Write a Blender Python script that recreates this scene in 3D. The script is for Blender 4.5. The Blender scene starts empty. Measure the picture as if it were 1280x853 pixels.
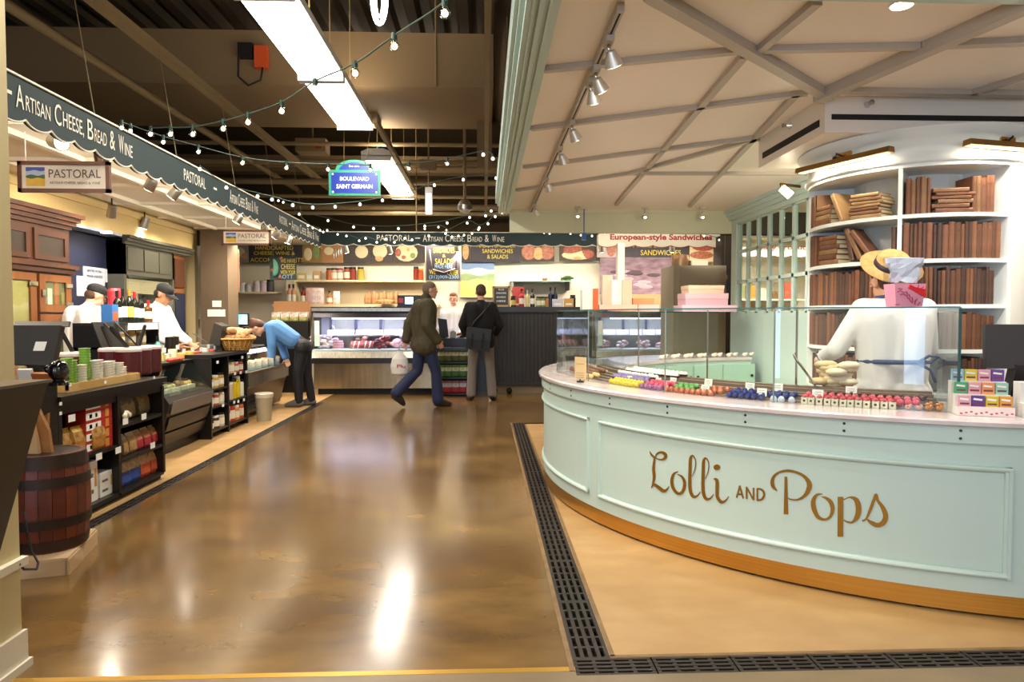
import bpy, math, random
from mathutils import Vector
random.seed(7)
PI = math.pi
SC = bpy.context.scene
COL = SC.collection

# ------------------------------------------------------------------ camera, world, lights, exposure
CAM_H, FOCAL = 1.3, 850.0
PITCH = math.atan(31.5/FOCAL); YAW = math.atan(34/FOCAL)
cam_d = bpy.data.cameras.new('camera'); cam = bpy.data.objects.new('camera', cam_d); COL.objects.link(cam)
cam_d.sensor_width = 36; cam_d.lens = 36*FOCAL/1280; cam_d.clip_start = 0.05
cam.location = (0, 0, CAM_H); cam.rotation_euler = (PI/2-PITCH, 0, -YAW)
SC.camera = cam
vs = SC.view_settings
vs.view_transform = 'Standard'; vs.look = 'None'; vs.gamma = 1; vs.use_curve_mapping = False
vs.exposure = 0.65
w = bpy.data.worlds.new('world'); SC.world = w; w.use_nodes = True
w.node_tree.nodes['Background'].inputs[0].default_value = (1.0, 0.90, 0.78, 1)
w.node_tree.nodes['Background'].inputs[1].default_value = 0.62
SC.cycles.max_bounces = 8; SC.cycles.diffuse_bounces = 3; SC.cycles.glossy_bounces = 4
SC.cycles.transparent_max_bounces = 24; SC.cycles.transmission_bounces = 6
SC.cycles.sample_clamp_indirect = 6; SC.cycles.caustics_reflective = False; SC.cycles.caustics_refractive = False
SC.cycles.use_denoising = True

def area(name, loc, rot, sx, sy, power, col=(1, .86, .68)):
    l = bpy.data.lights.new(name, 'AREA'); l.shape = 'RECTANGLE'; l.size = sx; l.size_y = sy
    l.energy = power; l.color = col
    o = bpy.data.objects.new(name, l); COL.objects.link(o); o.location = loc; o.rotation_euler = rot
    return o
def spot(name, loc, target, power, ang=70, col=(1, .86, .68), r=.03):
    l = bpy.data.lights.new(name, 'SPOT'); l.energy = power; l.color = col
    l.spot_size = math.radians(ang); l.spot_blend = .6; l.shadow_soft_size = r
    o = bpy.data.objects.new(name, l); COL.objects.link(o); o.location = loc
    o.rotation_euler = (Vector(target)-Vector(loc)).to_track_quat('-Z', 'Y').to_euler()
    return o
# daylight coming through the market entrance behind the camera, at the right
for x, y, wd in ((-5.0, -3.7, .42), (-4.55, -4.2, .42), (-2.5, -5.3, .30), (-1.2, -5.8, .9), (.6, -5.9, .9)): area('entrance_daylight', (x, y, 1.35), (PI/2, 0, math.radians(-40 if x < -4 else -18)), wd, 2.4, 17*wd/.42, (.45, .66, 1))
# hall fluorescents: the row goes on behind the camera
FLUO = [(-1.45, 4.62, 6.18), (-1.45, 6.22, 7.78), (-1.45, 9.25, 10.75), (-1.45, 10.79, 12.3)]
for x, y0, y1 in FLUO:
    area('tube_light', (x, (y0+y1)/2, 3.36), (0, 0, 0), .36, y1-y0-.05, 26 if y0 < 9 else 9, (1, .95, .86))
    area('added_uplight', (x, (y0+y1)/2, 3.58), (PI, 0, 0), .30, y1-y0-.05, 16, (1, .88, .70))  # uplight added above the closed housings to brighten the duct and roof
for x, y0 in ((-1.45, .2), (-1.45, 1.9), (1.6, -2.2), (-1.45, -2.4)):
    area('tube_light', (x, y0+.75, 3.36), (0, 0, 0), .36, 1.5, 34, (1, .93, .82)); area('added_uplight', (x, y0+.75, 3.58), (PI, 0, 0), .30, 1.5, 16, (1, .88, .70))
# unseen lamps added under the sweet booth canopy, without fixtures
for x, y in ((1.3, 3.1), (2.4, 2.85), (3.4, 3.2)):
    spot('canopy_fill_light', (x, y, 2.52), (x+.1, y+.25, 0), 44, 130, (1, .93, .84), .06)
for x, y in ((1.2, 5.6), (1.7, 6.7), (2.3, 5.9)):
    spot('canopy_fill_light', (x, y, 2.52), (x, y, 0), 38, 140, (1, .93, .84), .06)

for x in (.9, 2.1, 3.2): spot('awning_fill_spot', (x, 8.75, 2.95), (x, 11.2, 2.3), 60, 80, (1, .90, .74), .05)  # unseen spots added behind the canopy to brighten the back awnings
area('ceiling_fill_strip', (-2.76, 6.8, 2.47), (math.radians(180), math.radians(-30), 0), .08, 8.0, 42, (1, .90, .76))  # unseen strip added behind the awning to brighten the shop ceiling
# ------------------------------------------------------------------ helpers
_cp, _sp, _cy, _sy = math.cos(PITCH), math.sin(PITCH), math.cos(YAW), math.sin(YAW)
def ray(u, v):
    x = (u-640)/FOCAL; y = -(v-426.5)/FOCAL
    f = _cp+y*_sp; z = -_sp+y*_cp
    return Vector((x*_cy+f*_sy, -x*_sy+f*_cy, z))
def at(u, v, x=None, y=None, z=None):          # where the sight line of a photo pixel meets a plane of the room
    r = ray(u, v)
    t = x/r.x if x is not None else y/r.y if y is not None else (z-CAM_H)/r.z
    return Vector((r.x*t, r.y*t, CAM_H+r.z*t))
def cyl_at(u, v, cx, cy, R):
    r = ray(u, v); a = r.x**2+r.y**2; b = -2*(r.x*cx+r.y*cy); c = cx*cx+cy*cy-R*R
    D = max(0, b*b-4*a*c); t = (-b-math.sqrt(D))/2/a
    return Vector((r.x*t, r.y*t, CAM_H+r.z*t))

def lin(h):
    h = h.lstrip('#'); o = []
    for i in (0, 2, 4):
        c = int(h[i:i+2], 16)/255
        o.append(c/12.92 if c <= .04045 else ((c+.055)/1.055)**2.4)
    return (*o, 1)
MATS = {}
def mat(name, col, rough=.5, metal=0., noise=None, col2=None, bump=0, emit=0, stretch=None, coat=0, spec=.5, wave=None):
    if name in MATS: return MATS[name]
    m = bpy.data.materials.new(name); m.use_nodes = True; nt = m.node_tree; b = nt.nodes['Principled BSDF']
    b.inputs['Base Color'].default_value = lin(col); b.inputs['Roughness'].default_value = rough
    b.inputs['Metallic'].default_value = metal; b.inputs['Specular IOR Level'].default_value = spec
    if coat: b.inputs['Coat Weight'].default_value = coat; b.inputs['Coat Roughness'].default_value = .08
    if emit: b.inputs['Emission Color'].default_value = lin(col); b.inputs['Emission Strength'].default_value = emit
    if noise or wave:
        tc = nt.nodes.new('ShaderNodeTexCoord'); mp = nt.nodes.new('ShaderNodeMapping')
        if stretch: mp.inputs['Scale'].default_value = stretch
        nt.links.new(tc.outputs['Object'], mp.inputs[0])
        if wave:
            n = nt.nodes.new('ShaderNodeTexWave'); n.inputs['Scale'].default_value = wave; n.inputs['Distortion'].default_value = 6
            n.inputs['Detail'].default_value = 3
        else:
            n = nt.nodes.new('ShaderNodeTexNoise'); n.inputs['Scale'].default_value = noise; n.inputs['Detail'].default_value = 5
        nt.links.new(mp.outputs[0], n.inputs[0])
        cr = nt.nodes.new('ShaderNodeValToRGB'); fac = n.outputs['Fac']
        cr.color_ramp.elements[0].position = .3; cr.color_ramp.elements[1].position = .7
        cr.color_ramp.elements[0].color = lin(col); cr.color_ramp.elements[1].color = lin(col2 or col)
        nt.links.new(fac, cr.inputs[0]); nt.links.new(cr.outputs[0], b.inputs['Base Color'])
        if emit: nt.links.new(cr.outputs[0], b.inputs['Emission Color'])
        if bump:
            bp = nt.nodes.new('ShaderNodeBump'); bp.inputs['Strength'].default_value = bump; bp.inputs['Distance'].default_value = .02
            nt.links.new(fac, bp.inputs['Height']); nt.links.new(bp.outputs[0], b.inputs['Normal'])
    MATS[name] = m
    return m
def glass_mat(name, tint='#f4fbf8', ior=1.5, rough=0.0):
    if name in MATS: return MATS[name]
    m = bpy.data.materials.new(name); m.use_nodes = True; nt = m.node_tree; nt.nodes.clear()
    o = nt.nodes.new('ShaderNodeOutputMaterial'); mx = nt.nodes.new('ShaderNodeMixShader')
    t = nt.nodes.new('ShaderNodeBsdfTransparent'); t.inputs[0].default_value = lin(tint)
    g = nt.nodes.new('ShaderNodeBsdfGlossy'); g.inputs['Roughness'].default_value = rough
    fr = nt.nodes.new('ShaderNodeFresnel'); fr.inputs[0].default_value = ior
    gm = nt.nodes.new('ShaderNodeNewGeometry'); ms = nt.nodes.new('ShaderNodeMath'); ms.operation = 'SUBTRACT'; ms.inputs[0].default_value = 1; ms.use_clamp = True
    ml = nt.nodes.new('ShaderNodeMath'); ml.operation = 'MULTIPLY'      # only the outer face mirrors
    nt.links.new(gm.outputs['Backfacing'], ms.inputs[1]); nt.links.new(fr.outputs[0], ml.inputs[0]); nt.links.new(ms.outputs[0], ml.inputs[1])
    nt.links.new(ml.outputs[0], mx.inputs[0]); nt.links.new(t.outputs[0], mx.inputs[1]); nt.links.new(g.outputs[0], mx.inputs[2])
    nt.links.new(mx.outputs[0], o.inputs[0]); MATS[name] = m
    return m
def lamp_mat(name, col, s):
    return mat(name, col, .4, emit=s)

_text_cache = {}
def text_shape(s, bold=0.0):
    k = (s, bold)
    if k in _text_cache: return _text_cache[k]
    c = bpy.data.curves.new('t', 'FONT'); c.body = s; c.size = 1; c.resolution_u = 3; c.offset = bold
    o = bpy.data.objects.new('t', c); COL.objects.link(o)
    me = bpy.data.meshes.new_from_object(o.evaluated_get(bpy.context.evaluated_depsgraph_get()))
    vs_ = [(v.co.x, v.co.y) for v in me.vertices]; fs = [tuple(p.vertices) for p in me.polygons]
    bpy.data.objects.remove(o); bpy.data.curves.remove(c); bpy.data.meshes.remove(me)
    xs = [v[0] for v in vs_]; ys = [v[1] for v in vs_]
    r = ([(x-min(xs), y-min(ys)) for x, y in vs_], fs, max(xs)-min(xs), max(ys)-min(ys)); _text_cache[k] = r
    return r

class MB:
    def __init__(s): s.v = []; s.f = []; s.m = []; s.sm = []
    def add(s, vs_, fs, mi=0, smooth=False):
        n = len(s.v); s.v += [tuple(v) for v in vs_]
        for f in fs: s.f.append(tuple(i+n for i in f)); s.m.append(mi); s.sm.append(smooth)
        return s
    def box(s, c, d, rz=0, mi=0, rx=0, ry=0):
        hx, hy, hz = d[0]/2, d[1]/2, d[2]/2; P = []
        ca, sa = math.cos(rz), math.sin(rz); cb, sb = math.cos(rx), math.sin(rx); cc_, sc_ = math.cos(ry), math.sin(ry)
        for z in (-hz, hz):
            for x, y in ((-hx, -hy), (hx, -hy), (hx, hy), (-hx, hy)):
                x1, z1 = x*cc_+z*sc_, -x*sc_+z*cc_
                y1, z2 = y*cb-z1*sb, y*sb+z1*cb
                P.append((c[0]+x1*ca-y1*sa, c[1]+x1*sa+y1*ca, c[2]+z2))
        return s.add(P, ((3, 2, 1, 0), (4, 5, 6, 7), (0, 1, 5, 4), (1, 2, 6, 5), (2, 3, 7, 6), (3, 0, 4, 7)), mi)
    def bx(s, x0, x1, y0, y1, z0, z1, mi=0):
        return s.box(((x0+x1)/2, (y0+y1)/2, (z0+z1)/2), (abs(x1-x0), abs(y1-y0), abs(z1-z0)), mi=mi)
    def bar(s, a, b, wdt, hgt, mi=0, up=(0, 0, 1)):          # a box beam from a to b
        a = Vector(a); b = Vector(b); d = (b-a).normalized(); up = Vector(up)
        if abs(d.dot(up)) > .99: up = Vector((0, 1, 0))
        sx = d.cross(up).normalized()*wdt/2; sz = sx.cross(d).normalized()*hgt/2
        P = [p+i*sx+j*sz for p in (a, b) for i, j in ((-1, -1), (1, -1), (1, 1), (-1, 1))]
        return s.add(P, ((3, 2, 1, 0), (4, 5, 6, 7), (0, 1, 5, 4), (1, 2, 6, 5), (2, 3, 7, 6), (3, 0, 4, 7)), mi)
    def quad(s, a, b, c, d, mi=0): return s.add((a, b, c, d), ((0, 1, 2, 3),), mi)
    def prism(s, poly, off, mi=0):
        n = len(poly); off = Vector(off); P = [Vector(p) for p in poly]+[Vector(p)+off for p in poly]
        F = [tuple(range(n-1, -1, -1)), tuple(range(n, 2*n))]+[(i, (i+1) % n, n+(i+1) % n, n+i) for i in range(n)]
        return s.add(P, F, mi)
    def cone(s, a, b, r0, r1=None, n=12, mi=0, smooth=True, caps=True):
        if r1 is None: r1 = r0
        a = Vector(a); b = Vector(b); d = (b-a).normalized()
        u = d.orthogonal().normalized(); w_ = d.cross(u)
        P = [p+r*(math.cos(2*PI*i/n)*u+math.sin(2*PI*i/n)*w_) for p, r in ((a, r0), (b, r1)) for i in range(n)]
        s.add(P, [(i, (i+1) % n, n+(i+1) % n, n+i) for i in range(n)], mi, smooth)
        if caps: s.add(P, (tuple(range(n-1, -1, -1)), tuple(range(n, 2*n))), mi)
        return s
    def tube(s, pts, r, n=6, mi=0, radii=None):
        pts = [Vector(p) for p in pts]; P = []; N = len(pts); prev = None
        for i, p in enumerate(pts):
            d = (pts[min(i+1, N-1)]-pts[max(i-1, 0)]).normalized()
            u = d.orthogonal().normalized() if prev is None else (prev-d*prev.dot(d)).normalized()
            prev = u; w_ = d.cross(u); rr = radii[i] if radii else r
            P += [p+rr*(math.cos(2*PI*k/n)*u+math.sin(2*PI*k/n)*w_) for k in range(n)]
        F = [(i*n+k, i*n+(k+1) % n, (i+1)*n+(k+1) % n, (i+1)*n+k) for i in range(N-1) for k in range(n)]
        F += [tuple(range(n-1, -1, -1)), tuple(range((N-1)*n, N*n))]
        return s.add(P, F, mi, True)
    def lathe(s, c, prof, n=16, mi=0, smooth=True, sx=1, sy=1, mis=None):
        P = [(c[0]+sx*r*math.cos(2*PI*i/n), c[1]+sy*r*math.sin(2*PI*i/n), c[2]+z) for r, z in prof for i in range(n)]
        for j in range(len(prof)-1):
            F = [(j*n+i, j*n+(i+1) % n, (j+1)*n+(i+1) % n, (j+1)*n+i) for i in range(n)]
            k = len(s.v); s.add(P[j*n:(j+2)*n], [tuple(q-j*n for q in f) for f in F], mis[j] if mis else mi, smooth)
        s.add(P[:n], (tuple(range(n-1, -1, -1)),), mis[0] if mis else mi); s.add(P[-n:], (tuple(range(n)),), mis[-1] if mis else mi)
        return s
    def sph(s, c, r, nu=10, nv=7, mi=0, smooth=True):
        if not hasattr(r, '__len__'): r = (r, r, r)
        P = [(c[0], c[1], c[2]-r[2])]; F = []
        for j in range(1, nv):
            t = -PI/2+PI*j/nv
            for i in range(nu):
                a = 2*PI*i/nu; P.append((c[0]+r[0]*math.cos(t)*math.cos(a), c[1]+r[1]*math.cos(t)*math.sin(a), c[2]+r[2]*math.sin(t)))
        P.append((c[0], c[1], c[2]+r[2])); L = len(P)-1
        for i in range(nu):
            k = (i+1) % nu; F.append((0, 1+k, 1+i)); F.append((L, 1+(nv-2)*nu+i, 1+(nv-2)*nu+k))
            for j in range(nv-2): F.append((1+j*nu+i, 1+j*nu+k, 1+(j+1)*nu+k, 1+(j+1)*nu+i))
        return s.add(P, F, mi, smooth)
    def ring(s, C, r0, r1, z0, z1, a0, a1, n=24, mi=0, smooth=False, caps=True):   # a curved wall, angles in degrees
        P = []
        for i in range(n+1):
            a = math.radians(a0+(a1-a0)*i/n); c, q = math.cos(a), math.sin(a)
            P += [(C[0]+r0*c, C[1]+r0*q, z0), (C[0]+r1*c, C[1]+r1*q, z0), (C[0]+r1*c, C[1]+r1*q, z1), (C[0]+r0*c, C[1]+r0*q, z1)]
        for i in range(n):
            k = 4*i
            s.add(P[k:k+8], ((0, 4, 5, 1), (3, 2, 6, 7)), mi, False); s.add(P[k:k+8], ((1, 5, 6, 2), (0, 3, 7, 4)), mi, smooth)
        if caps: s.add(P[:4], ((0, 1, 2, 3),), mi); s.add(P[-4:], ((3, 2, 1, 0),), mi)
        return s
    def sweep(s, C, prof, a0, a1, n=32, mi=0, smooth=True):                        # closed (r, z) profile swept along an arc
        m_ = len(prof); P = []
        for i in range(n+1):
            a = math.radians(a0+(a1-a0)*i/n); P += [(C[0]+r*math.cos(a), C[1]+r*math.sin(a), z) for r, z in prof]
        s.add(P, [(i*m_+j, i*m_+(j+1) % m_, (i+1)*m_+(j+1) % m_, (i+1)*m_+j) for i in range(n) for j in range(m_)], mi, smooth)
        return s.add(P, (tuple(range(m_)), tuple(range((n+1)*m_-1, n*m_-1, -1))), mi)
    def text(s, t, o, ux, uy, wd, ht, mi=0, bold=0.0, center=True):                # lettering lying on a plane
        V, F, W, Hh = text_shape(t, bold); o = Vector(o); ux = Vector(ux).normalized(); uy = Vector(uy).normalized()
        ox, oy = (-.5, -.5) if center else (0, 0)
        return s.add([o+ux*((x/W+ox)*wd)+uy*((y/Hh+oy)*ht) for x, y in V], F, mi)
    def build(s, name, mats, parent=None, loc=None, fix=False):
        me = bpy.data.meshes.new(name); base = Vector((0, 0, 0))
        p = parent
        while p is not None: base = base+p.location; p = p.parent
        if parent is None and loc is not None: base = Vector(loc)
        me.from_pydata([tuple(Vector(v)-base) for v in s.v], [], s.f)
        if not isinstance(mats, (list, tuple)): mats = [mats]
        for m in mats: me.materials.append(m)
        for p, i, q in zip(me.polygons, s.m, s.sm): p.material_index = i; p.use_smooth = q
        me.update(); o = bpy.data.objects.new(name, me); COL.objects.link(o)
        if parent is not None: o.parent = parent
        elif loc is not None: o.location = loc
        return o
def tag(o, label, cat, group=None):
    o['label'] = label; o['category'] = cat
    if group: o['group'] = group
    return o
def thing(name, label, cat, loc=(0, 0, 0), group=None):
    o = bpy.data.objects.new(name, None); COL.objects.link(o); o.location = loc; o.empty_display_size = .1
    return tag(o, label, cat, group)
def solo(mb, name, mats, label, cat, group=None, loc=None):
    if loc is None:
        n = len(mb.v); loc = (sum(v[0] for v in mb.v)/n, sum(v[1] for v in mb.v)/n, min(v[2] for v in mb.v))
    return tag(mb.build(name, mats, None, loc), label, cat, group)
def struct(mb, name, mats, parent=None):
    o = mb.build(name, mats, parent)
    if parent is None: o['kind'] = 'structure'
    return o
def dup(root, loc, rz=0, label=None, group=None, scale=None):
    r = root.copy(); COL.objects.link(r); r.location = loc; r.rotation_euler = (0, 0, rz)
    if scale: r.scale = (scale,)*3 if not hasattr(scale, '__len__') else scale
    if label: r['label'] = label
    if group: r['group'] = group
    for ch in list(root.children):
        c = ch.copy(); COL.objects.link(c); c.parent = r
        for g in ch.children:
            d = g.copy(); COL.objects.link(d); d.parent = c
    return r
X_, Y_, Z_ = Vector((1, 0, 0)), Vector((0, 1, 0)), Vector((0, 0, 1))

# ------------------------------------------------------------------ shared materials
cream = mat('cream_paint', '#d8c596', .6); cream_hi = mat('cream_wall', '#f1e8d2', .6)
black = mat('black_laminate', '#15110e', .35); blackm = mat('black_metal', '#0c0c0d', .4, .3)
rubber = mat('black_rubber', '#0b0b0b', .7)
steel = mat('brushed_steel', '#b9b4aa', .28, .95, noise=40, col2='#9a958c', stretch=(1, 1, .02))
chrome = mat('chrome', '#d8d8d8', .12, 1); darksteel = mat('dark_steel', '#3a3632', .35, .8)
white = mat('white_card', '#f2f0ea', .6); whitep = mat('white_plastic', '#e6e4de', .4)
mint = mat('mint_paint', '#bfd5ce', .34); mint_d = mat('mint_paint_inner', '#a9cbbb', .45)
brass = mat('brushed_brass', '#cf9a48', .3, .75, noise=30, col2='#c08a38', stretch=(.05, .05, 4)); gold = mat('gold_leaf', '#a87a28', .25, .6)
brass2 = mat('aged_brass', '#8d6c39', .35, .85)
marble = mat('white_marble', '#d9d0cf', .15, noise=6, col2='#c3b6b8', coat=.3)
walnut = mat('walnut_wood', '#3f2213', .4, wave=2.2, col2='#4f2d1a', stretch=(1, 1, .15)); oak = mat('oak_wood', '#6f4220', .4, wave=2.5, col2='#825028', stretch=(1, 1, .15))
pine = mat('pine_wood', '#c9a262', .5, wave=3, col2='#b98f50', stretch=(.2, 1, 1))
green_fascia = mat('dark_green_canvas', '#12292a', .7); offwhite = mat('offwhite_lettering', '#e9e2cf', .5)
glass = glass_mat('clear_glass'); glass_case = glass_mat('case_glass', '#f8fbfa', 1.75); glass_edge = mat('green_glass_edge', '#3c6266', .15)
kraft = mat('kraft_paper', '#a9743f', .8, noise=9, col2='#94622f')
# ------------------------------------------------------------------ floor
def floor_mat(name, a, b, c, rough, coat):
    m = mat(name, a, rough, spec=.6); nt = m.node_tree; p = nt.nodes['Principled BSDF']
    tc = nt.nodes.new('ShaderNodeTexCoord')
    def noise(sc, det, dist, stretch):
        mp = nt.nodes.new('ShaderNodeMapping'); mp.inputs['Scale'].default_value = stretch
        n = nt.nodes.new('ShaderNodeTexNoise'); n.inputs['Scale'].default_value = sc; n.inputs['Detail'].default_value = det; n.inputs['Distortion'].default_value = dist
        nt.links.new(tc.outputs['Object'], mp.inputs[0]); nt.links.new(mp.outputs[0], n.inputs[0]); return n
    n1 = noise(1.1, 6, .15, (1, 1.4, 1)); n2 = noise(3.2, 5, 0, (1, 1.8, 1)); n3 = noise(22, 4, 0, (1, 1, 1))
    r1 = nt.nodes.new('ShaderNodeValToRGB'); r1.color_ramp.elements[0].position = .34; r1.color_ramp.elements[1].position = .66
    r1.color_ramp.elements[0].color = lin(a); r1.color_ramp.elements[1].color = lin(b)
    r2 = nt.nodes.new('ShaderNodeValToRGB'); r2.color_ramp.elements[0].position = .30; r2.color_ramp.elements[1].position = .80
    r2.color_ramp.elements[0].color = (0, 0, 0, 1); r2.color_ramp.elements[1].color = (.8, .8, .8, 1)
    mx = nt.nodes.new('ShaderNodeMixRGB'); mx.inputs[2].default_value = lin(c)
    nt.links.new(n1.outputs['Fac'], r1.inputs[0]); nt.links.new(n2.outputs['Fac'], r2.inputs[0])
    nt.links.new(r2.outputs[0], mx.inputs[0]); nt.links.new(r1.outputs[0], mx.inputs[1]); nt.links.new(mx.outputs[0], p.inputs['Base Color'])
    mr = nt.nodes.new('ShaderNodeMapRange'); mr.inputs[3].default_value = rough*.85; mr.inputs[4].default_value = rough*1.2
    nt.links.new(n2.outputs['Fac'], mr.inputs[0]); nt.links.new(mr.outputs[0], p.inputs['Roughness'])
    bp = nt.nodes.new('ShaderNodeBump'); bp.inputs['Strength'].default_value = .05; bp.inputs['Distance'].default_value = .003
    nt.links.new(n3.outputs['Fac'], bp.inputs['Height']); nt.links.new(bp.outputs[0], p.inputs['Normal'])
    if coat: p.inputs['Coat Weight'].default_value = coat; p.inputs['Coat Roughness'].default_value = .13; nt.links.new(bp.outputs[0], p.inputs['Coat Normal'])
    return m
f_aisle = floor_mat('polished_brown_concrete', '#6e4f29', '#90703f', '#4c381e', .20, .5)
f_tan = floor_mat('tan_concrete', '#b08a58', '#bd9a68', '#a27c4b', .45, .1)
f_near = floor_mat('grey_brown_concrete', '#7d6a4c', '#8b7553', '#6a5a42', .4, .1)
fl = MB()
def rect(x0, x1, y0, y1, mi, z=0.0): fl.quad((x0, y0, z), (x1, y0, z), (x1, y1, z), (x0, y1, z), mi)
DL0, DL1, DR0, DR1 = -2.51, -2.40, .33, .475
rect(-7, DL0, 2.4, 14, 1); rect(DL0, DL1, 10.3, 14, 0); rect(DL1, DR0, 2.46, 14, 0); rect(DR0, 7, 8.2, 14, 0)
rect(DR1, 7, 2.52, 8.12, 1); rect(-7, DR0, -6, 2.40, 2); rect(DR0, 7, -6, 2.40, 2); rect(DL1, DR0, 2.40, 2.43, 2)
for r in ((DL0, DL1, 2.4, 10.3), (DR0, DR1, 2.40, 8.2), (DR1, 7, 2.40, 2.52), (DR1, 7, 8.12, 8.2)): rect(*r, 3, -.06)
for x0, x1, y0, y1 in ((DL0, DL0, 2.4, 10.3), (DL1, DL1, 2.4, 10.3), (DR0, DR0, 2.4, 8.2), (DR1, DR1, 2.52, 8.12)):
    fl.quad((x0, y0, -.06), (x1, y1, -.06), (x1, y1, 0), (x0, y0, 0), 3)
for y in (2.40, 2.52, 8.12, 8.2):
    fl.quad((DR0 if y in (2.4, 8.2) else DR1, y, -.06), (7, y, -.06), (7, y, 0), (DR0 if y in (2.4, 8.2) else DR1, y, 0), 3)
pit = mat('drain_pit', '#0a0806', .9)
struct(fl, 'floor', [f_aisle, f_tan, f_near, pit])
tr = MB(); tr.bx(DL1, DR0, 2.43, 2.46, -.02, .001)
struct(tr, 'trim_1', mat('brass_joint', '#c79a3c', .35, .6))
tr = MB()
for x0, x1, y0, y1 in ((DR0-.022, DR0-.002, 2.43, 8.2), (DR1+.002, DR1+.02, 2.53, 8.1), (DR1, 7, 2.522, 2.54)): tr.bx(x0, x1, y0, y1, -.02, .002)
struct(tr, 'trim_2', mat('drain_grout', '#8d7049', .5, noise=9, col2='#6d5230'))
iron = mat('cast_iron', '#3b322a', .5, .35, noise=14, col2='#2a231d')
def grate(cols, L, W):          # one cast section, long axis along +Y, corner at the origin
    g = MB(); bw = W/(cols*2+1)
    for i in range(cols+1): g.bx(i*(W-bw)/cols, i*(W-bw)/cols+bw, 0, L-.004, -.02, 0)
    n = max(3, round(L/.085))
    for k in range(n+1):
        y = k*(L-.004-.014)/n; g.bx(0, W, y, y+.014, -.019, -.001)
    return g
dr = thing('floor_drain', 'long dark slotted floor drain along the pale green counter', 'drain', (DR0, 2.40, 0))
p = grate(4, .52, DR1-DR0); g0 = p.build('grate', iron, dr); g0.data.transform(__import__('mathutils').Matrix.Translation((DR0, 2.40, 0)))
for k in range(11):
    o = g0 if k == 0 else g0.copy()
    if k: COL.objects.link(o); o.parent = dr
    o.location = (0, .12+k*.517, 0)
dr = thing('floor_drain', 'dark slotted floor drain crossing in front of the counter at the bottom edge', 'drain', (DR0, 2.40, 0))
p = MB(); q = grate(4, .30, .12)
p.v = [(L_[1], .12-L_[0], L_[2]) for L_ in q.v]; p.f = q.f; p.m = q.m; p.sm = q.sm
g0 = p.build('grate', iron, dr); g0.data.transform(__import__('mathutils').Matrix.Translation((DR0, 2.40, 0)))
for k in range(14):
    o = g0 if k == 0 else g0.copy()
    if k: COL.objects.link(o); o.parent = dr
    o.location = (k*.302, 0, 0)
dr = thing('floor_drain', 'narrow dark floor drain running along the cheese counters', 'drain', (DL0, 2.5, 0))
p = grate(3, .6, DL1-DL0); g0 = p.build('grate', iron, dr); g0.data.transform(__import__('mathutils').Matrix.Translation((DL0, 2.5, 0)))
for k in range(13):
    o = g0 if k == 0 else g0.copy()
    if k: COL.objects.link(o); o.parent = dr
    o.location = (0, k*.6, 0)

# ------------------------------------------------------------------ hall shell
dark = mat('dark_hall_wall', '#46371f', .9); deckm = mat('steel_deck', '#5a4a35', .7); ductm = mat('duct_paint', '#7d6748', .8)
tanpipe = mat('tan_pipe', '#85704d', .6)
c = MB(); prof = []
x = -7.2
while x < 7.2:
    prof += [(x, 5.15), (x+.12, 5.15), (x+.16, 5.03), (x+.28, 5.03)]; x += .32
for i in range(len(prof)-1):
    (xa, za), (xb, zb) = prof[i], prof[i+1]
    c.quad((xa, -6, za), (xa, 14, za), (xb, 14, zb), (xb, -6, zb))
struct(c, 'ceiling', deckm)
c = MB(); c.bx(-7.1, 7.2, 13.6, 13.7, 0, 5.2); struct(c, 'wall_back', dark)
c = MB(); c.bx(-7.2, -7.1, -6, 13.6, 0, 5.2); struct(c, 'wall_left', dark)
c = MB(); c.bx(7.1, 7.2, -6, 13.6, 0, 5.2); struct(c, 'wall_right', mat('warm_wall', '#b9a888', .8))
c = MB(); c.bx(-7, .1, 7.85, 9.6, 3.9, 4.5); struct(c, 'trim_3', ductm)
# roof steel, ducts and pipes of the dark hall
def roof(name, label, cat, segs, m, group=None):
    for k, (a, b, wd, hg) in enumerate(segs):
        q = MB(); q.bar(a, b, wd, hg) if hg else q.cone(a, b, wd/2, n=8)
        solo(q, name, m, label[k] if isinstance(label, list) else label, cat, group)
roof('strut_rail', ['tan ceiling rail running back above the green awning', 'tan ceiling pipe nearest the upper left corner', 'thin tan rail above the fluorescent lights',
     'tan rail along the pale green canopy edge'], 'rail',
     [((-2.85, 2.2, 3.6), (-2.8, 12.5, 3.6), .08, .08), ((-3.6, 2.5, 3.62), (-3.45, 13, 3.62), .09, 0), ((-1.2, 7.6, 3.45), (-1.2, 12.6, 3.45), .05, .06), ((.02, 3, 3.05), (.02, 12, 3.05), .04, .05)], tanpipe)
roof('roof_pipe', [f'{k} horizontal tan pipe behind the tan duct, counting from the front' for k in ('first', 'second', 'third', 'fourth', 'fifth', 'sixth', 'seventh')], 'pipe',
     [((-6.5, 10+.45*i, z), (3.6, 10+.45*i, z), d, 0) for i, (z, d) in enumerate(((3.78, .06), (3.62, .09), (3.66, .05), (3.5, .10), (3.34, .06), (3.12, .07), (3.3, .12)))], tanpipe, 'pipes across the dark hall')
roof('roof_beam', ['dark tan beam crossing high above the left awning', 'dark tan beam far behind the duct'], 'beam', [((-7, 6.2, 4.28), (-1.6, 6.2, 4.28), .12, .14), ((-6.5, 12.9, 4.1), (3.5, 12.9, 4.1), .3, .3)], ductm, 'roof beams')
roof('roof_column', 'tan steel post rising behind the hanging dome lamp', 'post', [((.0, 9.3, 3.3), (.0, 9.3, 5.0), .2, .16)], ductm)
q = MB(); q.bx(-6.9, 4, 13.3, 13.5, 0, 2.9); struct(q, 'wall_back_lower', dark)
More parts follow.
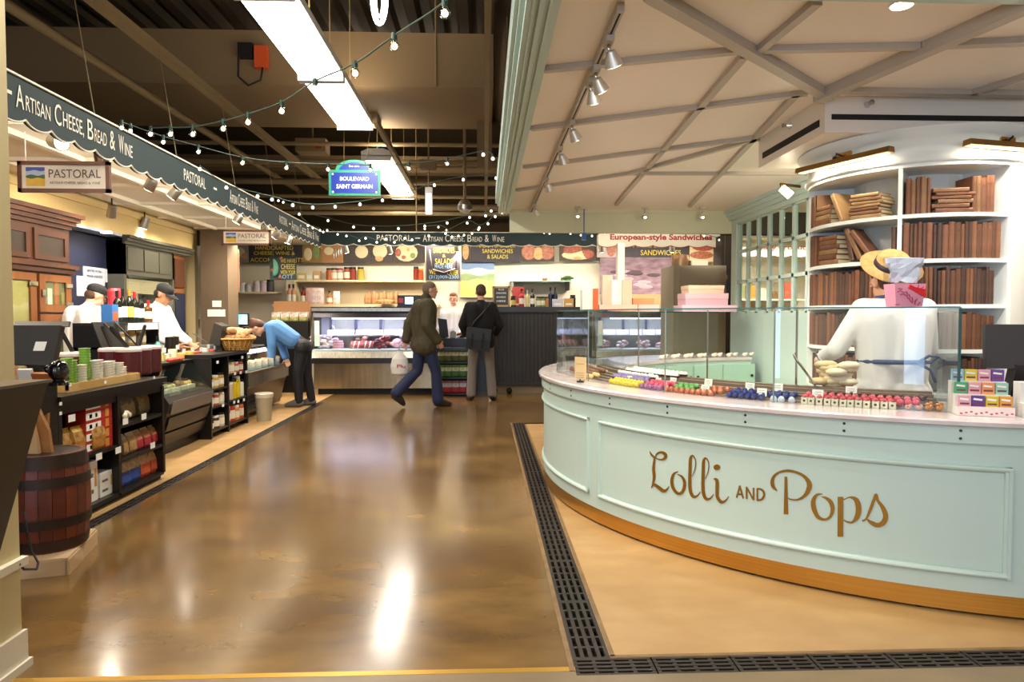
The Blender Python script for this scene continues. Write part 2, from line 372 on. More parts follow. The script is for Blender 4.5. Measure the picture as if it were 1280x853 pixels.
# hanger rods of the awning
for k, (y, zt) in enumerate(((4.85, 3.6), (6.1, 3.6), (7.5, 3.6), (8.9, 3.6), (10.2, 3.6))):
    q = MB(); q.cone((-2.68, y, 2.66), (-2.82, y, zt), .004, n=6)
    solo(q, 'hanger_rod', tanpipe, ['nearest', 'second', 'third', 'fourth', 'farthest'][k]+' thin rod hanging the dark green awning from the ceiling rail', 'rod', 'rods hanging the green awning')
for k, (x, y, z0, z1) in enumerate(((-.55, 7.83, 3.9, 5.03), (-1.1, 11.1, 2.67, 4.9), (.05, 7.8, 3.9, 5.03))):
    q = MB(); q.cone((x, y, z0), (x, y, z1), .010, n=6)
    solo(q, 'conduit', tanpipe, ['left', 'far', 'right'][k]+' thin vertical conduit beside the tan duct', 'pipe', 'vertical conduits')
# orange control box and white speaker on the duct
b = thing('control_box', 'orange control box with a black cable on the tan duct', 'box', tuple(at(327, 72, y=7.8)))
P = at(327, 72, y=7.80); q = MB(); q.box(P, (.14, .08, .24)); q.build('housing', mat('orange_plastic', '#c24a18', .5), b)
q = MB(); q.box((P.x-.17, P.y, P.z+.07), (.16, .08, .16)); q.build('grey_box', darksteel, b)
q = MB(); q.tube([(P.x+.02, P.y-.03, P.z-.12), (P.x, P.y-.04, P.z-.26), (P.x-.14, P.y-.03, P.z-.32), (P.x-.25, P.y-.03, P.z-.22), (P.x-.24, P.y-.03, P.z+.06), (P.x-.17, P.y-.03, P.z+.1)], .012); q.build('cable', rubber, b)
P = at(462, 146, z=3.9); q = MB(); q.box((P.x, P.y, 3.86), (.26, .3, .07)); q.box((P.x, P.y, 3.82), (.2, .24, .02), mi=1)
solo(q, 'ceiling_speaker', [ductm, whitep], 'square pale ceiling speaker under the tan duct', 'speaker')
P = at(391, 184, y=10.6); q = MB(); q.cone((P.x, P.y, P.z+.09), (P.x, P.y, 5.03), .015, n=6); q.box(P, (.45, .3, .2)); q.box((P.x+.12, P.y-.16, P.z-.03), (.1, .02, .06), mi=1)
solo(q, 'junction_box', [ductm, mat('red_label', '#8a3a2a', .6)], 'tan junction box among the pipes left of the blue sign', 'box')

# fluorescent fixtures
tube_on = lamp_mat('fluorescent_lens', '#fff6e6', 6.5)
for k, (x, y0, y1) in enumerate(FLUO):
    t = thing('fluorescent_fixture', ['nearest white fluorescent ceiling fixture over the aisle', 'second fluorescent fixture from the front, joined to the nearest', 'fluorescent fixture partly behind the blue street sign', 'farthest fluorescent fixture over the aisle'][k], 'ceiling light', (x, (y0+y1)/2, 3.4), 'fluorescent lights over the aisle')
    q = MB(); poly = [(x-.2, y0, 3.44), (x-.2, y0, 3.50), (x-.1, y0, 3.54), (x+.1, y0, 3.54), (x+.2, y0, 3.50), (x+.2, y0, 3.44)]; q.prism(poly, (0, y1-y0, 0)); q.build('housing', whitep, t)
    q = MB(); poly = [(x-.19, y0+.02, 3.44), (x+.19, y0+.02, 3.44), (x+.17, y0+.02, 3.40), (x, y0+.02, 3.385), (x-.17, y0+.02, 3.40)]; q.prism(poly, (0, y1-y0-.04, 0)); q.build('lens', tube_on, t)
    for yy in (y0, y1-.02):
        q = MB(); q.bx(x-.2, x+.2, yy-.0, yy+.02, 3.38, 3.45); q.build('end_cap', whitep, t)
    for xx in (x-.1, x+.1):
        q = MB(); q.cone((xx, (y0+y1)/2, 3.54), (xx, (y0+y1)/2, 5.03), .006, n=5); q.build('hanger', tanpipe, t)

# ------------------------------------------------------------------ sweet booth canopy
CZ = 2.57
cpan = mat('canopy_panel', '#f2e8da', .40); cbeam = mat('canopy_beam', '#b9b0a2', .45)
c = MB(); c.bx(.28, 6.8, 2.6, 8.25, CZ, CZ+.03); can = struct(c, 'ceiling_canopy', cpan)
def beam(a, b, wd=.04, hg=.028, za=CZ):
    a = at(*a, z=za-hg/2); b = at(*b, z=za-hg/2); q = MB(); q.bar(a, b, wd, hg); q.build('beam', cbeam, can)
beam((812, -8), (1036, 121), .06, .045); beam((1022, 122), (1300, -2), .06, .06); beam((938, 72), (1022, 2)); beam((956, 62), (1148, 58)); beam((1150, 57), (1300, 51), .05)
beam((680, 87), (926, 63)); beam((664, 161), (1010, 116)); beam((655, 209), (948, 172)); beam((646, 238), (786, 217)); beam((930, 70), (770, 256)); beam((948, 173), (786, 217)); beam((786, 217), (1012, 217))
beam((996, 117), (862, 258)); beam((1215, 116), (1300, 90)); beam((1036, 113), (1300, 118), .05)
c = MB()          # carved fascia along the aisle, with steps
for x0, x1, z0, z1 in ((.165, .30, 2.53, 2.56), (.18, .285, 2.56, 2.62), (.15, .29, 2.62, 2.65), (.13, .28, 2.65, 2.80)): c.bx(x0, x1, 2.56, 8.25, z0, z1)
for x0, x1 in ((.19, .2), (.215, .235), (.255, .265)): c.bx(x0, x1, 2.56, 8.25, 2.515, 2.53)
struct(c, 'trim_4', mint)
c = MB(); c.bx(.285, 6.8, 2.56, 2.655, 2.53, 2.75); struct(c, 'trim_5', mint)
gcream = mat('pale_green_wall', '#cfcfae', .6)
c = MB(); c.bx(.3, 3.0, 8.2, 8.26, 2.30, CZ); c.bx(.3, 3.0, 8.18, 8.27, CZ-.03, CZ, 0); struct(c, 'wall_canopy', gcream)
BACKHEADS = [(806, 267), (722, 266), (878, 267)]
# bulkhead with slot diffusers above the round bookcase
BX0, BY0, BY1, BZ = 1.965, 3.90, 4.85, 2.36
c = MB(); c.bx(BX0, 6.5, BY0, BY1, BZ, CZ); bulk = struct(c, 'ceiling_bulkhead', cpan)
q = MB(); q.bx(BX0+.04, 6.2, BY0-.006, BY0+.01, BZ+.075, BZ+.105); q.build('slot_diffuser', rubber, bulk)
q = MB(); q.bx(BX0-.006, BX0+.01, BY0+.06, BY1-.08, BZ+.05, BZ+.09); q.build('slot_diffuser', rubber, bulk)
for P, d in ((at(1084, 131, y=BY0), -Y_), (at(988, 157, x=BX0), -X_)):
    q = MB(); q.cone(P, P+d*.03, .02, .012, n=10); q.cone(P+d*.03, P+d*.05, .008, .016, n=10); q.build('sprinkler', chrome, bulk)

# ------------------------------------------------------------------ mint window wall at the back of the booth
WX = 3.0
c = MB(); c.bx(WX, WX+.08, 5.05, 8.2, 0, 1.33); c.bx(WX, WX+.08, 5.05, 8.2, 2.40, CZ); c.bx(WX, WX+.08, 8.05, 8.2, 1.33, 2.4); c.bx(WX, WX+.08, 5.05, 6.0, 1.33, 2.4)
ww = struct(c, 'wall_window', mint)
c = MB()
for x0, z0, z1 in ((WX-.10, 2.53, 2.57), (WX-.07, 2.49, 2.53), (WX-.04, 2.45, 2.49)): c.bx(x0, WX, 5.05, 8.2, z0, z1)
c.build('cornice', mint, ww)
wi = thing('window_1', 'tall pale green divided window behind the sweet counter', 'window', (WX, 7, 1.33)); wi['kind'] = 'structure'; del wi['category']
c = MB(); yy = [6.0+i*2.05/7 for i in range(8)]; zz = [1.33, 1.70, 2.06, 2.40]
for y in yy: c.bx(WX+.02, WX+.06, y-.022, y+.022, 1.33, 2.40)
for z in zz: c.bx(WX+.02, WX+.06, 6.0, 8.05, z-.018, z+.018)
c.build('window_frame', mint, wi)
for i in range(7):
    for j in range(3):
        q = MB(); q.bx(WX+.036, WX+.042, yy[i]+.022, yy[i+1]-.022, zz[j]+.018, zz[j+1]-.018); q.build('pane', glass, wi)
# ------------------------------------------------------------------ the round pale green sweet counter
CC = (3.073, 5.243); R0 = 2.612; RI = 1.98; A0, A1 = -62, -264
def ang(u, v, R=R0): P = cyl_at(u, v, *CC, R); return math.degrees(math.atan2(P.y-CC[1], P.x-CC[0]))
def pol(a, r, z=0, C=CC): a = math.radians(a); return Vector((C[0]+r*math.cos(a), C[1]+r*math.sin(a), z))
ct = thing('sweet_counter', 'round pale green panelled counter with gold lettering and marble top', 'counter', (CC[0], CC[1], 0))
q = MB(); q.ring(CC, RI, R0-.006, .10, .826, A0, A1, 110, smooth=True); q.build('body', mint, ct)
q = MB(); q.ring(CC, R0-.02, R0+.012, .752, .826, A0, A1, 110, smooth=True); q.build('apron_band', mint, ct)
q = MB(); q.ring(CC, RI+.02, R0-.010, .012, .10, A0, A1, 110, smooth=True); q.build('kick_plate', brass, ct)
q = MB(); q.sweep(CC, [(RI-.02, .826), (R0+.025, .826), (R0+.036, .832), (R0+.036, .848), (R0+.028, .856), (RI-.02, .856)], A0, A1, 110, smooth=False); q.build('marble_top', marble, ct)
q = MB()
for k in range(7):
    a = -68-16*k; P = pol(a, R0-.05); q.bx(P.x-.02, P.x+.02, P.y-.02, P.y+.02, 0, .02)
q.build('levelling_feet', rubber, ct)
def moulding(a, b, z0, z1):
    q = MB(); t = .026; da = math.degrees(t/R0); n = max(6, int(abs(b-a)/2))
    def prof(z, up):      # raised bead with a step
        return [(R0-.008, z), (R0+.010, z), (R0+.013, z+up*t*.4), (R0+.004, z+up*t*.8), (R0-.008, z+up*t)]
    q.sweep(CC, prof(z0, 1), a, b, n); q.sweep(CC, prof(z1, -1), a, b, n)
    s = 1 if b > a else -1
    for e, d in ((a, s), (b, -s)):
        q.ring(CC, R0-.008, R0+.011, z0, z1, e, e+d*da*.5, 2); q.ring(CC, R0-.008, R0+.004, z0, z1, e+d*da*.5, e+d*da, 2)
    q.build('panel_moulding', mint, ct)
pa0, pa1 = ang(748, 570), ang(1264, 650)
moulding(pa0, pa1, .178, .655); moulding(ang(736, 570), -196, .178, .655); moulding(pa1+3, -64, .178, .655); moulding(-199, -232, .178, .655)
scr = MB(); scr.lathe((0, 0, 0), [(.0075, 0), (.0075, .002), (.003, .003)], 8)
for u in (690, 716, 764, 836, 933, 1056, 1201):
    a = ang(u, 500)
    for z in (.772, .806):
        P = pol(a, R0+.011, z); Q = pol(a, R0+.0155, z); q = MB(); q.cone(P, Q, .007, .005, n=8); q.build('screw', darksteel, ct)
# gold script lettering laid on the curved face
def cr(pts, n=6):
    o = []
    for i in range(len(pts)-1):
        p0, p1, p2, p3 = pts[max(i-1, 0)], pts[i], pts[i+1], pts[min(i+2, len(pts)-1)]
        for k in range(n):
            t = k/n; o.append(tuple(.5*(2*b+(c_-a_)*t+(2*a_-5*b+4*c_-d)*t*t+(3*b-a_-3*c_+d)*t**3) for a_, b, c_, d in zip(p0, p1, p2, p3)))
    return o+[pts[-1]]
LET = MB()
def stroke(pts, ox, oy, s, smooth=True, n=6):
    p = cr(pts, n) if smooth else pts
    L = []
    for i, (x, y, w_) in enumerate(p):
        a, b = p[max(i-1, 0)], p[min(i+1, len(p)-1)]; dx, dy = b[0]-a[0], b[1]-a[1]; d = math.hypot(dx, dy) or 1
        nx, ny = -dy/d*max(w_, 3)/2, dx/d*max(w_, 3)/2
        for sg in (1, -1): L.append(cyl_at(ox+(x+sg*nx)*s, oy+(y+sg*ny)*s, *CC, R0-.003))
    LET.add(L, [(2*i, 2*i+1, 2*i+3, 2*i+2) for i in range(len(p)-1)])
def disc(x, y, rx, ry, ox, oy, s):
    LET.add([cyl_at(ox+(x+rx*math.cos(t))*s, oy+(y+ry*math.sin(t))*s, *CC, R0-.003) for t in [2*PI*k/16 for k in range(16)]], [tuple(range(16))])
A_ = (790, 550, .16406); B_ = (950, 570, .140625)
stroke([(136, 88, 6), (146, 112, 14), (168, 132, 16), (180, 136, 8)], *A_)
stroke([(176, 140, 6), (190, 108, 14), (222, 96, 18), (250, 108, 24), (256, 130, 24), (236, 150, 16), (205, 150, 10), (182, 138, 8)], *A_)
stroke([(172, 138, 14), (164, 220, 22), (168, 290, 22), (152, 362, 8)], *A_)
stroke([(146, 368, 6), (166, 342, 20), (200, 362, 26), (240, 390, 26), (266, 378, 14), (284, 352, 5)], *A_)
stroke([(352, 242, 6), (318, 262, 18), (303, 310, 24), (312, 365, 24), (345, 408, 22), (380, 402, 22), (398, 360, 24), (398, 315, 22), (378, 280, 16), (345, 262, 5)], *A_)
for dx, dy in ((0, 0), (100, 19)):
    stroke([(458+dx, 280+dy, 5), (480+dx, 222+dy, 8), (484+dx, 160+dy, 8), (464+dx, 122+dy, 12), (446+dx, 142+dy, 22), (442+dx, 220+dy, 24), (440+dx, 330+dy, 25), (446+dx, 395+dy, 25), (466+dx, 432+dy, 24), (497+dx, 428+dy, 14), (522+dx, 396+dy, 6)], *A_)
stroke([(622, 300, 8), (636, 300, 18), (648, 320, 26), (648, 400, 26), (652, 440, 25), (680, 475, 24), (712, 465, 14), (738, 430, 5)], *A_); disc(647, 210, 26, 22, *A_)
for sgm in (((796, 442), (822, 350)), ((820, 350), (848, 448)), ((806, 412), (842, 420)), ((873, 452), (873, 358)), ((873, 362), (925, 458)), ((926, 460), (926, 366)), ((955, 465), (955, 370))):
    stroke([(*sgm[0], 13), (*sgm[1], 13)], *A_, smooth=False)
stroke([(952, 374, 13), (982, 378, 15), (1004, 400, 17), (1005, 430, 17), (985, 456, 15), (952, 462, 13)], *A_)
stroke([(230, 186, 22), (230, 520, 40)], *B_, smooth=False)
stroke([(154, 312, 6), (120, 280, 30), (108, 230, 32), (128, 178, 24), (180, 145, 20), (250, 134, 24), (330, 150, 22), (400, 190, 28), (438, 250, 44), (428, 310, 42), (390, 362, 28), (330, 392, 16), (270, 388, 12), (246, 372, 5)], *B_)
stroke([(558, 340, 6), (505, 350, 24), (474, 400, 38), (478, 465, 42), (512, 540, 34), (570, 568, 22), (622, 545, 24), (645, 480, 36), (632, 420, 38), (592, 380, 26), (548, 364, 5)], *B_)
stroke([(716, 366, 50), (714, 720, 50)], *B_, smooth=False)
stroke([(742, 392, 8), (800, 370, 14), (856, 395, 42), (876, 470, 50), (862, 545, 44), (820, 592, 20), (770, 586, 14), (742, 568, 8)], *B_)
stroke([(908, 580, 16), (945, 560, 18), (985, 470, 28), (1012, 395, 28), (1032, 348, 26), (1048, 400, 24), (1090, 460, 36), (1116, 530, 46), (1102, 588, 48), (1050, 618, 40), (990, 596, 34), (950, 562, 8)], *B_)
LET.build('gold_lettering', gold, ct)
# cabinet doors on the inner side at the back
for k in range(7):
    a = -186-k*11.4; q = MB(); q.ring(CC, RI-.018, RI+.004, .14, .78, a, a-10.8, 4); d = q.build('cabinet_door', mint_d, ct)
    q = MB(); q.sph(pol(a-(1.2 if k % 2 else 9.6), RI-.032, .66), .016, 8, 6); q.build('knob', darksteel, d)

# glass case standing on the counter
GT = 1.335
NODES = [(-112.3, 2.425), (-131, 2.44), (-146.3, 2.44), (-164, 2.47), (-184, 2.50), (-204, 2.56), (-226, 2.59), (-246, 2.59), (-262, 2.59)]
gc = thing('glass_display_case', 'long frameless glass case of sweets on the marble counter top', 'display case', (CC[0], CC[1], .856))
P = [pol(a, r) for a, r in NODES]; I = [pol(a, r-.40) for a, r in NODES]
for i in range(len(P)-1):
    d = (P[i+1]-P[i]); nrm = Vector((-d.y, d.x, 0)).normalized()*.006; e = d.normalized()*.003
    q = MB(); q.prism([P[i]+e+Z_*.857, P[i+1]-e+Z_*.857, P[i+1]-e+Z_*GT, P[i]+e+Z_*GT], nrm); q.build('pane', glass_case, gc)
    q = MB(); q.prism([P[i]+Z_*(GT+.001), P[i+1]+Z_*(GT+.001), I[i+1]+Z_*(GT+.001), I[i]+Z_*(GT+.001)], (0, 0, .007)); q.build('top_pane', glass_case, gc)
    q = MB(); q.bar(P[i]+Z_*(GT+.0045)-nrm*.2, P[i+1]+Z_*(GT+.0045)-nrm*.2, .003, .007); q.build('glass_edge', glass_edge, gc)
for i in (1, 2, 3):
    q = MB(); q.bar(P[i]+Z_*.857, P[i]+Z_*GT, .007, .005); q.build('glass_joint', mat('pale_joint', '#7f8d89', .3), gc)
    q = MB(); d = (I[i]-P[i]).normalized(); q.bar(P[i]+d*.38+Z_*.857, P[i]+d*.38+Z_*GT, .009, .009); q.build('steel_post', steel, gc)
d = (I[0]-P[0]).normalized(); q = MB(); q.prism([P[0]+Z_*.857, P[0]+d*.40+Z_*.857, P[0]+d*.40+Z_*GT, P[0]+Z_*GT], (.006, 0, 0)); q.build('end_pane', glass_case, gc)
q = MB()
for a, b in ((P[0]+Z_*.857, P[0]+Z_*GT), (P[0]+Z_*GT, P[0]+d*.4+Z_*GT)): q.bar(a, b, .009, .009)
q.build('glass_edge', glass_edge, gc)
q = MB()
for r_, z_ in ((2.345, .867), (2.305, .877), (2.262, .888), (2.222, .896), (2.162, .912), (2.122, .922)): q.ring(CC, r_-.021, r_+.021, .857, z_, -113.5, -185, 40)
q.build('display_step', mat('tray_paper', '#7a6658', .5), gc)
q = MB(); q.ring(CC, 2.10, 2.34, .952, .958, -165, -185, 10); q.build('glass_shelf', glass_case, gc)

# sweets: one shape per kind, every sweet its own object
def sweet(col, col2, shape):
    q = MB()
    if shape == 'dome': q.lathe((0, 0, 0), [(.013, 0), (.0165, .008), (.015, .018), (.009, .026), (.003, .029)], 9)
    elif shape == 'ball': q.sph((0, 0, .016), .0165, 9, 6)
    elif shape == 'cup':
        q.lathe((0, 0, 0), [(.011, 0), (.016, .014)], 10, mi=1, smooth=False); q.lathe((0, 0, .012), [(.0155, 0), (.013, .010), (.006, .017)], 9)
    elif shape == 'roll':
        q.box((0, 0, .015), (.027, .027, .030)); q.lathe((0, 0, .03), [(.008, 0), (.006, .003)], 7, mi=1); q.cone((0, -.0138, .016), (0, -.0142, .016), .006, n=7, mi=1)
        q.cone((-.0138, 0, .016), (-.0142, 0, .016), .006, n=7, mi=1)
    elif shape == 'lump':
        for dx, dy, dz, r in ((0, 0, .010, .011), (.010, .004, .012, .009), (-.008, .007, .013, .010), (.002, -.008, .018, .009)): q.sph((dx, dy, dz), r, 6, 5, mi=1 if dx > .005 else 0)
    ms = [mat('sweet_'+c[1:], c, .35, coat=.3) for c in (col, col2)]
    return q, ms
SWEETS = [  # kind words, colours, shape, [(row, angle from, angle to)]
 ('small brown nut truffle in the left end of the glass case', '#7c4a34', '#5a3322', 'ball', [(0, -185, -171), (1, -185, -169.5), (2, -184, -169), (3, -183, -169)]),
 ('plump cream truffle beside the tan card in the glass case', '#e2c282', '#d9a93f', 'ball', [(0, -170, -167), (1, -169, -166.4)]),
 ('yellow domed truffle in the yellow front rows of the glass case', '#d9c21c', '#c9ab10', 'dome', [(0, -160.5, -153), (1, -160.5, -152.8)]),
 ('pale purple truffle in the rows behind the yellow truffles', '#8f7fb0', '#5f4f86', 'cup', [(2, -163, -153), (3, -163, -154)]),
 ('white truffle in a dark cup in the raised rear rows', '#efe6e0', '#3b2620', 'cup', [(4, -165, -153), (5, -165, -150), (6, -164, -149)]),
 ('magenta pink truffle in the row behind the purple truffles', '#cf3d62', '#b02a4e', 'dome', [(1, -152.5, -147.5), (2, -152.5, -147.2)]),
 ('violet truffle in the front row right of the yellow truffles', '#93518a', '#7a3d75', 'dome', [(0, -152.6, -148)]),
 ('green truffle in the short row behind the copper truffles', '#6fae62', '#4d8a44', 'cup', [(1, -146.8, -143), (2, -146.6, -143)]),
 ('copper orange truffle in the front row below the green truffles', '#b5603a', '#9a4a28', 'dome', [(0, -147.6, -139.5), (1, -142.3, -138.5), (2, -142, -138)]),
 ('dark blue truffle in the blue rows at the middle of the case', '#222f78', '#1a2358', 'cup', [(0, -137.6, -132.6), (1, -137.6, -129), (2, -137.3, -129)]),
 ('silver grey truffle in the front row right of the blue truffles', '#b6bec6', '#8f99a4', 'dome', [(0, -132, -128.8)]),
 ('square white sweet with a dark dot in the long front row', '#e4dcc0', '#3c2a20', 'roll', [(0, -128.2, -118)]),
 ('round red pink truffle in the row behind the square white sweets', '#cf4658', '#b33448', 'ball', [(1, -128.4, -115.5), (2, -128.2, -115.5)]),
 ('dark chocolate truffle with pink dots in the rear row', '#5b2b2c', '#d98a92', 'lump', [(3, -128, -114.5)]),
 ('orange and brown sugared lump at the right end of the case', '#c9803c', '#8c4a22', 'lump', [(0, -117.3, -113.3), (1, -115.2, -113.3)]),
]
ROWZ = [.857, .867, .877, .888, .896, .912, .922]; ROWR = [2.385, 2.345, 2.305, 2.262, 2.222, 2.162, 2.122]
for label, c1, c2, sh, rows in SWEETS:
    q, ms = sweet(c1, c2, sh); first = None
    for k, a, b in rows:
        r = ROWR[k]; n = max(1, int(abs(b-a)*PI/180*r/.0345))
        for i in range(n):
            p = pol(a+(b-a)*(i+.5)/n+random.uniform(-.08, .08), r+random.uniform(-.002, .002), ROWZ[k])
            if first is None:
                first = q.build('truffle', ms); first.location = p; first.scale = (1.08, 1.08, 1.08); o = first
            else: o = first.copy(); COL.objects.link(o); o.location = p
            lab = label+('' if len(rows) == 1 else ', '+('front', 'second', 'third', 'fourth', 'fifth', 'sixth', 'rearmost')[k]+' row'); tag(o, lab, 'sweet', lab+' group')
            o.rotation_euler = (0, 0, math.radians(a)+PI)
# price cards among the sweets
def card(p, ang_, w_, h, name='price_card', label='', group=None, m=white, lines=2, tilt=.15, cat='price card'):
    n = Vector((math.cos(ang_), math.sin(ang_), 0)); u = Vector((-n.y, n.x, 0)); up = (Z_-n*tilt).normalized()
    q = MB(); q.prism([p-u*w_/2, p+u*w_/2, p+u*w_/2+up*h, p-u*w_/2+up*h], -n*.002)
    for k in range(lines):
        c_ = p+up*h*(.68-.26*k)+n*.0012; q.quad(c_-u*w_*.3, c_+u*w_*.3, c_+u*w_*.3+up*h*.05, c_-u*w_*.3+up*h*.05, 1)
    return solo(q, name, [m, mat('print_grey', '#8a8078', .7)], label, cat, group, p)
for k, (u, v, r) in enumerate(((757, 466, 2.24), (782, 470, 2.20), (800, 464, 2.13), (786, 477, 2.32), (841, 476, 2.2), (813, 471, 2.2), (822, 480, 2.24), (885, 478, 2.25), (881, 487, 2.36), (937, 483, 2.26), (952, 490, 2.36), (972, 484, 2.26), (1022, 492, 2.35), (1064, 488, 2.24), (744, 468, 2.2))):
    p = cyl_at(u, v, *CC, r); a = math.atan2(p.y-CC[1], p.x-CC[0]); p.z = max(p.z-.035, .858)+.0
    card(p+Z_*.012, a, .052, .042, label='small white price card standing among the rows of sweets', group='price cards in the sweet case')
# tan card stand on the marble ledge
p = pol(-163.2, 2.545, .857); a = math.radians(-140); n = Vector((math.cos(a), math.sin(a), 0)); u = Vector((-n.y, n.x, 0))
t = thing('card_stand', 'tall tan notice card in a black clip stand on the marble ledge', 'sign', p)
q = MB(); q.lathe(p, [(.025, 0), (.025, .008), (.006, .012), (.006, .02)], 10); q.build('clip_base', rubber, t)
q = MB(); q.prism([p-u*.05+Z_*.018, p+u*.05+Z_*.018, p+u*.05+Z_*.168, p-u*.05+Z_*.168], -n*.004)
for z in (.06, .045, .03, .12): q.quad(p-u*.035+Z_*z+n*.001, p+u*.035+Z_*z+n*.001, p+u*.035+Z_*(z+.003)+n*.001, p-u*.035+Z_*(z+.003)+n*.001, 1)
q.build('card', [mat('tan_card', '#c4ac84', .7), mat('print_brown', '#8d7550', .7)], t)

# stepped rack of chewing gum packs
GA = math.radians(-109.2); gp = pol(-109.4, 2.40, .857)
def gum_rack(p, u, n, wd, name, label, front, rows):
    t = thing(name, label, 'display rack', p)
    q = MB()
    for k in range(3): q.prism([p-u*wd/2-n*(.05*k)+Z_*.0, p+u*wd/2-n*(.05*k), p+u*wd/2-n*(.05*k)+Z_*(.035+.055*k), p-u*wd/2-n*(.05*k)+Z_*(.035+.055*k)], -n*.05)
    q.build('stepped_box', whitep, t)
    q = MB(); q.prism([p-u*wd/2+n*.002, p+u*wd/2+n*.002, p+u*wd/2+n*.002+Z_*.042, p-u*wd/2+n*.002+Z_*.042], -n*.002)
    for k in range(11): q.box(p-u*wd*(.45-.09*k)+n*.0026+Z_*(.010+.004*(k % 3)), (.010, .0006, .007), rz=math.atan2(u.y, u.x), mi=1)
    if front: q.text('sweets', p+n*.003+Z_*.028, u, Z_, wd*.4, .010, 1)
    q.build('printed_front', [mat('pink_white_card', '#ecdcd8', .6), mat('red_print', '#c4585a', .6)], t)
    return t
u = Vector((-math.sin(GA), math.cos(GA), 0)); n = Vector((math.cos(GA), math.sin(GA), 0))
gp = cyl_at(1233, 512, *CC, 2.50); gp.z = .857
gum_rack(gp, u, n, .215, 'gum_rack', 'stepped white counter rack of bright chewing gum packs', False, 3)
GC = [['#d7a3ae', '#5b2f86', '#d2ba2c', '#df9a3c'], ['#3f9f6d', '#dda0a8', '#e2935a', '#8fc6b8'], ['#8fc0d8', '#d8c63c', '#dd9fb4', '#6a3a94']]
GN = ['front', 'middle', 'back']; CN = [['pink', 'purple', 'yellow', 'orange'], ['green', 'pink', 'orange', 'aqua'], ['blue', 'yellow', 'pink', 'violet']]
for k in range(3):
    for j in range(4):
        p = gp-u*(.0795-.053*j)-n*(.05*k+.022)+Z_*(.036+.055*k); q = MB(); q.box(p+Z_*.026, (.048, .014, .052), rz=math.atan2(u.y, u.x))
        f = p+n*.0078; q.quad(f-u*.018+Z_*.012, f+u*.018+Z_*.012, f+u*.018+Z_*.020, f-u*.018+Z_*.020, 1); q.quad(f-u*.02+Z_*.034, f+u*.014+Z_*.030, f+u*.016+Z_*.038, f-u*.018+Z_*.042, 2)
        solo(q, 'gum_pack', [mat('gum_'+GC[k][j][1:], GC[k][j], .4), mat('gum_dark', '#7a3040', .5), white], f'{CN[k][j]} chewing gum pack in the {GN[k]} row of the stepped rack', 'gum pack')
g2 = pol(-105.6, 2.46, .857)
t = thing('gum_rack', 'white counter box printed with a red cross mark, right of the gum rack', 'display rack', g2)
q = MB(); q.box(g2+Z_*.03, (.12, .06, .06), rz=GA+PI/2+.1); q.box(g2-n*.04+Z_*.075, (.12, .06, .15), rz=GA+PI/2+.1); q.build('box', whitep, t)
q = MB(); q.text('X', g2+n*.0-n*.0+Z_*.115-n*.006, u, Z_, .035, .045, 0, bold=.04); q.build('red_cross', mat('red_print', '#c4585a', .6), t)

# black till screen at the right edge
p = at(1262, 462, y=3.12)
t = thing('till_screen', 'back of a black till screen at the right end of the sweet counter', 'monitor', (p.x, p.y, .857))
n = Vector((-.25, -1, .12)).normalized(); u = Vector((1, -.25, 0)).normalized(); up = u.cross(-n)*-1 if u.cross(-n).z < 0 else u.cross(-n)
c0 = Vector((p.x+.06, p.y, 1.155)); q = MB()
q.prism([c0-u*.155-up*.105, c0+u*.155-up*.105, c0+u*.155+up*.105, c0-u*.155+up*.105], -n*.035); q.build('housing', mat('charcoal_plastic', '#2b2728', .45), t)
q = MB()
for k in range(4): q.bar(c0+u*(.01)+up*(.03-.018*k)+n*.001, c0+u*.075+up*(.03-.018*k)+n*.001, .004, .006)
q.build('vent', rubber, t)
q = MB(); q.bar(c0-up*.08-n*.02, Vector((c0.x, c0.y+.06, .87)), .08, .05); q.box((c0.x, c0.y+.06, .865), (.2, .16, .016)); q.build('stand', mat('charcoal_plastic', '#2b2728', .45), t)
q = MB(); q.box(Vector((c0.x+.06, c0.y-.07, .925)), (.26, .05, .135)); solo(q, 'red_box', mat('dark_red_plastic', '#5d1a1e', .45), 'dark red box behind the gum rack under the till screen', 'box')

# clear gift bag with pink paper on top of the glass case
p = at(1130, 386, y=3.12); p = Vector((p.x, p.y, GT+.009))
bagp = glass_mat('cellophane', '#eef2f6', 1.9, .12)
t = thing('gift_bag', 'clear cellophane gift bag with pink patterned base and red ribbon', 'bag', p)
def sq(z, a, b, k=0): return [(p.x-a+k, p.y-b, p.z+z), (p.x+a+k, p.y-b, p.z+z), (p.x+a+k, p.y+b, p.z+z), (p.x-a+k, p.y+b, p.z+z)]
q = MB(); L = [sq(0, .063, .04), sq(.105, .074, .045)]; V = L[0]+L[1]; F = [(3, 2, 1, 0), (4, 5, 6, 7), (0, 1, 5, 4), (1, 2, 6, 5), (2, 3, 7, 6), (3, 0, 4, 7)]; q.add(V, F)
for k in range(16):
    x = p.x-.06+.12*((k*.37) % 1); z = p.z+.008+.088*((k*.61) % 1); q.box((x, p.y-.0445, z), (.020, .002, .004), ry=k*1.1, mi=1)
q.build('pink_base', [mat('pink_paper', '#e39bb4', .5), mat('pink_print', '#b83e62', .5)], t)
q = MB(); V = sq(.106, .074, .045)+sq(.155, .078, .043, .0)+sq(.232, .085, .028, -.006); F = [(0, 1, 5, 4), (1, 2, 6, 5), (2, 3, 7, 6), (3, 0, 4, 7), (4, 5, 9, 8), (5, 6, 10, 9), (6, 7, 11, 10), (7, 4, 8, 11)]; q.add(V, F); q.build('cellophane', bagp, t)
q = MB(); rnd = random.Random(5); N = 14; V = []
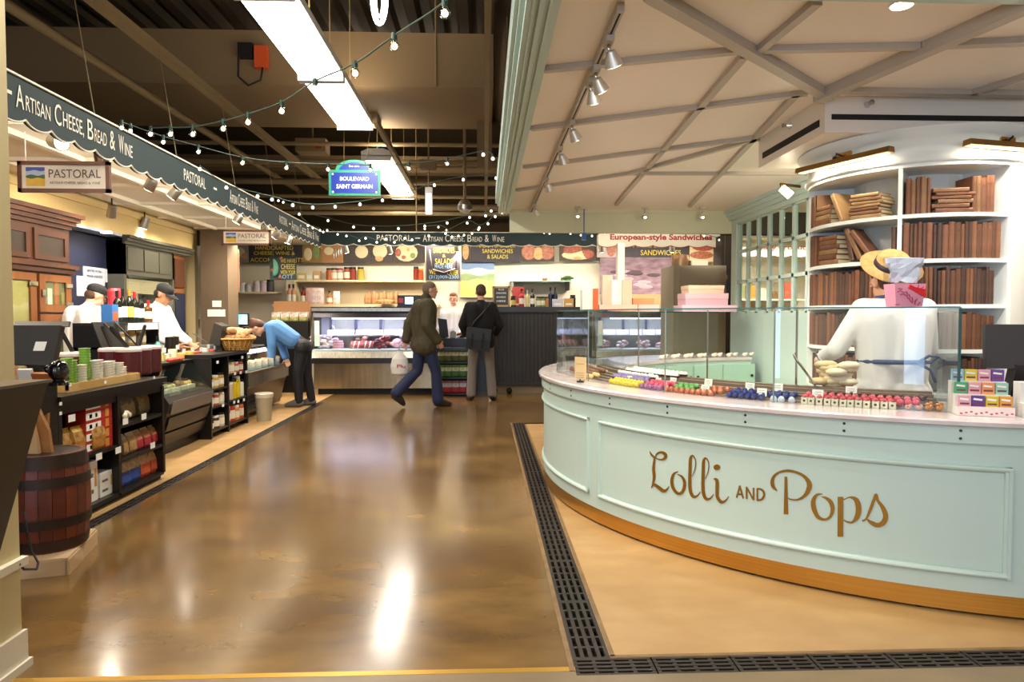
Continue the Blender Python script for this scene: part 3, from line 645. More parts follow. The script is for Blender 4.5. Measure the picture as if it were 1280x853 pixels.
for j in range(6):
    for i in range(N):
        a = 2*PI*i/N; k = .86+.22*rnd.random(); V.append((p.x+(.064+.006*j)*math.cos(a)*k, p.y+(.038-.002*j)*math.sin(a)*k, p.z+.107+.022*j+.012*rnd.random()))
q.add(V, [(j*N+i, j*N+(i+1) % N, (j+1)*N+(i+1) % N, (j+1)*N+i) for j in range(5) for i in range(N)]+[tuple(range(5*N, 6*N))]); q.build('cellophane_sheen', mat('pale_sheen', '#dfe2ee', .25, coat=.6), t)  # pale crumpled form stands in for the cellophane's whitish look and reflections
q = MB(); q.bar((p.x-.01, p.y-.052, p.z+.092), (p.x+.07, p.y-.05, p.z+.05), .006, .018); q.bar((p.x+.005, p.y-.052, p.z+.085), (p.x+.07, p.y-.05, p.z+.072), .006, .012); q.build('ribbon', mat('red_ribbon', '#d01f2c', .4), t)

# stacks of pink boxes and tall bags on the rear case
def bxat(u0, u1, v0, v1, y, dep, name, label, cols, cat='box', rz=0, group=None, z0=None, lid=True):
    a = at(u0, v1, y=y); b = at(u1, v0, y=y); zb = a.z if z0 is None else z0
    q = MB(); q.bx(a.x, b.x, y, y+dep, zb, b.z)
    if lid: q.bx(a.x-.004, b.x+.004, y-.004, y+dep+.004, zb+(b.z-zb)*.55, b.z+.002, 1)
    return solo(q, name, [mat('card_'+c[1:], c, .55) for c in cols], label, cat, group)
GZ = GT+.009
bxat(853, 921, 382, 389, 7.30, .34, 'cake_box', 'widest pale pink box at the bottom of the stack', ['#cfa9b6', '#d8b6c2'], z0=GZ)
z1 = at(853, 382, y=7.30).z+.003
bxat(857, 910, 367, 381.6, 7.32, .30, 'cake_box', 'pink box in the middle of the stack of three', ['#d3a6b0', '#dbb2bb'], z0=z1)
z1 = at(857, 367, y=7.32).z+.003
bxat(861, 905, 357, 366.6, 7.34, .28, 'cake_box', 'small cream box on top of the pink box stack', ['#dcc0a4', '#e2caae'], z0=z1)
for k, (u0, u1, v0, v1, y, lab, cols) in enumerate(((728, 748, 362, 391, 6.6, 'short white carton with a red orange side at the left', ['#d6ccc2', '#d6ccc2']), (742, 748, 361, 390, 6.55, 'narrow red orange carton beside the white carton', ['#d9501f', '#d9501f']),
    (753, 766, 344, 388, 6.88, 'tall pale carton with a framed label, rear left', ['#cdb09a', '#cdb09a']), (765, 778, 350, 388, 6.80, 'tall white carton in the middle of the bags', ['#d9d0c6', '#d9d0c6']), (778, 790, 350, 388, 6.76, 'tall pinkish carton right of the white one', ['#cfa48c', '#cfa48c']),
    (772, 781, 304, 349, 6.92, 'very tall narrow white carton at the back', ['#d8c4ba', '#d8c4ba']), (791, 818, 373, 381, 6.85, 'flat orange box lying on the pink box', ['#dd7f52', '#dd7f52']), (798, 824, 381, 389, 6.85, 'flat pink box under the orange box', ['#e3a9a2', '#e3a9a2']), (749, 797, 381, 390, 6.56, 'low peach box in front of the tall cartons', ['#d8a894', '#d8a894']))):
    tall = v1 == 349
    bxat(u0, u1, v0, 390 if tall else v1, y, .1 if u1-u0 < 20 else .16, 'gift_carton', lab, cols, z0=GZ if v1 > 384 else (GZ if tall else None), lid=False)
for k in range(14):
    p = pol(-232-2.6*k, 2.06+.04*(k % 2), .857); q = MB(); q.sph(p+Z_*.02, (.03, .03, .022), 7, 5); q.sph(p+Z_*.035+X_*.02, (.018, .018, .012), 6, 4)
    solo(q, 'wrapped_sweet', mat('sweet_pale', '#e8dccb', .5), 'pale wrapped sweet on the far side of the round counter', 'sweet', 'wrapped sweets on the far counter')

# ------------------------------------------------------------------ round bookcase in the middle of the booth
KC = (2.765, 4.32); KR = .61; KI = .34
bk = thing('round_bookcase', 'round white bookcase column with curved shelves of brown books', 'bookcase', (KC[0], KC[1], 0))
bwhite = mat('bookcase_white', '#e9eeea', .45)
q = MB(); q.ring(KC, .02, KI, 0, 2.2, 0, 360, 40, smooth=True, caps=False); q.build('core', bwhite, bk)
SZ = [1.88, 1.623, 1.365, 1.11, .855, .60, .345]; D0, D1, D2 = -206, -128.4, -71.8
q = MB(); q.sweep(KC, [(.1, 2.165), (KR+.02, 2.165), (KR+.035, 2.18), (KR+.02, 2.20), (KR+.02, 2.285), (KR+.05, 2.30), (KR+.05, 2.32), (KR+.08, 2.345), (KR+.08, 2.357), (.1, 2.357)], -10, -370, 64); q.build('cornice', bwhite, bk)
q = MB(); q.ring(KC, .1, KR+.01, 2.145, 2.166, -10, -370, 64, smooth=True); q.build('top_board', bwhite, bk)
for z in SZ:
    q = MB(); q.ring(KC, KI-.02, KR, z-.022, z, D0-6, D2+4, 34, smooth=True); q.build('shelf', bwhite, bk)
for a in (D0, D1, D2):
    q = MB(); c, s_ = math.cos(math.radians(a)), math.sin(math.radians(a)); q.bar((KC[0]+c*(KI-.02), KC[1]+s_*(KI-.02), 1.25), (KC[0]+c*(KR+.004), KC[1]+s_*(KR+.004), 1.25), .022, 2.5-.6)
    for v in range(8): q.v[v] = (q.v[v][0], q.v[v][1], .0 if q.v[v][2] < 1 else 2.165)
    q.build('upright', bwhite, bk)
q = MB(); q.ring(KC, KI, KR+.012, 0, 2.165, D2+1, D2+26, 8, smooth=True); q.build('side_panel', mat('side_panel_white', '#e9e8da', .5), bk)
q = MB(); q.ring(KC, KI, KR+.02, 0, .12, D0-60, D2+60, 40, smooth=True); q.build('plinth', bwhite, bk)
BMATS = [mat('book_'+c[1:], c, .55, noise=18, col2=d) for c, d in (('#6b4630', '#5a3926'), ('#7d5238', '#6d4630'), ('#5a3f30', '#4b3428'), ('#8b6644', '#7a5838'), ('#734530', '#83553a'), ('#a5855c', '#957650'), ('#4a3226', '#3d2a20'), ('#8a5c3c', '#7a5034'))]
pages = mat('page_block', '#d6c6a2', .8)
def book_mb(t, dpt, h):   # upright book, spine toward +X (outward), thickness along Y
    q = MB(); q.box((-dpt/2, 0, h/2), (dpt-.01, t-.006, h-.008), mi=1)
    q.bx(-dpt, 0, -t/2, -t/2+.003, 0, h); q.bx(-dpt, 0, t/2-.003, t/2, 0, h); q.prism([(-.006, -t/2, 0), (0, -t/2, 0), (.005, -t/4, 0), (.005, t/4, 0), (0, t/2, 0), (-.006, t/2, 0)], (0, 0, h)); q.bx(0, .0065, -t/3, t/3, h*.78, h*.80); q.bx(0, .0065, -t/3, t/3, h*.18, h*.2)
    return q
bproto = {}
def book(a, z, t, h, mi, label, group, lean=0, flat=False, dz=0, L=.15):
    k = (round(t, 3), round(h, 3), mi)
    if k not in bproto:
        b = book_mb(t, L, h).build('book', [BMATS[mi], pages]); bproto[k] = b
    else:
        b = bproto[k].copy(); COL.objects.link(b)
    ar = math.radians(a); r = KR-.012
    p = Vector((KC[0]+r*math.cos(ar), KC[1]+r*math.sin(ar), z+.001+dz))
    b.rotation_mode = 'XYZ'
    if flat:
        b.rotation_euler = (PI/2, 0, ar); tn = Vector((-math.sin(ar), math.cos(ar), 0)); b.location = p+Vector((0, 0, t/2))+tn*h/2
        b.rotation_euler = (PI/2, 0, ar)
    else:
        b.rotation_euler = (lean, 0, ar); b.location = p
    tag(b, label, 'book', group)
    return b
def uprights(row, a, b, side, skip=()):
    z = SZ[row]; nm = ['top', 'second', 'third', 'fourth', 'fifth', 'sixth'][row]; s = 1 if b > a else -1; i = 0
    ks = 0; lab = f'books standing on the {nm} shelf, {side}'; ORD = ['first', 'second', 'third', 'fourth', 'fifth', 'sixth', 'seventh', 'eighth', 'ninth', 'tenth', 'eleventh', 'twelfth', 'thirteenth', 'fourteenth', 'fifteenth', 'sixteenth', 'seventeenth', 'eighteenth', 'nineteenth', 'twentieth']+[f'{a}-{b}' for a in ('twenty', 'thirty') for b in ('first', 'second', 'third', 'fourth', 'fifth', 'sixth', 'seventh', 'eighth', 'ninth', 'tenth')]
    while (b-a)*s > 0:
        t = random.choice((.019, .022, .026, .030)); st = math.degrees((t+.0012)/(KR-.012)); h = random.choice((.19, .2, .205, .21))
        book(a+s*st/2, z, t, h, random.choice((0, 6, 1, 2, 2, 4, 7)) if row else random.choice((1, 4, 3, 0)), f'{ORD[i]} brown book from the left, {nm} shelf, {side}', lab); a += s*st; i += 1
def stack(row, a, n, side, th=(.026, .03), L=.17):
    z = SZ[row]; nm = ['top', 'second', 'third'][row]; dz = 0; lab = f'books lying in the {side} stack on the {nm} shelf'
    for k in range(n):
        t = random.choice(th); book(a+random.uniform(-1.2, 1.2), z, t, L+.01*random.choice((-1, 0, 1)), random.choice((3, 5, 1)) if row == 0 else random.choice((3, 1, 0)), f'{["bottom", "second", "third", "fourth", "fifth", "sixth", "seventh"][k]} tan book from below in the {side} flat stack, {nm} shelf', lab, flat=True, dz=dz); dz += t+.001
uprights(0, -201, -190, 'left of the flat stacks'); stack(0, -178, 4, 'left'); stack(0, -146.5, 7, 'middle', (.018, .022), .175)
book(-161.5, SZ[0]+.004, .03, .19, 5, 'tan book leaning between the two flat stacks on the top shelf', None, lean=.42)
uprights(0, -126, -115, 'just right of the divider'); stack(0, -103.5, 6, 'right', (.018, .024), .19); uprights(0, -94, -82, 'at the right end')
uprights(1, -203, -188, 'left of the flat stack'); stack(1, -172, 6, 'left', (.028, .032), .17)
for k, (a, ln) in enumerate(((-154, .22), (-149, .45), (-143, .62))): book(a, SZ[1]+.012+.006*k, .03, .2, (2, 3, 1)[k], ['first', 'second', 'third'][k]+' leaning book beside the flat stack on the second shelf', None, lean=ln)
uprights(1, -132.5, -129.4, 'against the left face of the divider'); uprights(1, -126.8, -79, 'right of the divider'); uprights(2, -203, -130, 'left of the divider'); uprights(2, -126.8, -82, 'right of the divider')
uprights(3, -200, -132, 'behind the glass case'); uprights(3, -120, -82, 'right of the divider'); uprights(4, -190, -132, 'behind the glass case'); uprights(4, -100, -84, 'at the right end')
# brass picture lights on the cornice
for k, (a0, a1, lab) in enumerate(((-184, -131, 'left'), (-103, -52, 'right'))):
    am = (a0+a1)/2; pA, pB = pol(a0, .735, 2.235+.0, KC), pol(a1, .735, 2.235, KC); ax = (pB-pA).normalized()
    t = thing('picture_light', f'{lab} brass picture light on the cornice of the round bookcase', 'lamp', (pA+pB)/2)
    nn = pol(am, 1, 0, KC)-Vector((KC[0], KC[1], 0)); nn.normalize()
    q = MB(); sec = [(-.028, -.016), (-.022, .016), (.022, .018), (.03, -.014)]; q.prism([pA+nn*a+Z_*b for a, b in sec], pB-pA); q.build('shade', brass2, t)
    q = MB(); q.bar(pA+ax*.02-Z_*.017, pB-ax*.02-Z_*.017, .03, .003); q.build('lamp_strip', lamp_mat('warm_strip', '#ffe2b0', 3), t)
    m_ = (pA+pB)/2; wl = pol(am, KR+.02, 2.262, KC); q = MB(); q.bar(wl+nn*.004-ax*.05, wl+nn*.004+ax*.05, .012, .07); q.build('wall_plate', mat('polished_brass', '#c69a55', .25, .9), t)
    q = MB(); q.tube([wl, wl+nn*.05+Z_*.02-ax*.02, m_+Z_*.02-ax*.04], .006); q.sph(m_+Z_*.026-ax*.05, .013, 8, 6); q.build('arm', darksteel, t)
    l = area('picture_light_glow', m_-Z_*.035-nn*.01, (0, 0, 0), .5, .03, 3.2, (1, .86, .66))
    l.data.size, l.data.size_y = .5, .03; l.rotation_mode = 'QUATERNION'
    from mathutils import Matrix
    zax = (nn*.55+Z_).normalized(); xax = ax; yax = zax.cross(xax).normalized(); l.rotation_quaternion = Matrix((xax, yax, zax)).transposed().to_quaternion()
# canopy track with white spot heads
t = thing('track_rail', 'white lighting track along the canopy beside the aisle', 'track', (.552, 5.4, 2.55))
q = MB(); q.bx(.537, .567, 2.78, 8.15, 2.532, 2.57); q.build('rail', cbeam, t)
q = MB(); q.bx(.548, .556, 2.8, 8.1, 2.530, 2.5335); q.build('slot', rubber, t)
HEADS = [(3.05, .0), (3.40, .12), (3.58, -.1), (4.34, .1), (5.0, .0), (6.1, .05), (7.55, .0)]
for k, (y, tl) in enumerate(HEADS):
    h = thing('track_spotlight', ['first', 'second', 'third', 'fourth', 'fifth', 'sixth', 'farthest'][k]+' white spotlight from the front on the canopy track', 'spotlight', (.552, y, 2.53), 'spotlights on the canopy track')
    q = MB(); q.bx(.535, .569, y-.05, y+.05, 2.505, 2.53); q.build('adapter', cbeam, h)
    p0 = Vector((.552, y, 2.505)); dr_ = Vector((.35+tl, .45, -.8)).normalized(); c0 = p0+Vector((.02, .02, -.05))
    q = MB(); q.tube([p0, p0+Vector((0, 0, -.02)), c0], .008); q.build('arm', chrome, h)
    q = MB(); q.cone(c0-dr_*.03, c0+dr_*.035, .022, .042, 12); q.build('reflector', mat('pale_reflector', '#dcd7cc', .3, .5), h)
    q = MB(); q.cone(c0+dr_*.034, c0+dr_*.037, .036, .036, 12); q.build('lens', lamp_mat('spot_lens', '#fff0d2', 14), h)
    spot('track_spot_light', c0+dr_*.06, c0+dr_*2, 30, 90, (1, .86, .66))
p = at(977, 235, y=4.9); t = thing('wall_spotlight', 'small lit spotlight left of the round bookcase', 'spotlight', p)
q = MB(); q.cone(p, p+Vector((.06, -.02, -.06)), .026, .03, 10); q.build('lens', lamp_mat('spot_lens', '#fff0d2', 14), t)
q = MB(); q.tube([p, p+Vector((.0, .02, .03)), p+Vector((.16, .05, .02))], .012); q.build('arm', brass2, t)
spot('wall_spot_light', p+Vector((.05, .03, -.06)), (3.0, 6.6, 1.4), 40, 110)
for k, (u, v) in enumerate(BACKHEADS):
    P = at(u, v, z=2.50); P.y = min(P.y, 8.05); h = thing('track_spotlight', ['middle', 'left', 'right'][k]+' small white spotlight at the back edge of the canopy', 'spotlight', (P.x, P.y, 2.54))
    q = MB(); q.cone((P.x, P.y, 2.56), (P.x, P.y, 2.50), .012, n=8); q.bx(P.x-.03, P.x+.03, P.y-.02, P.y+.02, 2.55, 2.57); q.build('stem', cbeam, h); d = Vector((.05, .9, -.25)).normalized(); c0 = Vector((P.x, P.y, 2.47))
    q = MB(); q.cone(c0-d*.04, c0+d*.03, .022, .034, 12); q.build('reflector', mat('pale_reflector', '#dcd7cc', .3, .5), h); q = MB(); q.sph(c0-d*.02-Z_*.02, .016, 8, 6); q.build('lens', lamp_mat('spot_lens', '#fff0d2', 14), h)
    spot('track_spot_light', c0-Z_*.05, Vector((P.x, 7.2, 0)), 10, 80, (1, .90, .74))
P = at(1127, 6, z=CZ); q = MB(); q.cone((P.x, P.y, CZ-.004), (P.x, P.y, CZ), .05, n=16); q.cone((P.x, P.y, CZ-.006), (P.x, P.y, CZ-.004), .04, n=16, mi=1)
solo(q, 'recessed_light', [whitep, lamp_mat('spot_lens', '#fff0d2', 14)], 'round recessed lamp in the canopy panel at the top', 'lamp')
# ------------------------------------------------------------------ cheese shop shell (left side and back)
c = MB(); c.bx(-4.35, -2.68, 2.6, 12.9, 2.60, 2.64); c.bx(-2.68, 7.0, 11.25, 12.9, 2.60, 2.64); sc_ = struct(c, 'ceiling_shop', cream_hi)
for y in (3.6, 4.7, 5.8, 6.9, 8.0, 9.1, 10.2, 11.3):
    q = MB(); q.bar((-4.25, y, 2.585), (-2.7, y, 2.585), .06, .03); q.build('beam', cream_hi, sc_)
for x in (-3.3, -3.95):
    q = MB(); q.bar((x, 2.6, 2.58), (x, 11.2, 2.58), .05, .04); q.build('beam', cream_hi, sc_)
ywall = mat('yellow_cream_wall', '#d9be82', .65)
c = MB(); c.bx(-4.45, -4.3, 2.6, 10.3, 2.27, 2.6); c.bx(-4.3, -4.27, 2.6, 10.3, 2.5, 2.56); struct(c, 'wall_soffit', ywall)
c = MB(); c.bx(-6.2, -6.1, 2.6, 13, 0, 2.6); struct(c, 'wall_left_shop', mat('navy_paint', '#141a33', .5))
c = MB(); c.bx(-6.1, 7.0, 12.9, 13.0, 0, 2.6); struct(c, 'wall_back_shop', cream_hi)
c = MB(); c.bx(-6.1, -4.3, 10.3, 10.4, 0, 2.6); struct(c, 'wall_side_shop', cream)
c = MB(); CX0, CX1 = at(250, 300, y=10.2).x, at(284, 300, y=10.2).x; c.bx(CX0, CX1, 10.2, 10.62, 0, 2.6)
colm = mat('taupe_column', '#64533f', .6); col = struct(c, 'trim_6', colm)
for z in (.9, 1.15, 1.4, 1.62, 1.84, 2.06, 2.28, 2.46):
    for x in (CX0+.09, CX1-.09):
        q = MB(); q.cone((x, 10.2, z), (x, 10.19, z), .014, n=8); q.build('rivet', colm, col)
for (u0, u1, v0, v1) in ((259, 281, 387, 396), (265, 276, 376, 384)):
    a, b = at(u0, v1, y=10.18), at(u1, v0, y=10.18); q = MB(); q.bx(a.x, b.x, 10.19, 10.2, a.z, b.z)
    solo(q, 'notice_paper', white, 'white paper notice taped to the taupe column'+(', lower one' if v0 > 380 else ', upper one'), 'notice')
# cream pillar at the left edge
c = MB(); c.bx(-1.9, -1.71, 1.0, 2.54, 0, 3.4); pil = struct(c, 'wall_pillar', mat('pillar_cream', '#d2c294', .5))
q = MB(); q.bx(-1.71, -1.695, 1.0, 2.55, 0, .14); q.bx(-1.71, -1.685, 1.0, 2.56, 0, .03); q.build('baseboard_left', mat('trim_white', '#e4dcc8', .4), pil)
q = MB(); q.bx(-1.71, -1.685, 1.0, 2.55, .385, .415); q.build('chair_rail', mat('trim_white', '#e4dcc8', .4), pil)

# scalloped awnings
def awning(name, label, pa, pb, zt, zb, period, m, amp=.035, thick=.02, texts=(), tm=offwhite, bold=0., trim=offwhite):
    pa, pb = Vector(pa), Vector(pb); L = (pb-pa).length; d = (pb-pa)/L; nrm = Vector((d.y, -d.x, 0))
    t = thing(name, label, 'awning', (pa+pb)/2+Z_*zb); n = int(L/period*10); low = []
    for i in range(n+1):
        s_ = L*i/n; ph = (s_/period) % 1; low.append((s_, zb+amp*(1-abs(math.sin(PI*ph))**.7)))
    q = MB(); V = []
    for s_, z in low:
        for o in (0, -thick): P = pa+d*s_+nrm*o; V += [(P.x, P.y, zt), (P.x, P.y, z)]
    for i in range(n):
        k = 4*i; q.add([V[k+j] for j in range(8)], ((0, 4, 5, 1), (3, 7, 6, 2), (1, 5, 7, 3), (0, 2, 6, 4)))
    q.build('canvas', m, t)
    q = MB(); q.bar(pa+Z_*(zt+.004)+nrm*.0, pb+Z_*(zt+.004)+nrm*.0, .026, .012); q.tube([pa+d*s_+nrm*.004+Z_*(z) for s_, z in low], .0065, 5); q.build('piping', trim, t)
    for ph in texts:
        q = MB()
        for txt, c_, wd, ht, dz in ph: q.text(txt, pa+d*c_+nrm*.004+Z_*(zt-(zt-zb)*.42+dz), d, Z_, wd, ht, 0, bold)
        q.build('lettering', tm, t)
    return t
def caps(t, c_, w_, big, small, dz=0):       # large initials with small capitals, laid out by hand
    o = []; W = 0; spans = []
    for wd in t.split(' '):
        k = .95*big+.62*small*(len(wd)-1)+.0; spans.append((wd, k)); W += k+.5*small
    sc = w_/W; x = c_-w_/2
    for wd, k in spans:
        o.append((wd[0], x+.45*big*sc, .72*big*sc if wd[0] not in 'I' else .15*big*sc, big, dz))
        if len(wd) > 1: o.append((wd[1:], x+(.95*big+.31*small*(len(wd)-1))*sc, .60*small*(len(wd)-1)*sc, small if ',' not in wd else small*1.25, dz-(big-small)/2*.9))
        x += (k+.5*small)*sc
    return o
ya = lambda u: at(u, 200, x=-2.65).y
ay0 = 2.9; T = []
for u0, u1, s_ in ((20, 168, 'ARTISAN CHEESE, BREAD & WINE'), (286, 322, 'ARTISAN CHEESE, BREAD & WINE'), (363, 398, 'ARTISAN CHEESE, BREAD & WINE')):
    y0, y1 = ya(u0), ya(u1); T.append(caps(s_, (y0+y1)/2-ay0, y1-y0, .13, .088))
for u0, u1 in ((229, 256), (348, 358)):
    y0, y1 = ya(u0), ya(u1); T.append([('PASTORAL', (y0+y1)/2-ay0, y1-y0, .10, 0)])
for u in (10, 268, 361): T.append([('-', ya(u)-ay0, .08, .02, 0)])
awning('shop_awning', 'long dark green scalloped awning with cream lettering over the left shop', (-2.65, ay0, 0), (-2.65, 11.2, 0), 2.66, 2.395, .235, green_fascia, texts=T)
def px(u, y): return at(u, 300, y=y).x
x0 = -2.65; T = [[('PASTORAL', (px(471, 11.2)+px(514, 11.2))/2-x0, px(514, 11.2)-px(471, 11.2), .10, 0.0)], [('-', px(522, 11.2)-x0, .08, .015, 0)]]
T.append(caps('ARTISAN CHEESE, BREAD & WINE', (px(528, 11.2)+px(633, 11.2))/2-x0, px(633, 11.2)-px(528, 11.2), .115, .08))
awning('shop_awning', 'dark green scalloped awning across the back with PASTORAL lettering', (-2.65, 11.2, 0), (px(746, 11.2), 11.2, 0), 2.66, 2.44, .26, green_fascia, texts=T)
x0 = px(748, 11.18); x1 = px(900, 11.18)
awning('shop_awning', 'cream scalloped awning with bold red sandwich lettering at the back right', (x0, 11.18, 0), (x1, 11.18, 0), 2.68, 2.43, .30, cream_hi,
       texts=[[('European-style Sandwiches', (x1-x0)*.515, (x1-x0)*.84, .125, .012)]], tm=mat('red_lettering', '#b3202a', .5), bold=.035, trim=mat('red_trim', '#9a2a2a', .5))
for k in range(14):
    x = 4.0+.22*(k % 7); z = (1.15, 1.6)[k//7]; q = MB(); h = .14+.05*((k*3) % 4); q.bx(x, x+.17, 11.9, 12.1, z, z+h); solo(q, 'goods_box', mat('goods_%d' % (k % 5), ('#b8863a', '#c9bfa8', '#7a5a3a', '#b0503a', '#8d8a60')[k % 5], .5), ['first', 'second', 'third', 'fourth', 'fifth', 'sixth', 'seventh'][k % 7]+f' box on the {("lower", "upper")[k//7]} shelf seen through the divided window', 'box')
for z in (1.15, 1.6): q = MB(); q.bx(3.9, 5.7, 11.85, 12.2, z-.03, z-.001); q.bx(3.9, 5.7, 12.15, 12.2, 0 if z < 1.3 else z-.2, z-.03); solo(q, 'display_shelf', cream_hi, ('lower' if z < 1.3 else 'upper')+' cream shelf of boxes behind the divided window', 'shelf')
area('neighbour_stall_fill', (5.2, 11.2, 2.5), (0, 0, 0), 2.4, .4, 60, (1, .88, .7))  # unseen light added to brighten the stall behind the divided window
x0 = px(925, 11.6); x1 = px(1060, 11.6)
awning('shop_awning', 'cream awning with red lettering seen through the divided window', (x0, 11.6, 0), (x1, 11.6, 0), 2.58, 2.32, .3, cream_hi, texts=[[('Locally Produced', .75, 1.15, .12, .0)], [('Fresh', 1.65, .35, .11, .0)]], tm=mat('red_lettering', '#b3202a', .5), bold=.015)

# ------------------------------------------------------------------ helpers for goods facing the aisle (plane x) or facing us (plane y)
def yx(u, x): return at(u, 470, x=x).y
def bxx(u0, u1, zb, h, x, dep, name, mats, label, cat, group=None, front=None):
    y0, y1 = yx(u0, x), yx(u1, x); q = MB(); q.bx(x-dep, x, y0, y1, zb, zb+h)
    if front:
        for a0, a1, b0, b1, mi in front: q.quad((x+.0015, y0+(y1-y0)*a0, zb+h*b0), (x+.0015, y0+(y1-y0)*a1, zb+h*b0), (x+.0015, y0+(y1-y0)*a1, zb+h*b1), (x+.0015, y0+(y1-y0)*a0, zb+h*b1), mi)
    return solo(q, name, mats, label, cat, group)
def bag_mb(w_, h, d, window=True):         # a filled pouch with crimped top, front toward +X
    q = MB(); P = []
    for z, k, dd in ((0, .96, .55), (.12, 1, .9), (.5, .98, 1), (.82, .97, .55), (.93, .96, .08), (1, .97, .06)):
        P += [(-d*dd/2, -w_*k/2, z*h), (d*dd/2*.8, -w_*k/2, z*h), (d*dd/2, -w_*k*.2, z*h), (d*dd/2, w_*k*.2, z*h), (d*dd/2*.8, w_*k/2, z*h), (-d*dd/2, w_*k/2, z*h)]
    for j in range(5):
        for i in range(6): q.add([P[6*j+i], P[6*j+(i+1) % 6], P[6*j+6+(i+1) % 6], P[6*j+6+i]], ((0, 1, 2, 3),), {0: 1, 1: 1, 2: 2 if i in (1, 2, 3) else 0, 3: 0, 4: 0}[j], True)
    q.add(P[:6], ((5, 4, 3, 2, 1, 0),)); q.add(P[-6:], ((0, 1, 2, 3, 4, 5),))
    return q
def pouch(p, w_, h, d, cols, label, name='food_bag', cat='bag', group=None, rz=0, tilt=0):
    o = bag_mb(w_, h, d).build(name, [mat('pouch_'+c[1:], c, .45, noise=25, col2=c2) for c, c2 in cols]); o.location = p; o.rotation_euler = (0, -tilt, rz); return tag(o, label, cat, group)
def bottle(p, h, r, body, cap, lab, label, name='wine_bottle', cat='bottle', group=None, shape='wine'):
    t = thing(name, label, cat, p, group); p = Vector(p)
    pr = {'wine': [(.0, 0), (1, .0), (1, .60), (.9, .66), (.42, .76), (.36, .8), (.36, 1)], 'jar': [(0, 0), (1, .0), (1, .78), (.86, .84), (.86, .88)], 'sq': [(0, 0), (1, 0), (1, .62), (.8, .68), (.35, .74), (.35, .9)]}[shape]
    q = MB(); q.lathe(p, [(a*r, b*h) for a, b in pr], 12); q.build('body', body, t)
    q = MB(); a, b = {'wine': (.40, .80), 'jar': (.92, .86), 'sq': (.42, .88)}[shape]; q.lathe(p, [(a*r, b*h), (a*r, h*1.003), (0.01, h*1.004)], 10); q.build('cap', cap, t)
    if lab: q = MB(); q.lathe(p, [(r*1.015, h*.16), (r*1.015, h*(.48 if shape != 'jar' else .62))], 12); q.build('label_band', lab, t)
    return t
dgreen = mat('dark_bottle_glass', '#14180f', .12, coat=.5); redfoil = mat('red_foil', '#9a1f24', .35); goldfoil = mat('gold_foil', '#c39a3a', .35, .5); blackfoil = mat('black_foil', '#161214', .35)
paperlab = mat('bottle_label', '#e4ddc8', .6)

# ------------------------------------------------------------------ black display shelves beside the barrel
ux = -2.56
u1 = thing('display_shelf', 'black open shelf unit of packaged food beside the barrel', 'shelf unit', (ux-.3, 4.6, 0))
ya_, yb_ = at(74, 560, x=ux).y, at(206, 530, x=ux).y; ym = at(150, 560, x=ux).y
q = MB(); q.bx(ux-.62, ux+.02, ya_, yb_+.01, .775, .812); q.build('counter_top', black, u1)
q = MB(); q.bx(ux-.55, ux-.01, ya_, yb_, .70, .775); q.build('top_rail', black, u1)
for y in (ya_+.018, ym, yb_-.02):
    q = MB(); q.bx(ux-.55, ux, y-.018, y+.018, .05, .74); q.build('side_panel', black, u1)
q = MB(); q.bx(ux-.55, ux-.53, ya_, yb_, .0, .74); q.build('back_panel', black, u1)
q = MB(); q.bx(ux-.52, ux-.04, ya_, yb_, 0, .05); q.build('base', rubber, u1)
for y0, y1, z in ((ya_, ym, .05), (ya_, ym, .39), (ym, yb_, .05), (ym, yb_, .275), (ym, yb_, .52)):
    q = MB(); q.bx(ux-.53, ux-.005, y0+.018, y1-.018, z-.015, z+.01); q.build('shelf', black, u1)
for u, v in ((180, 521), (157, 527), (148, 563), (124, 571), (132, 478), (193, 472), (90, 523), (88, 481), (76, 505), (76, 517), (191, 557)):
    P = at(u, v, x=ux+.022); q = MB(); q.bx(P.x-.002, P.x, P.y-.035, P.y+.035, P.z-.022, P.z+.022) if v > 519 else q.bx(P.x-.002, P.x, P.y-.012, P.y+.012, P.z-.01, P.z+.01); q.build('price_tag', white, u1)
redw = [mat('red_box', '#b3281f', .5), white, mat('red_dark', '#6d1712', .5), mat('amber_print', '#d08a3a', .5)]
for k in range(5):
    bxx(106, 139, .402+.068*k, .066, ux-.03, .13, 'tea_box', redw, ['lowest', 'second', 'third', 'fourth', 'topmost'][k]+' red and white box in the tall stack', 'box', front=((.0, .55, .15, .85, 1), (.12, .22, .3, .7, 2), (.34, .42, .3, .7, 2), (.72, .86, .1, .9, 3)))
    q = None
for k, (u, w_, lab) in enumerate(((82, .13, 'left'), (96, .14, 'middle'), (115, .15, 'right'))):
    y = yx(u, ux-.06); pouch((ux-.09+.02*k, y, .402), w_, .19, .08, (('#d9b45a', '#a9752c'), ('#c98a3a', '#8d5a20'), ('#cda255', '#7d4a1c')), lab+' golden pasta bag in front of the red boxes')
P = at(92, 545, x=ux+.01)
for k, (u0, u1_, h, x, lab) in enumerate(((110, 119, .27, ux-.05, 'tall white carton at the bottom left of the shelf unit'), (118, 132, .20, ux-.16, 'white carton behind the short white carton, bottom shelf'), (122, 146, .165, ux-.05, 'short white carton with a pasta picture, bottom shelf'))):
    bxx(u0, u1_, .062, h, x, .12, 'pasta_carton', [mat('carton_white', '#e9e4da', .55), mat('pasta_print', '#c9934a', .6), mat('grey_print', '#6d6660', .6)], lab, 'box', front=((.55, .85, .35, .8, 1), (.1, .4, .6, .7, 2), (.1, .4, .2, .3, 2)))
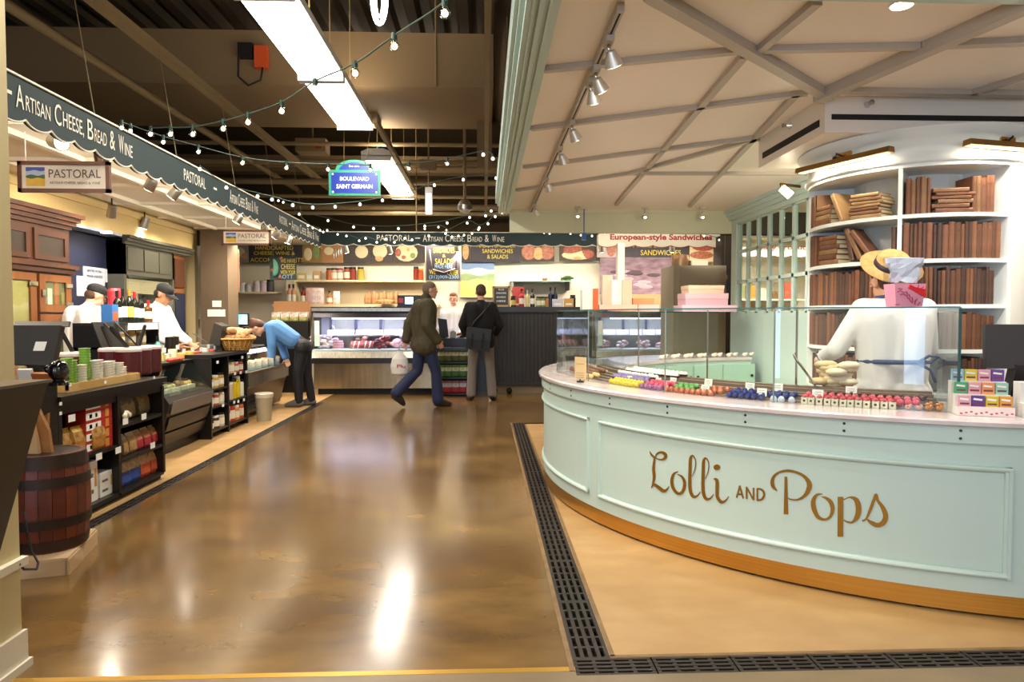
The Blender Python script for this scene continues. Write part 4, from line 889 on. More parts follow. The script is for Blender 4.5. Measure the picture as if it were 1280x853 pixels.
for k, (u, lab, cols) in enumerate(((160, 'left', (('#8d8478', '#6a5f50'), ('#a58a62', '#7a6040'), ('#9a8a70', '#5d4a34'))), (181, 'right', (('#a79a86', '#857660'), ('#8d7a5d', '#6a5940'), ('#b48a55', '#7d5630'))))):
    pouch((ux-.13, yx(u, ux-.1), .532), .20, .21, .10, cols, lab+' clear bag of dried mushrooms on the top right shelf', tilt=.15)
q = MB()
for k in range(5): a = k*1.3; q.sph((ux-.03-.01*k, yx(155+3.2*k, ux-.03), .58+.014*math.sin(a)), (.012, .03, .022), 7, 5)
solo(q, 'price_labels', cream_hi, 'cream shaped labels hanging on the mushroom bags', 'label')
for k, u in enumerate((156, 165, 173, 183, 193)):
    cols = (('#d8c9b0', '#a58a70'), ('#b8935d', '#8d6a40'), ('#c7a46a', '#8d6030')) if k < 2 else (('#c9a878', '#8a6a48'), ('#b3343c', '#8d2028'), ('#b98a58', '#8d3030'))
    pouch((ux-.07, yx(u, ux-.05), .287), .105 if k else .06, .15, .07, cols, ['first', 'second', 'third', 'fourth', 'last'][k]+' small food bag from the left on the middle right shelf', tilt=.12)
for k, u in enumerate((156.5, 168, 181, 194)):
    cols = (('#d9c9ae', '#a98f70'), ('#3552a0', '#24408a'), ('#c9ac82', '#94704a')) if k < 2 else (('#dcc6a2', '#b08d60'), ('#d4623a', '#b84a28'), ('#d2a878', '#a86f40'))
    pouch((ux-.08, yx(u, ux-.05), .062), .15, .20, .08, cols, ('blue' if k < 2 else 'orange')+'-based cracker bag on the bottom right shelf, '+('left' if k % 2 == 0 else 'right')+' of its pair', tilt=.12)

# things on the counter top above
ZT = .813
ty0, ty1 = yx(80, -2.66), yx(163, -2.72)
t = thing('wooden_tray', 'long low wooden tray holding stacks of plastic cups', 'tray', (-2.72, (ty0+ty1)/2, ZT))
q = MB(); q.bx(-2.86, -2.64, ty0, ty1, ZT, ZT+.012); q.build('bottom', pine, t)
for a in ((-2.655, -2.64, ty0, ty1), (-2.86, -2.845, ty0, ty1), (-2.86, -2.64, ty0, ty0+.014), (-2.86, -2.64, ty1-.014, ty1)):
    q = MB(); q.bx(*a, ZT+.012, ZT+.052); q.build('side', pine, t)
clearp = mat('clear_plastic_cup', '#d9d8cc', .25); greenp = mat('green_plastic_cup', '#7fae4a', .3)
for k in range(11):
    y = ty0+.07+(ty1-ty0-.14)*k/10; g = k in (1, 2, 4); h = (.15, .20, .19, .15, .26, .17, .17, .16, .16, .13, .10)[k]
    t = thing('cup_stack', f'{["first","second","third","fourth","fifth","sixth","seventh","eighth","ninth","tenth","last"][k]} stack of {"green" if g else "clear"} plastic cups from the left in the tray', 'cups', (-2.75, y, ZT+.013))
    n = int(h/.018)
    for i in range(n):
        q = MB(); z = ZT+.013+i*.018; q.lathe((-2.75+.02*(k % 2), y, z), [(.030, 0), (.036, .015), (.038, .017), (.036, .018)], 12); q.build('cup', greenp if g else clearp, t)
maroon = mat('maroon_plastic', '#4e1219', .35)
for k, (u, x, lab) in enumerate(((92, -2.93, 'first maroon lidded canister, left of the cups'), (140, -3.02, 'maroon lidded canister half hidden behind the cups'), (161, -2.86, 'maroon lidded canister right of the cups'), (174, -2.90, 'maroon lidded canister second from the right end'), (187, -2.92, 'maroon lidded canister at the right end of the counter'))):
    y = yx(u, x); t = thing('canister', lab, 'canister', (x, y, ZT)); r = .095
    q = MB(); q.lathe((x, y, ZT), [(r*.94, 0), (r, .02), (r, .20)], 18); q.build('body', maroon, t)
    q = MB(); q.lathe((x, y, ZT+.2), [(r*1.03, 0), (r*1.03, .018), (r*.9, .03), (.01, .034)], 18); q.build('lid', mat('milky_lid', '#cbb9b4', .35), t)
    dx, dy = ((-.02, -.16), (.0, -.18), (-.05, -.22), (.02, .1), (.02, .14))[k]
    if k != 4: q = MB(); q.bar((x, y, ZT+.225), (x+dx, y+dy*.7, ZT+.40), .014, .024); q.sph((x+dx, y+dy*.7, ZT+.40), .014, 6, 5); q.build('scoop_handle', rubber, t)
P = at(143, 425, x=-3.05)
t = thing('book_easel', 'black folding display easel above the maroon canisters', 'stand', (P.x, P.y, ZT))
q = MB(); q.prism([(P.x, P.y-.17, 1.02), (P.x, P.y+.17, 1.02), (P.x-.08, P.y+.17, 1.25), (P.x-.08, P.y-.17, 1.25)], (-.01, 0, 0)); q.build('panel', black, t)
q = MB()
for yy in (-.02, .16): q.tube([(P.x-.07, P.y+yy, 1.24), (P.x+.06, P.y+yy+.14, 1.01), (P.x+.10, P.y+yy+.18, 1.03)], .007)
q.bar((P.x-.02, P.y-.15, ZT+.0), (P.x-.02, P.y-.15, 1.03), .02, .02); q.bar((P.x-.02, P.y+.15, ZT), (P.x-.02, P.y+.15, 1.03), .02, .02); q.build('wire_leg', blackm, t)
TT = .94; q = MB(); q.bx(ux-.75, ux, 3.1, ya_-.004, 0, TT-.03); q.bx(ux-.77, ux+.02, 3.1, ya_, TT-.03, TT); solo(q, 'till_counter', black, 'taller black till counter at the left end of the display shelves', 'counter')
# till screen and black round scanner at the left
P = at(42, 432, y=3.75); t = thing('till_screen', 'back of a dark till screen at the left end of the counter', 'monitor', (P.x, P.y, TT)); n = Vector((.12, -1, .22)).normalized(); u = Vector((1, .12, 0)).normalized(); up = n.cross(u); up = up if up.z > 0 else -up
ch = mat('grey_black_plastic', '#2c2822', .5)
q = MB(); q.prism([P-u*.125-up*.10, P+u*.10-up*.11, P+u*.125+up*.11, P-u*.125+up*.11], -n*.05); q.build('housing', ch, t)
q = MB(); q.prism([P-u*.13+up*.11-n*.03, P+u*.15+up*.11-n*.03, P+u*.14+up*.145-n*.06, P-u*.13+up*.145-n*.06], -n*.02); q.build('screen_edge', ch, t)
q = MB(); q.prism([P+u*.0-up*.03+n*.002, P+u*.055-up*.03+n*.002, P+u*.065+up*.02+n*.002, P+u*.01+up*.02+n*.002], -n*.001); q.build('sticker', white, t)
q = MB(); q.bar(P-up*.08-n*.03, (P.x, P.y+.05, TT), .07, .05); q.box((P.x, P.y+.05, TT+.01), (.2, .18, .02)); q.build('stand', ch, t)
P = at(62, 468, y=3.62); t = thing('barcode_scanner', 'glossy black round scanner beside the till screen', 'scanner', (P.x, P.y, TT)); gl = mat('gloss_black', '#0a0a10', .1, coat=.6)
q = MB(); P.x += .045; q.sph((P.x, P.y, P.z+.02), (.050, .05, .058), 14, 10); q.build('head', gl, t); q = MB(); q.lathe((P.x, P.y, TT), [(.05, 0), (.045, .015), (.025, .025), (.02, max(.03, P.z-TT))], 14); q.build('foot', gl, t)
q = MB(); q.sph((P.x-.03, P.y-.035, P.z+.03), (.022, .02, .022), 10, 8); q.build('lens_ring', gl, t)
q = MB(); P = at(33, 470, y=3.7); q.box((P.x, P.y, TT+.04), (.07, .02, .08), rx=.3); q.box((P.x+.08, P.y, TT+.03), (.09, .02, .06), rx=.4, mi=1); solo(q, 'card_holder', [whitep, mat('orange_card', '#a9612f', .6)], 'small upright cards under the till screen', 'cards')
# dark tapered stand in front of the pillar
t = thing('tapered_stand', 'dark brown tapered stand cut off by the left edge', 'stand', (-1.55, 1.95, 0)); db = mat('dark_brown_panel', '#2a1f13', .4)
a = at(60, 478, y=2.1); b = at(0, 690, y=2.1); sl = (b.x-a.x)/(a.z-b.z); xb = a.x+sl*a.z
poly = [(xb, 1.78, 0), (a.x, 1.78, a.z), (-1.69, 1.78, a.z), (-1.69, 1.78, 0)]; q = MB(); q.prism(poly, (0, .32, 0)); q.build('side_panel', db, t)
q = MB(); q.bx(-1.69, a.x+.006, 1.77, 2.105, a.z, a.z+.008); q.build('top', mat('lighter_brown_top', '#6b5a48', .35), t)  # top in a lighter brown than the side panel
q = MB(); q.sph((-1.55, 1.98, a.z+.02), (.12, .10, .025), 12, 7); q.sph((-1.57, 1.92, a.z+.02), (.1, .08, .03), 10, 6); solo(q, 'folded_cloth', mat('dark_cloth', '#3d3733', .8), 'dark folded cloth on the tapered stand', 'cloth', loc=(-1.55, 1.98, a.z+.008))
# barrel on its crate with kraft paper
BP = Vector((-2.305, 3.66, .088)); BH = .50; BRm, BRe = .192, .168
def br(z): s_ = (z/BH-.5)*2; return BRe+(BRm-BRe)*(1-s_*s_)
t = thing('wine_barrel', 'small dark red-brown wooden barrel standing on a pale crate', 'barrel', BP)
stm = [mat('stave_'+c, c2, .45, wave=3, col2=c3, stretch=(1, 1, .2)) for c, c2, c3 in (('a', '#5c240f', '#6c2c12'), ('b', '#54200c', '#632710'), ('c', '#642a12', '#571f0c'))]
for k in range(20):
    a0, a1 = 2*PI*k/20+.006, 2*PI*(k+1)/20-.006; q = MB(); V = []
    for z in [BH*i/8 for i in range(9)]:
        r = br(z)
        for a, rr in ((a0, r-.02), (a0, r), (a1, r), (a1, r-.02)): V.append((BP.x+rr*math.cos(a), BP.y+rr*math.sin(a), BP.z+z))
    for i in range(8):
        for j in range(4): q.add([V[4*i+j], V[4*i+(j+1) % 4], V[4*i+4+(j+1) % 4], V[4*i+4+j]], ((0, 1, 2, 3),))
    q.add(V[-4:], ((0, 1, 2, 3),)); q.build('stave', stm[k % 3], t)
for z0, z1 in ((.43, .498), (.335, .385), (.125, .175), (.01, .06)):
    q = MB(); q.lathe(BP, [(br(z0)+.001, z0), (br(z0)+.005, z0), (br(z1)+.005, z1), (br(z1)+.001, z1)], 32); q.build('hoop', mat('barrel_hoop', '#2c211a', .5, .5, noise=8, col2='#3d2a1e'), t)
q = MB(); q.lathe((BP.x, BP.y, BP.z+.05), [(br(.5)-.03, 0), (br(.5)-.03, .01)], 20); q.build('floor_board', stm[1], t)
t = thing('wooden_crate', 'pale wooden crate lid under the barrel', 'crate', (-2.27, 3.68, 0))
th = math.radians(15)
for k, (dx, dy, sx, sy) in enumerate(((0, -.24, .26, .02), (0, .24, .26, .02), (-.13, 0, .02, .5), (.13, 0, .02, .5))):
    x, y = dx*math.cos(th)-dy*math.sin(th), dx*math.sin(th)+dy*math.cos(th); q = MB(); q.box((BP.x+x+.02, BP.y+y, .038), (sx, sy, .076), rz=th); q.build('board', mat('pale_crate_wood', '#c8a981', .6, wave=2, col2='#b8966c', stretch=(.2, 1, 3)), t)
q = MB(); q.box((BP.x+.02, BP.y, .081), (.27, .5, .012), rz=th); q.build('lid_board', mat('pale_crate_wood', '#c8a981', .6), t)
t = thing('paper_sheets', 'folded brown kraft paper bags standing in the barrel', 'paper bag', (BP.x-.02, BP.y, BP.z+.07))
for k, (dx, dy, w_, h, lean, m) in enumerate(((.0, -.02, .20, .78, -.10, kraft), (-.03, -.06, .17, .70, -.05, mat('pale_kraft', '#c8a474', .8)), (-.08, .02, .2, .62, .12, kraft))):
    q = MB(); c0 = Vector((BP.x+dx-.02, BP.y+dy, BP.z+.07)); q.prism([c0+Vector((-w_/2, 0, 0)), c0+Vector((w_/2, 0, 0)), c0+Vector((w_/2*.75-.02, lean*.3, h*.7)), c0+Vector((-.04+.05*k, lean*.4, h)), c0+Vector((-w_/2, lean*.3, h*.75))], (0, .022, 0)); q.build('paper', m, t)
q = MB(); q.tube([at(3, 703, y=2.50), at(24, 706, y=2.50), at(30, 712, y=2.75), at(46, 712, y=3.2), at(48, 704, y=3.3), at(40, 690, y=3.35), at(34, 665, y=3.36), at(31, 640, y=3.38)], .005, 6); solo(q, 'power_cable', rubber, 'thin black cable hanging down beside the barrel', 'cable')

# ------------------------------------------------------------------ small glass deli case and second shelf unit
dx = -2.86; dy0, dy1 = 6.22, 7.22
t = thing('deli_case', 'small black chilled case with sloping glass, left of the basket shelves', 'display case', (dx-.3, 6.7, 0))
q = MB(); q.prism([(dx-.10, dy0, .10), (dx-.04, dy0, .30), (dx+.02, dy0, .50), (dx-.02, dy0, .56), (dx-.46, dy0, .56), (dx-.46, dy0, .10)], (0, dy1-dy0, 0)); q.build('body', black, t)
q = MB(); q.bx(dx-.44, dx-.14, dy0+.02, dy1-.02, 0, .1); q.build('plinth', darksteel, t)
for z0, z1, o0, o1, m in ((.40, .52, .0, .024, mat('grey_steel_panel', '#8b8784', .35, .6)), (.25, .37, -.045, -.012, darksteel), (.12, .22, -.085, -.055, darksteel)):
    q = MB(); q.prism([(dx+o0, dy0+.05, z0), (dx+o1, dy0+.05, z1), (dx+o1, dy1-.03, z1), (dx+o0, dy1-.03, z0)], (.008, 0, 0)); q.build('front_panel', m, t)
q = MB(); q.prism([(dx-.02, dy0+.03, .56), (dx-.02, dy1-.03, .56), (dx-.20, dy1-.03, .82), (dx-.20, dy0+.03, .82)], (.006, 0, .004)); q.build('front_glass', glass, t)
for y in (dy0+.02, dy1-.03):
    q = MB(); q.prism([(dx-.02, y, .56), (dx-.20, y, .83), (dx-.45, y, .83), (dx-.45, y, .56)], (0, .008, 0)); q.build('end_glass', glass, t)
q = MB(); q.bx(dx-.46, dx-.18, dy0, dy1, .83, .85); q.build('top_shelf', black, t)
for k, c_ in enumerate(('#c9b46a', '#7d6d40', '#d6c98c', '#8d5a3a', '#c7a05a')):
    y = dy0+.14+.18*k; q = MB(); q.bx(dx-.42, dx-.14, y-.075, y+.075, .562, .60, 1)
    for i in range(7): q.sph((dx-.2-.05*(i % 3), y-.05+.035*(i//2), .615), (.03, .028, .022), 7, 5)
    solo(q, 'olive_tray', [mat('antipasti_'+c_[1:], c_, .4), mat('tray_plastic', '#d9d2bf', .4)], ['first', 'second', 'third', 'fourth', 'fifth'][k]+' tray of antipasti from the left behind the sloping glass', 'food tray')
for k, (u, c_) in enumerate(((214, '#b8301f'), (222, '#a8442a'))):
    P = at(u, 462, x=-3.02); q = MB()
    for i in range(6): q.sph((-3.0-.03*(i % 2), P.y-.06+.025*i, .875), (.02, .03, .02), 7, 5)
    solo(q, 'sausage_pile', mat('salami_'+c_[1:], c_, .5), ('first' if k == 0 else 'second')+' heap of red salami sticks at the end of the deli case', 'sausages')
zz = .852
for k, (u, w_, h, c_, lab) in enumerate(((199, .10, .09, '#c9c37a', 'yellow-green cheese piece'), (207, .1, .07, '#e5d9b0', 'cream cheese round'), (216, .09, .11, '#d8cfa8', 'tall pale cheese wedge'), (224, .12, .06, '#c99c4e', 'amber cheese wheel'), (235, .13, .07, '#d3a34d', 'golden cheese block'), (246, .10, .06, '#b84a3a', 'red wrapped salami pack'), (255, .1, .08, '#e6e0d2', 'white wrapped cheese'), (264, .10, .06, '#c9564a', 'red paper packet'))):
    P = at(u, 445, x=-3.2+.02*(k % 3)); q = MB(); q.lathe((P.x, P.y, zz), [(w_/2, 0), (w_/2*1.02, h*.3), (w_/2, h*.9), (w_/2*.9, h)], 12); q.box((P.x+.05, P.y, zz+h+.02), (.004, .07, .045), mi=1)
    solo(q, 'cheese', [mat('cheese_'+c_[1:], c_, .5), white], lab+' with a white price card on the deli case', 'cheese')
# wine shelf in the middle of the shop
P0 = at(131, 404, x=-3.36); P1 = at(196, 404, x=-3.36); wy0, wy1 = P0.y, P1.y; WZ = 1.235
t = thing('wine_rack', 'dark shelf rack with wine bottles on top and jars below', 'shelf unit', (-3.5, (wy0+wy1)/2, 0))
q = MB(); q.bx(-3.64, -3.34, wy0, wy1, WZ-.025, WZ); q.bx(-3.64, -3.34, wy0, wy1, 1.0, 1.02); q.bx(-3.64, -3.34, wy0, wy1, 0, .82); q.build('shelf', black, t)
for y in (wy0, wy1-.02): q = MB(); q.bx(-3.64, -3.34, y, y+.02, .82, WZ-.025); q.build('post', blackm, t)
for k in range(5):
    q = MB(); y = wy0+.4+(wy1-wy0-.5)*k/4; q.bx(-3.335, -3.33, y-.06, y+.06, WZ-.07, WZ-.005); q.build('price_card', white, t)
for k, (u, cap, lb) in enumerate(((148.5, blackfoil, paperlab), (155.5, blackfoil, white), (163.5, goldfoil, mat('yellow_label', '#c9b45c', .6)), (170, redfoil, paperlab), (177, blackfoil, paperlab), (187, redfoil, paperlab))):
    y = yx(u, -3.45); bottle((-3.45, y, WZ+.001), (.30, .32, .32, .30, .285, .225)[k], .038, dgreen if k < 5 else mat('amber_glass', '#5d3a1a', .15), cap, lb, ['first', 'second', 'third', 'fourth', 'fifth', 'last'][k]+' wine bottle from the left on the dark rack')
q = MB(); y = yx(139, -3.45); q.box((-3.45, y, WZ+.085), (.10, .105, .17)); q.box((-3.399, y, WZ+.06), (.003, .09, .08), mi=1); solo(q, 'gift_tin', [mat('blue_tin', '#3a6fae', .35), mat('orange_art', '#c4572f', .5)], 'blue and orange tin left of the wine bottles', 'tin')
q = MB(); y = yx(144, -3.58); q.lathe((-3.57, y, WZ), [(.055, 0), (.06, .30), (.05, .33)], 14); solo(q, 'red_tin', mat('red_tin', '#c23440', .4), 'tall red tin behind the wine bottles', 'tin')
for k in range(8):
    y = wy0+.35+.2*k
    bottle((-3.42, y, 1.021), .13, .045, mat('honey_jar', '#c59a52', .2), goldfoil if k % 2 else whitep, paperlab, 'squat honey-coloured jar on the rack shelf below the wine', 'jam_jar', 'jar', 'jars on the wine rack', 'jar') if y < wy1-.1 else None
P = at(197, 432, x=-3.3); bottle((P.x, P.y, .853), .24, .035, mat('teal_bottle', '#2f7f7a', .3), blackfoil, mat('pinkish_label', '#c55a5a', .6), 'teal squeeze bottle with a black top near the cheeses', 'squeeze_bottle')
q = MB(); P = at(212, 425, x=-3.35); q.lathe((P.x, P.y, .853), [(.045, 0), (.045, .22), (.04, .225)], 12); q.lathe((P.x, P.y+.13, .853), [(.04, 0), (.04, .22), (.035, .225)], 12); solo(q, 'black_tin', darksteel, 'pair of dark cylindrical tins behind the cheeses', 'tin')
q = MB(); P = at(250, 428, x=-3.4); q.box((P.x, P.y, .90), (.3, .3, .1)); q.tube([(P.x, P.y-.2, 1.1), (P.x, P.y+.2, .98)], .006); solo(q, 'cheese_slicer', steel, 'steel cheese slicer on the counter behind the cheeses', 'slicer')
# second black shelf unit under the basket
sx = -2.87; y0, ym2, y1 = 7.24, 7.72, 8.32
t = thing('display_shelf', 'black open shelf unit of jars under the croissant basket', 'shelf unit', (sx-.3, 7.8, 0))
q = MB(); q.bx(sx-.6, sx+.02, y0, y1+.02, .855, .89); q.build('counter_top', black, t)
for y in (y0, ym2, y1): q = MB(); q.bx(sx-.5, sx, y-.015, y+.015, 0, .855); q.build('side_panel', black, t)
q = MB(); q.bx(sx-.5, sx-.48, y0, y1, 0, .855); q.build('back_panel', black, t)
for a, b, zs in ((y0, ym2, (.08, .33, .52)), (ym2, y1, (.08, .34, .64))):
    for z in zs: q = MB(); q.bx(sx-.48, sx-.005, a+.015, b-.015, z-.02, z); q.build('shelf', black, t)
for u, v in ((272, 453), (303, 447), (311, 446), (294, 467), (301, 466), (308, 465), (293, 503), (298, 502), (305, 500), (277, 477), (279, 507)):
    P = at(u, v, x=sx+.022); q = MB(); q.bx(P.x-.002, P.x, P.y-.03, P.y+.03, P.z-.016, P.z+.016); q.build('price_tag', white, t)
k = 0
for a, b, z, n, cols, h in ((y0, ym2, .52, 3, ('#cdb06a', '#c9a24a', '#b88d3a'), .12), (y0, ym2, .33, 3, ('#e0cfb0', '#b3504a', '#d9c8a6'), .12), (y0, ym2, .08, 3, ('#3a2a2a', '#4a3530', '#c4b8a8'), .12), (ym2, y1, .64, 4, ('#e4dccb', '#d9b98a', '#c46a5a', '#b8453a'), .12), (ym2, y1, .34, 5, ('#b9483c', '#c8b8a0', '#d3b51f', '#d8c02a', '#e6e2d6'), .2), (ym2, y1, .08, 4, ('#c8563a', '#b43a30', '#cf8a4a', '#c6603a'), .17)):
    for i in range(n):
        y = a+(b-a)*(i+.6)/(n+.2); hh = h*(1.0+.25*((i*7+n) % 3)/2)
        bottle((sx-.07, y, z+.001), hh, min(.05, (b-a)/n*.42), mat('jar_'+cols[i][1:], cols[i], .25), blackfoil if (i+n) % 2 else whitep, paperlab if n < 5 else None, f'{["first","second","third","fourth","fifth"][i]} jar on the {"upper" if z > .5 else "middle" if z > .2 else "bottom"} shelf of the {"left" if a == y0 else "right"} bay under the basket', 'jar', 'jar', None, 'jar'); k += 1
# croissant basket
P = Vector((-2.93, yx(297, -2.93), .892)); t = thing('bread_basket', 'round woven basket heaped with croissants on the black shelves', 'basket', P)
q = MB()
for k in range(6): q.lathe(P, [(.125+.010*k, .022*k), (.138+.010*k, .022*k+.011), (.133+.010*k, .022*k+.022)], 26)
q.build('woven_wall', mat('wicker', '#b98a3f', .6, noise=60, col2='#8d6328', bump=.5), t)
for k in range(18):
    a = 2*PI*k/18; q = MB(); q.tube([P+Vector((.132*math.cos(a), .132*math.sin(a), 0)), P+Vector((.19*math.cos(a), .19*math.sin(a), .135))], .006, 5); q.build('stake', mat('wicker_light', '#c99d52', .6), t)
q = MB(); q.tube([P+Vector((.195*math.cos(2*PI*k/20), .195*math.sin(2*PI*k/20), .137)) for k in range(21)], .012, 6); q.build('rim', mat('wicker_light', '#c99d52', .6), t)
def croissant():
    q = MB(); pts = []; rad = []
    for i in range(11): a = -1.15+2.3*i/10; pts.append((.085*math.sin(a), .07*math.cos(a)-.07, 0)); rad.append((.010+.026*math.cos(a*1.05))*(1+.12*(i % 2)))
    q.tube(pts, 0, 8, radii=rad); return q
cm = mat('croissant_crust', '#b07a42', .5, noise=14, col2='#d7b48a'); cro = None
for k in range(16):
    a = k*2.4; r = .13*math.sqrt((k % 9)/9); z = .15+(.05 if k > 8 else 0)+(.035 if k > 13 else 0); loc = P+Vector((r*math.cos(a), r*math.sin(a)+.03, z))
    if cro is None: cro = croissant().build('croissant', cm); tag(cro, 'golden croissant in the heap in the woven basket', 'croissant', 'croissants in the basket'); o = cro
    else: o = cro.copy(); COL.objects.link(o)
    o.location = loc; o.rotation_euler = (random.uniform(-.4, .4), random.uniform(-.4, .4), a*1.7)
# till screens on the counter
P = at(270, 420, y=8.0); t = thing('till_screen', 'grey-black till screen turned side on left of the basket', 'monitor', (P.x, P.y, .85))
q = MB(); q.prism([(P.x-.08, P.y, .98), (P.x+.04, P.y, .95), (P.x+.07, P.y, 1.18), (P.x-.02, P.y, 1.22)], (0, .25, 0)); q.build('housing', ch, t); q = MB(); q.prism([(P.x-.06, P.y+.05, .85), (P.x+.06, P.y+.05, .85), (P.x+.02, P.y+.05, 1.0), (P.x-.04, P.y+.05, 1.0)], (0, .15, 0)); q.build('stand', ch, t)
P = at(299, 400, y=10.75); t = thing('scale_screen', 'small lit blue till screen in front of the taupe column', 'monitor', (P.x, P.y, 1.13))
q = MB(); q.bx(P.x-.14, P.x+.14, P.y, P.y+.05, P.z-.10, P.z+.10); q.bx(P.x-.03, P.x+.03, P.y+.02, P.y+.05, 1.13, P.z-.09); q.build('housing', black, t); q = MB(); q.bx(P.x-.125, P.x+.125, P.y-.003, P.y, P.z-.07, P.z+.085); q.build('screen', mat('blue_screen', '#4aa0e8', .3, noise=9, col2='#a8d4f4', emit=1.4), t)
q = MB(); q.bx(P.x-.2, P.x+.55, P.y-.1, P.y+.3, .0, 1.128); solo(q, 'dark_cabinet', black, 'tall black cabinet behind the basket and the blue screen', 'cabinet')
# clear bin
P = Vector((-2.74, 8.52, 0)); t = thing('waste_bin', 'translucent grey waste bin lined with plastic at the end of the shelves', 'bin', P)
q = MB(); q.lathe(P, [(.085, 0), (.10, .22), (.108, .33), (.100, .33), (.09, .2), (.08, .01)], 18); q.build('bucket', mat('grey_bin_plastic', '#a59a80', .35), t); q = MB(); q.lathe(P, [(.109, .29), (.114, .335), (.104, .345), (.100, .31)], 18); q.build('liner', mat('bin_liner', '#cfc6b2', .3), t)
# low chilled case beside the bending woman
lx = -2.95; t = thing('low_deli_case', 'low steel chilled case of wrapped food beside the bending woman', 'display case', (lx-.4, 9.3, 0)); ly0, ly1 = 8.45, 10.15
q = MB(); q.prism([(lx-.08, ly0, .04), (lx, ly0, .36), (lx+.02, ly0, .42), (lx-.9, ly0, .42), (lx-.9, ly0, .04)], (0, ly1-ly0, 0)); q.build('body', darksteel, t)
q = MB(); q.prism([(lx+.012, ly0+.02, .40), (lx+.05, ly0+.02, .60), (lx+.05, ly1-.02, .60), (lx+.012, ly1-.02, .40)], (.008, 0, 0)); q.build('front_panel', mat('copper_steel', '#a5897a', .3, .8), t)
for k in range(6): q = MB(); q.bar((lx+.0, ly0+.05, .12+.028*k), (lx+.0, ly0+.75, .12+.028*k), .02, .008); q.build('grille_bar', blackm, t)
q = MB(); q.prism([(lx+.05, ly0+.02, .61), (lx+.05, ly1-.02, .61), (lx-.3, ly1-.02, .86), (lx-.3, ly0+.02, .86)], (.006, 0, .004)); q.build('front_glass', glass, t)
q = MB(); q.bx(lx-.9, lx+.05, ly0, ly1, .42, .6); q.bx(lx-.9, lx-.3, ly0, ly1, .86, .88); q.build('deck', steel, t)
area('case_light', (lx-.25, 9.3, .84), (0, 0, 0), .1, 1.6, 3, (.85, .9, 1))
for k in range(12):
    y = ly0+.12+.13*k; q = MB(); q.box((lx-.08-.05*(k % 2), y, .655), (.16, .11, .10), rz=.2); q.sph((lx-.07, y, .70), (.05, .045, .02), 7, 5, mi=1)
    solo(q, 'food_tub', [mat('tub_plastic', '#d8cfc0', .3), mat('tub_food', '#b98f5e', .5)], 'wrapped food tub under the low sloping glass', 'food tub', 'food tubs in the low case')

# ------------------------------------------------------------------ hutch, alcove and grey cabinet along the left wall
hx = -4.3
def hr(u0, u1, v0, v1, x=hx): a, b = at(u0, v1, x=x), at(u1, v0, x=x); return a.y, b.y, a.z, b.z
HY = at(87, 330, x=hx).y; t = thing('wooden_hutch', 'tall brown wooden hutch with glazed doors behind the left counter', 'cabinet', (hx-.25, 6.5, 0)); hy0, hy1 = 5.6, HY
zl = at(88, 340, x=hx).z; zc = at(88, 272, x=hx).z
q = MB(); q.bx(hx-.45, hx-.02, hy0, hy1, 0, 2.22); q.bx(hx-.02, hx-.001, hy0, hy1, 0, zc-.13); q.build('carcass', walnut, t)
q = MB()
for k in range(4): q.bx(hx+.001, hx+.03+.03*k, hy0, hy1+.03*k, zc-.14+.04*k, zc-.10+.04*k)
q.build('cornice', walnut, t); q = MB(); q.bx(hx-.02, hx+.07, hy0, hy1+.05, zl+.02, zl+.06); q.bx(hx-.02, hx+.04, hy0, hy1+.03, zl-.03, zl+.02); q.build('ledge', walnut, t)
yA, yB, yC = at(10, 300, x=hx).y, at(38, 300, x=hx).y, at(83, 300, x=hx).y
for a, b in ((yA-.2, yB-.03), (yB+.03, yC)):
    z0, z1 = zl+.09, zc-.18; w_ = .06; q = MB(); q.bx(hx, hx+.02, a, a+w_, z0, z1); q.bx(hx, hx+.02, b-w_, b, z0, z1); q.bx(hx, hx+.02, a+w_, b-w_, z0, z0+.05); q.bx(hx, hx+.02, a+w_, b-w_, z1-.06, z1); d = q.build('upper_door', walnut, t)
    q = MB(); q.bx(hx, hx+.006, a+w_, b-w_, z0+.05, z1-.06); q.build('dark_panel', mat('dark_panel', '#2b211b', .35), d)
zm = at(84, 393, x=hx).z
for i, (a, b, z0, z1) in enumerate(((yA-.3, at(43, 380, x=hx).y, .75, zl-.05), (at(47, 380, x=hx).y, hy1-.02, zm+.02, zl-.05), (at(47, 380, x=hx).y, hy1-.02, .75, zm))):
    q = MB(); w_ = .085; q.bx(hx, hx+.025, a, a+w_, z0, z1); q.bx(hx, hx+.025, b-w_, b, z0, z1); q.bx(hx, hx+.025, a+w_, b-w_, z0, z0+.07); q.bx(hx, hx+.025, a+w_, b-w_, z1-.07, z1); d = q.build('glazed_door', oak, t)
    q = MB(); q.bx(hx+.008, hx+.013, a+w_, b-w_, z0+.07, z1-.07); q.build('pane', glass, d)
    q = MB(); q.bx(hx, hx+.003, a+w_, b-w_, z0+.07, z1-.07); q.build('interior', mat('interior_painted_lit', '#a8935c', .6) if i == 0 else mat('cabinet_interior', '#6d6440', .6), d)  # first door's interior has its brightness painted into a paler colour
    for zz in (z1-.10, z0+.08): q = MB(); q.bx(hx+.025, hx+.04, b-.10, b, zz-.02, zz+.02); q.build('hinge', chrome, d)
    q = MB(); q.bx(hx+.025, hx+.045, a+.01, a+.06, (z0+z1)/2-.03, (z0+z1)/2+.03); q.build('latch', chrome, d)
    for kk in range(3):
        k = kk; q = MB(); yy_ = a+w_+.06+(b-a-2*w_-.1)*k/2.2; h_ = (.10, .14, .08)[k]; q.bx(hx+.003, hx+.007, yy_, yy_+.07, z0+.075, z0+.075+h_*1.6); q.build('goods', mat('hutch_goods_'+str(k), ('#d8cdb4', '#a8623a', '#8d7a4a')[k], .5), d)
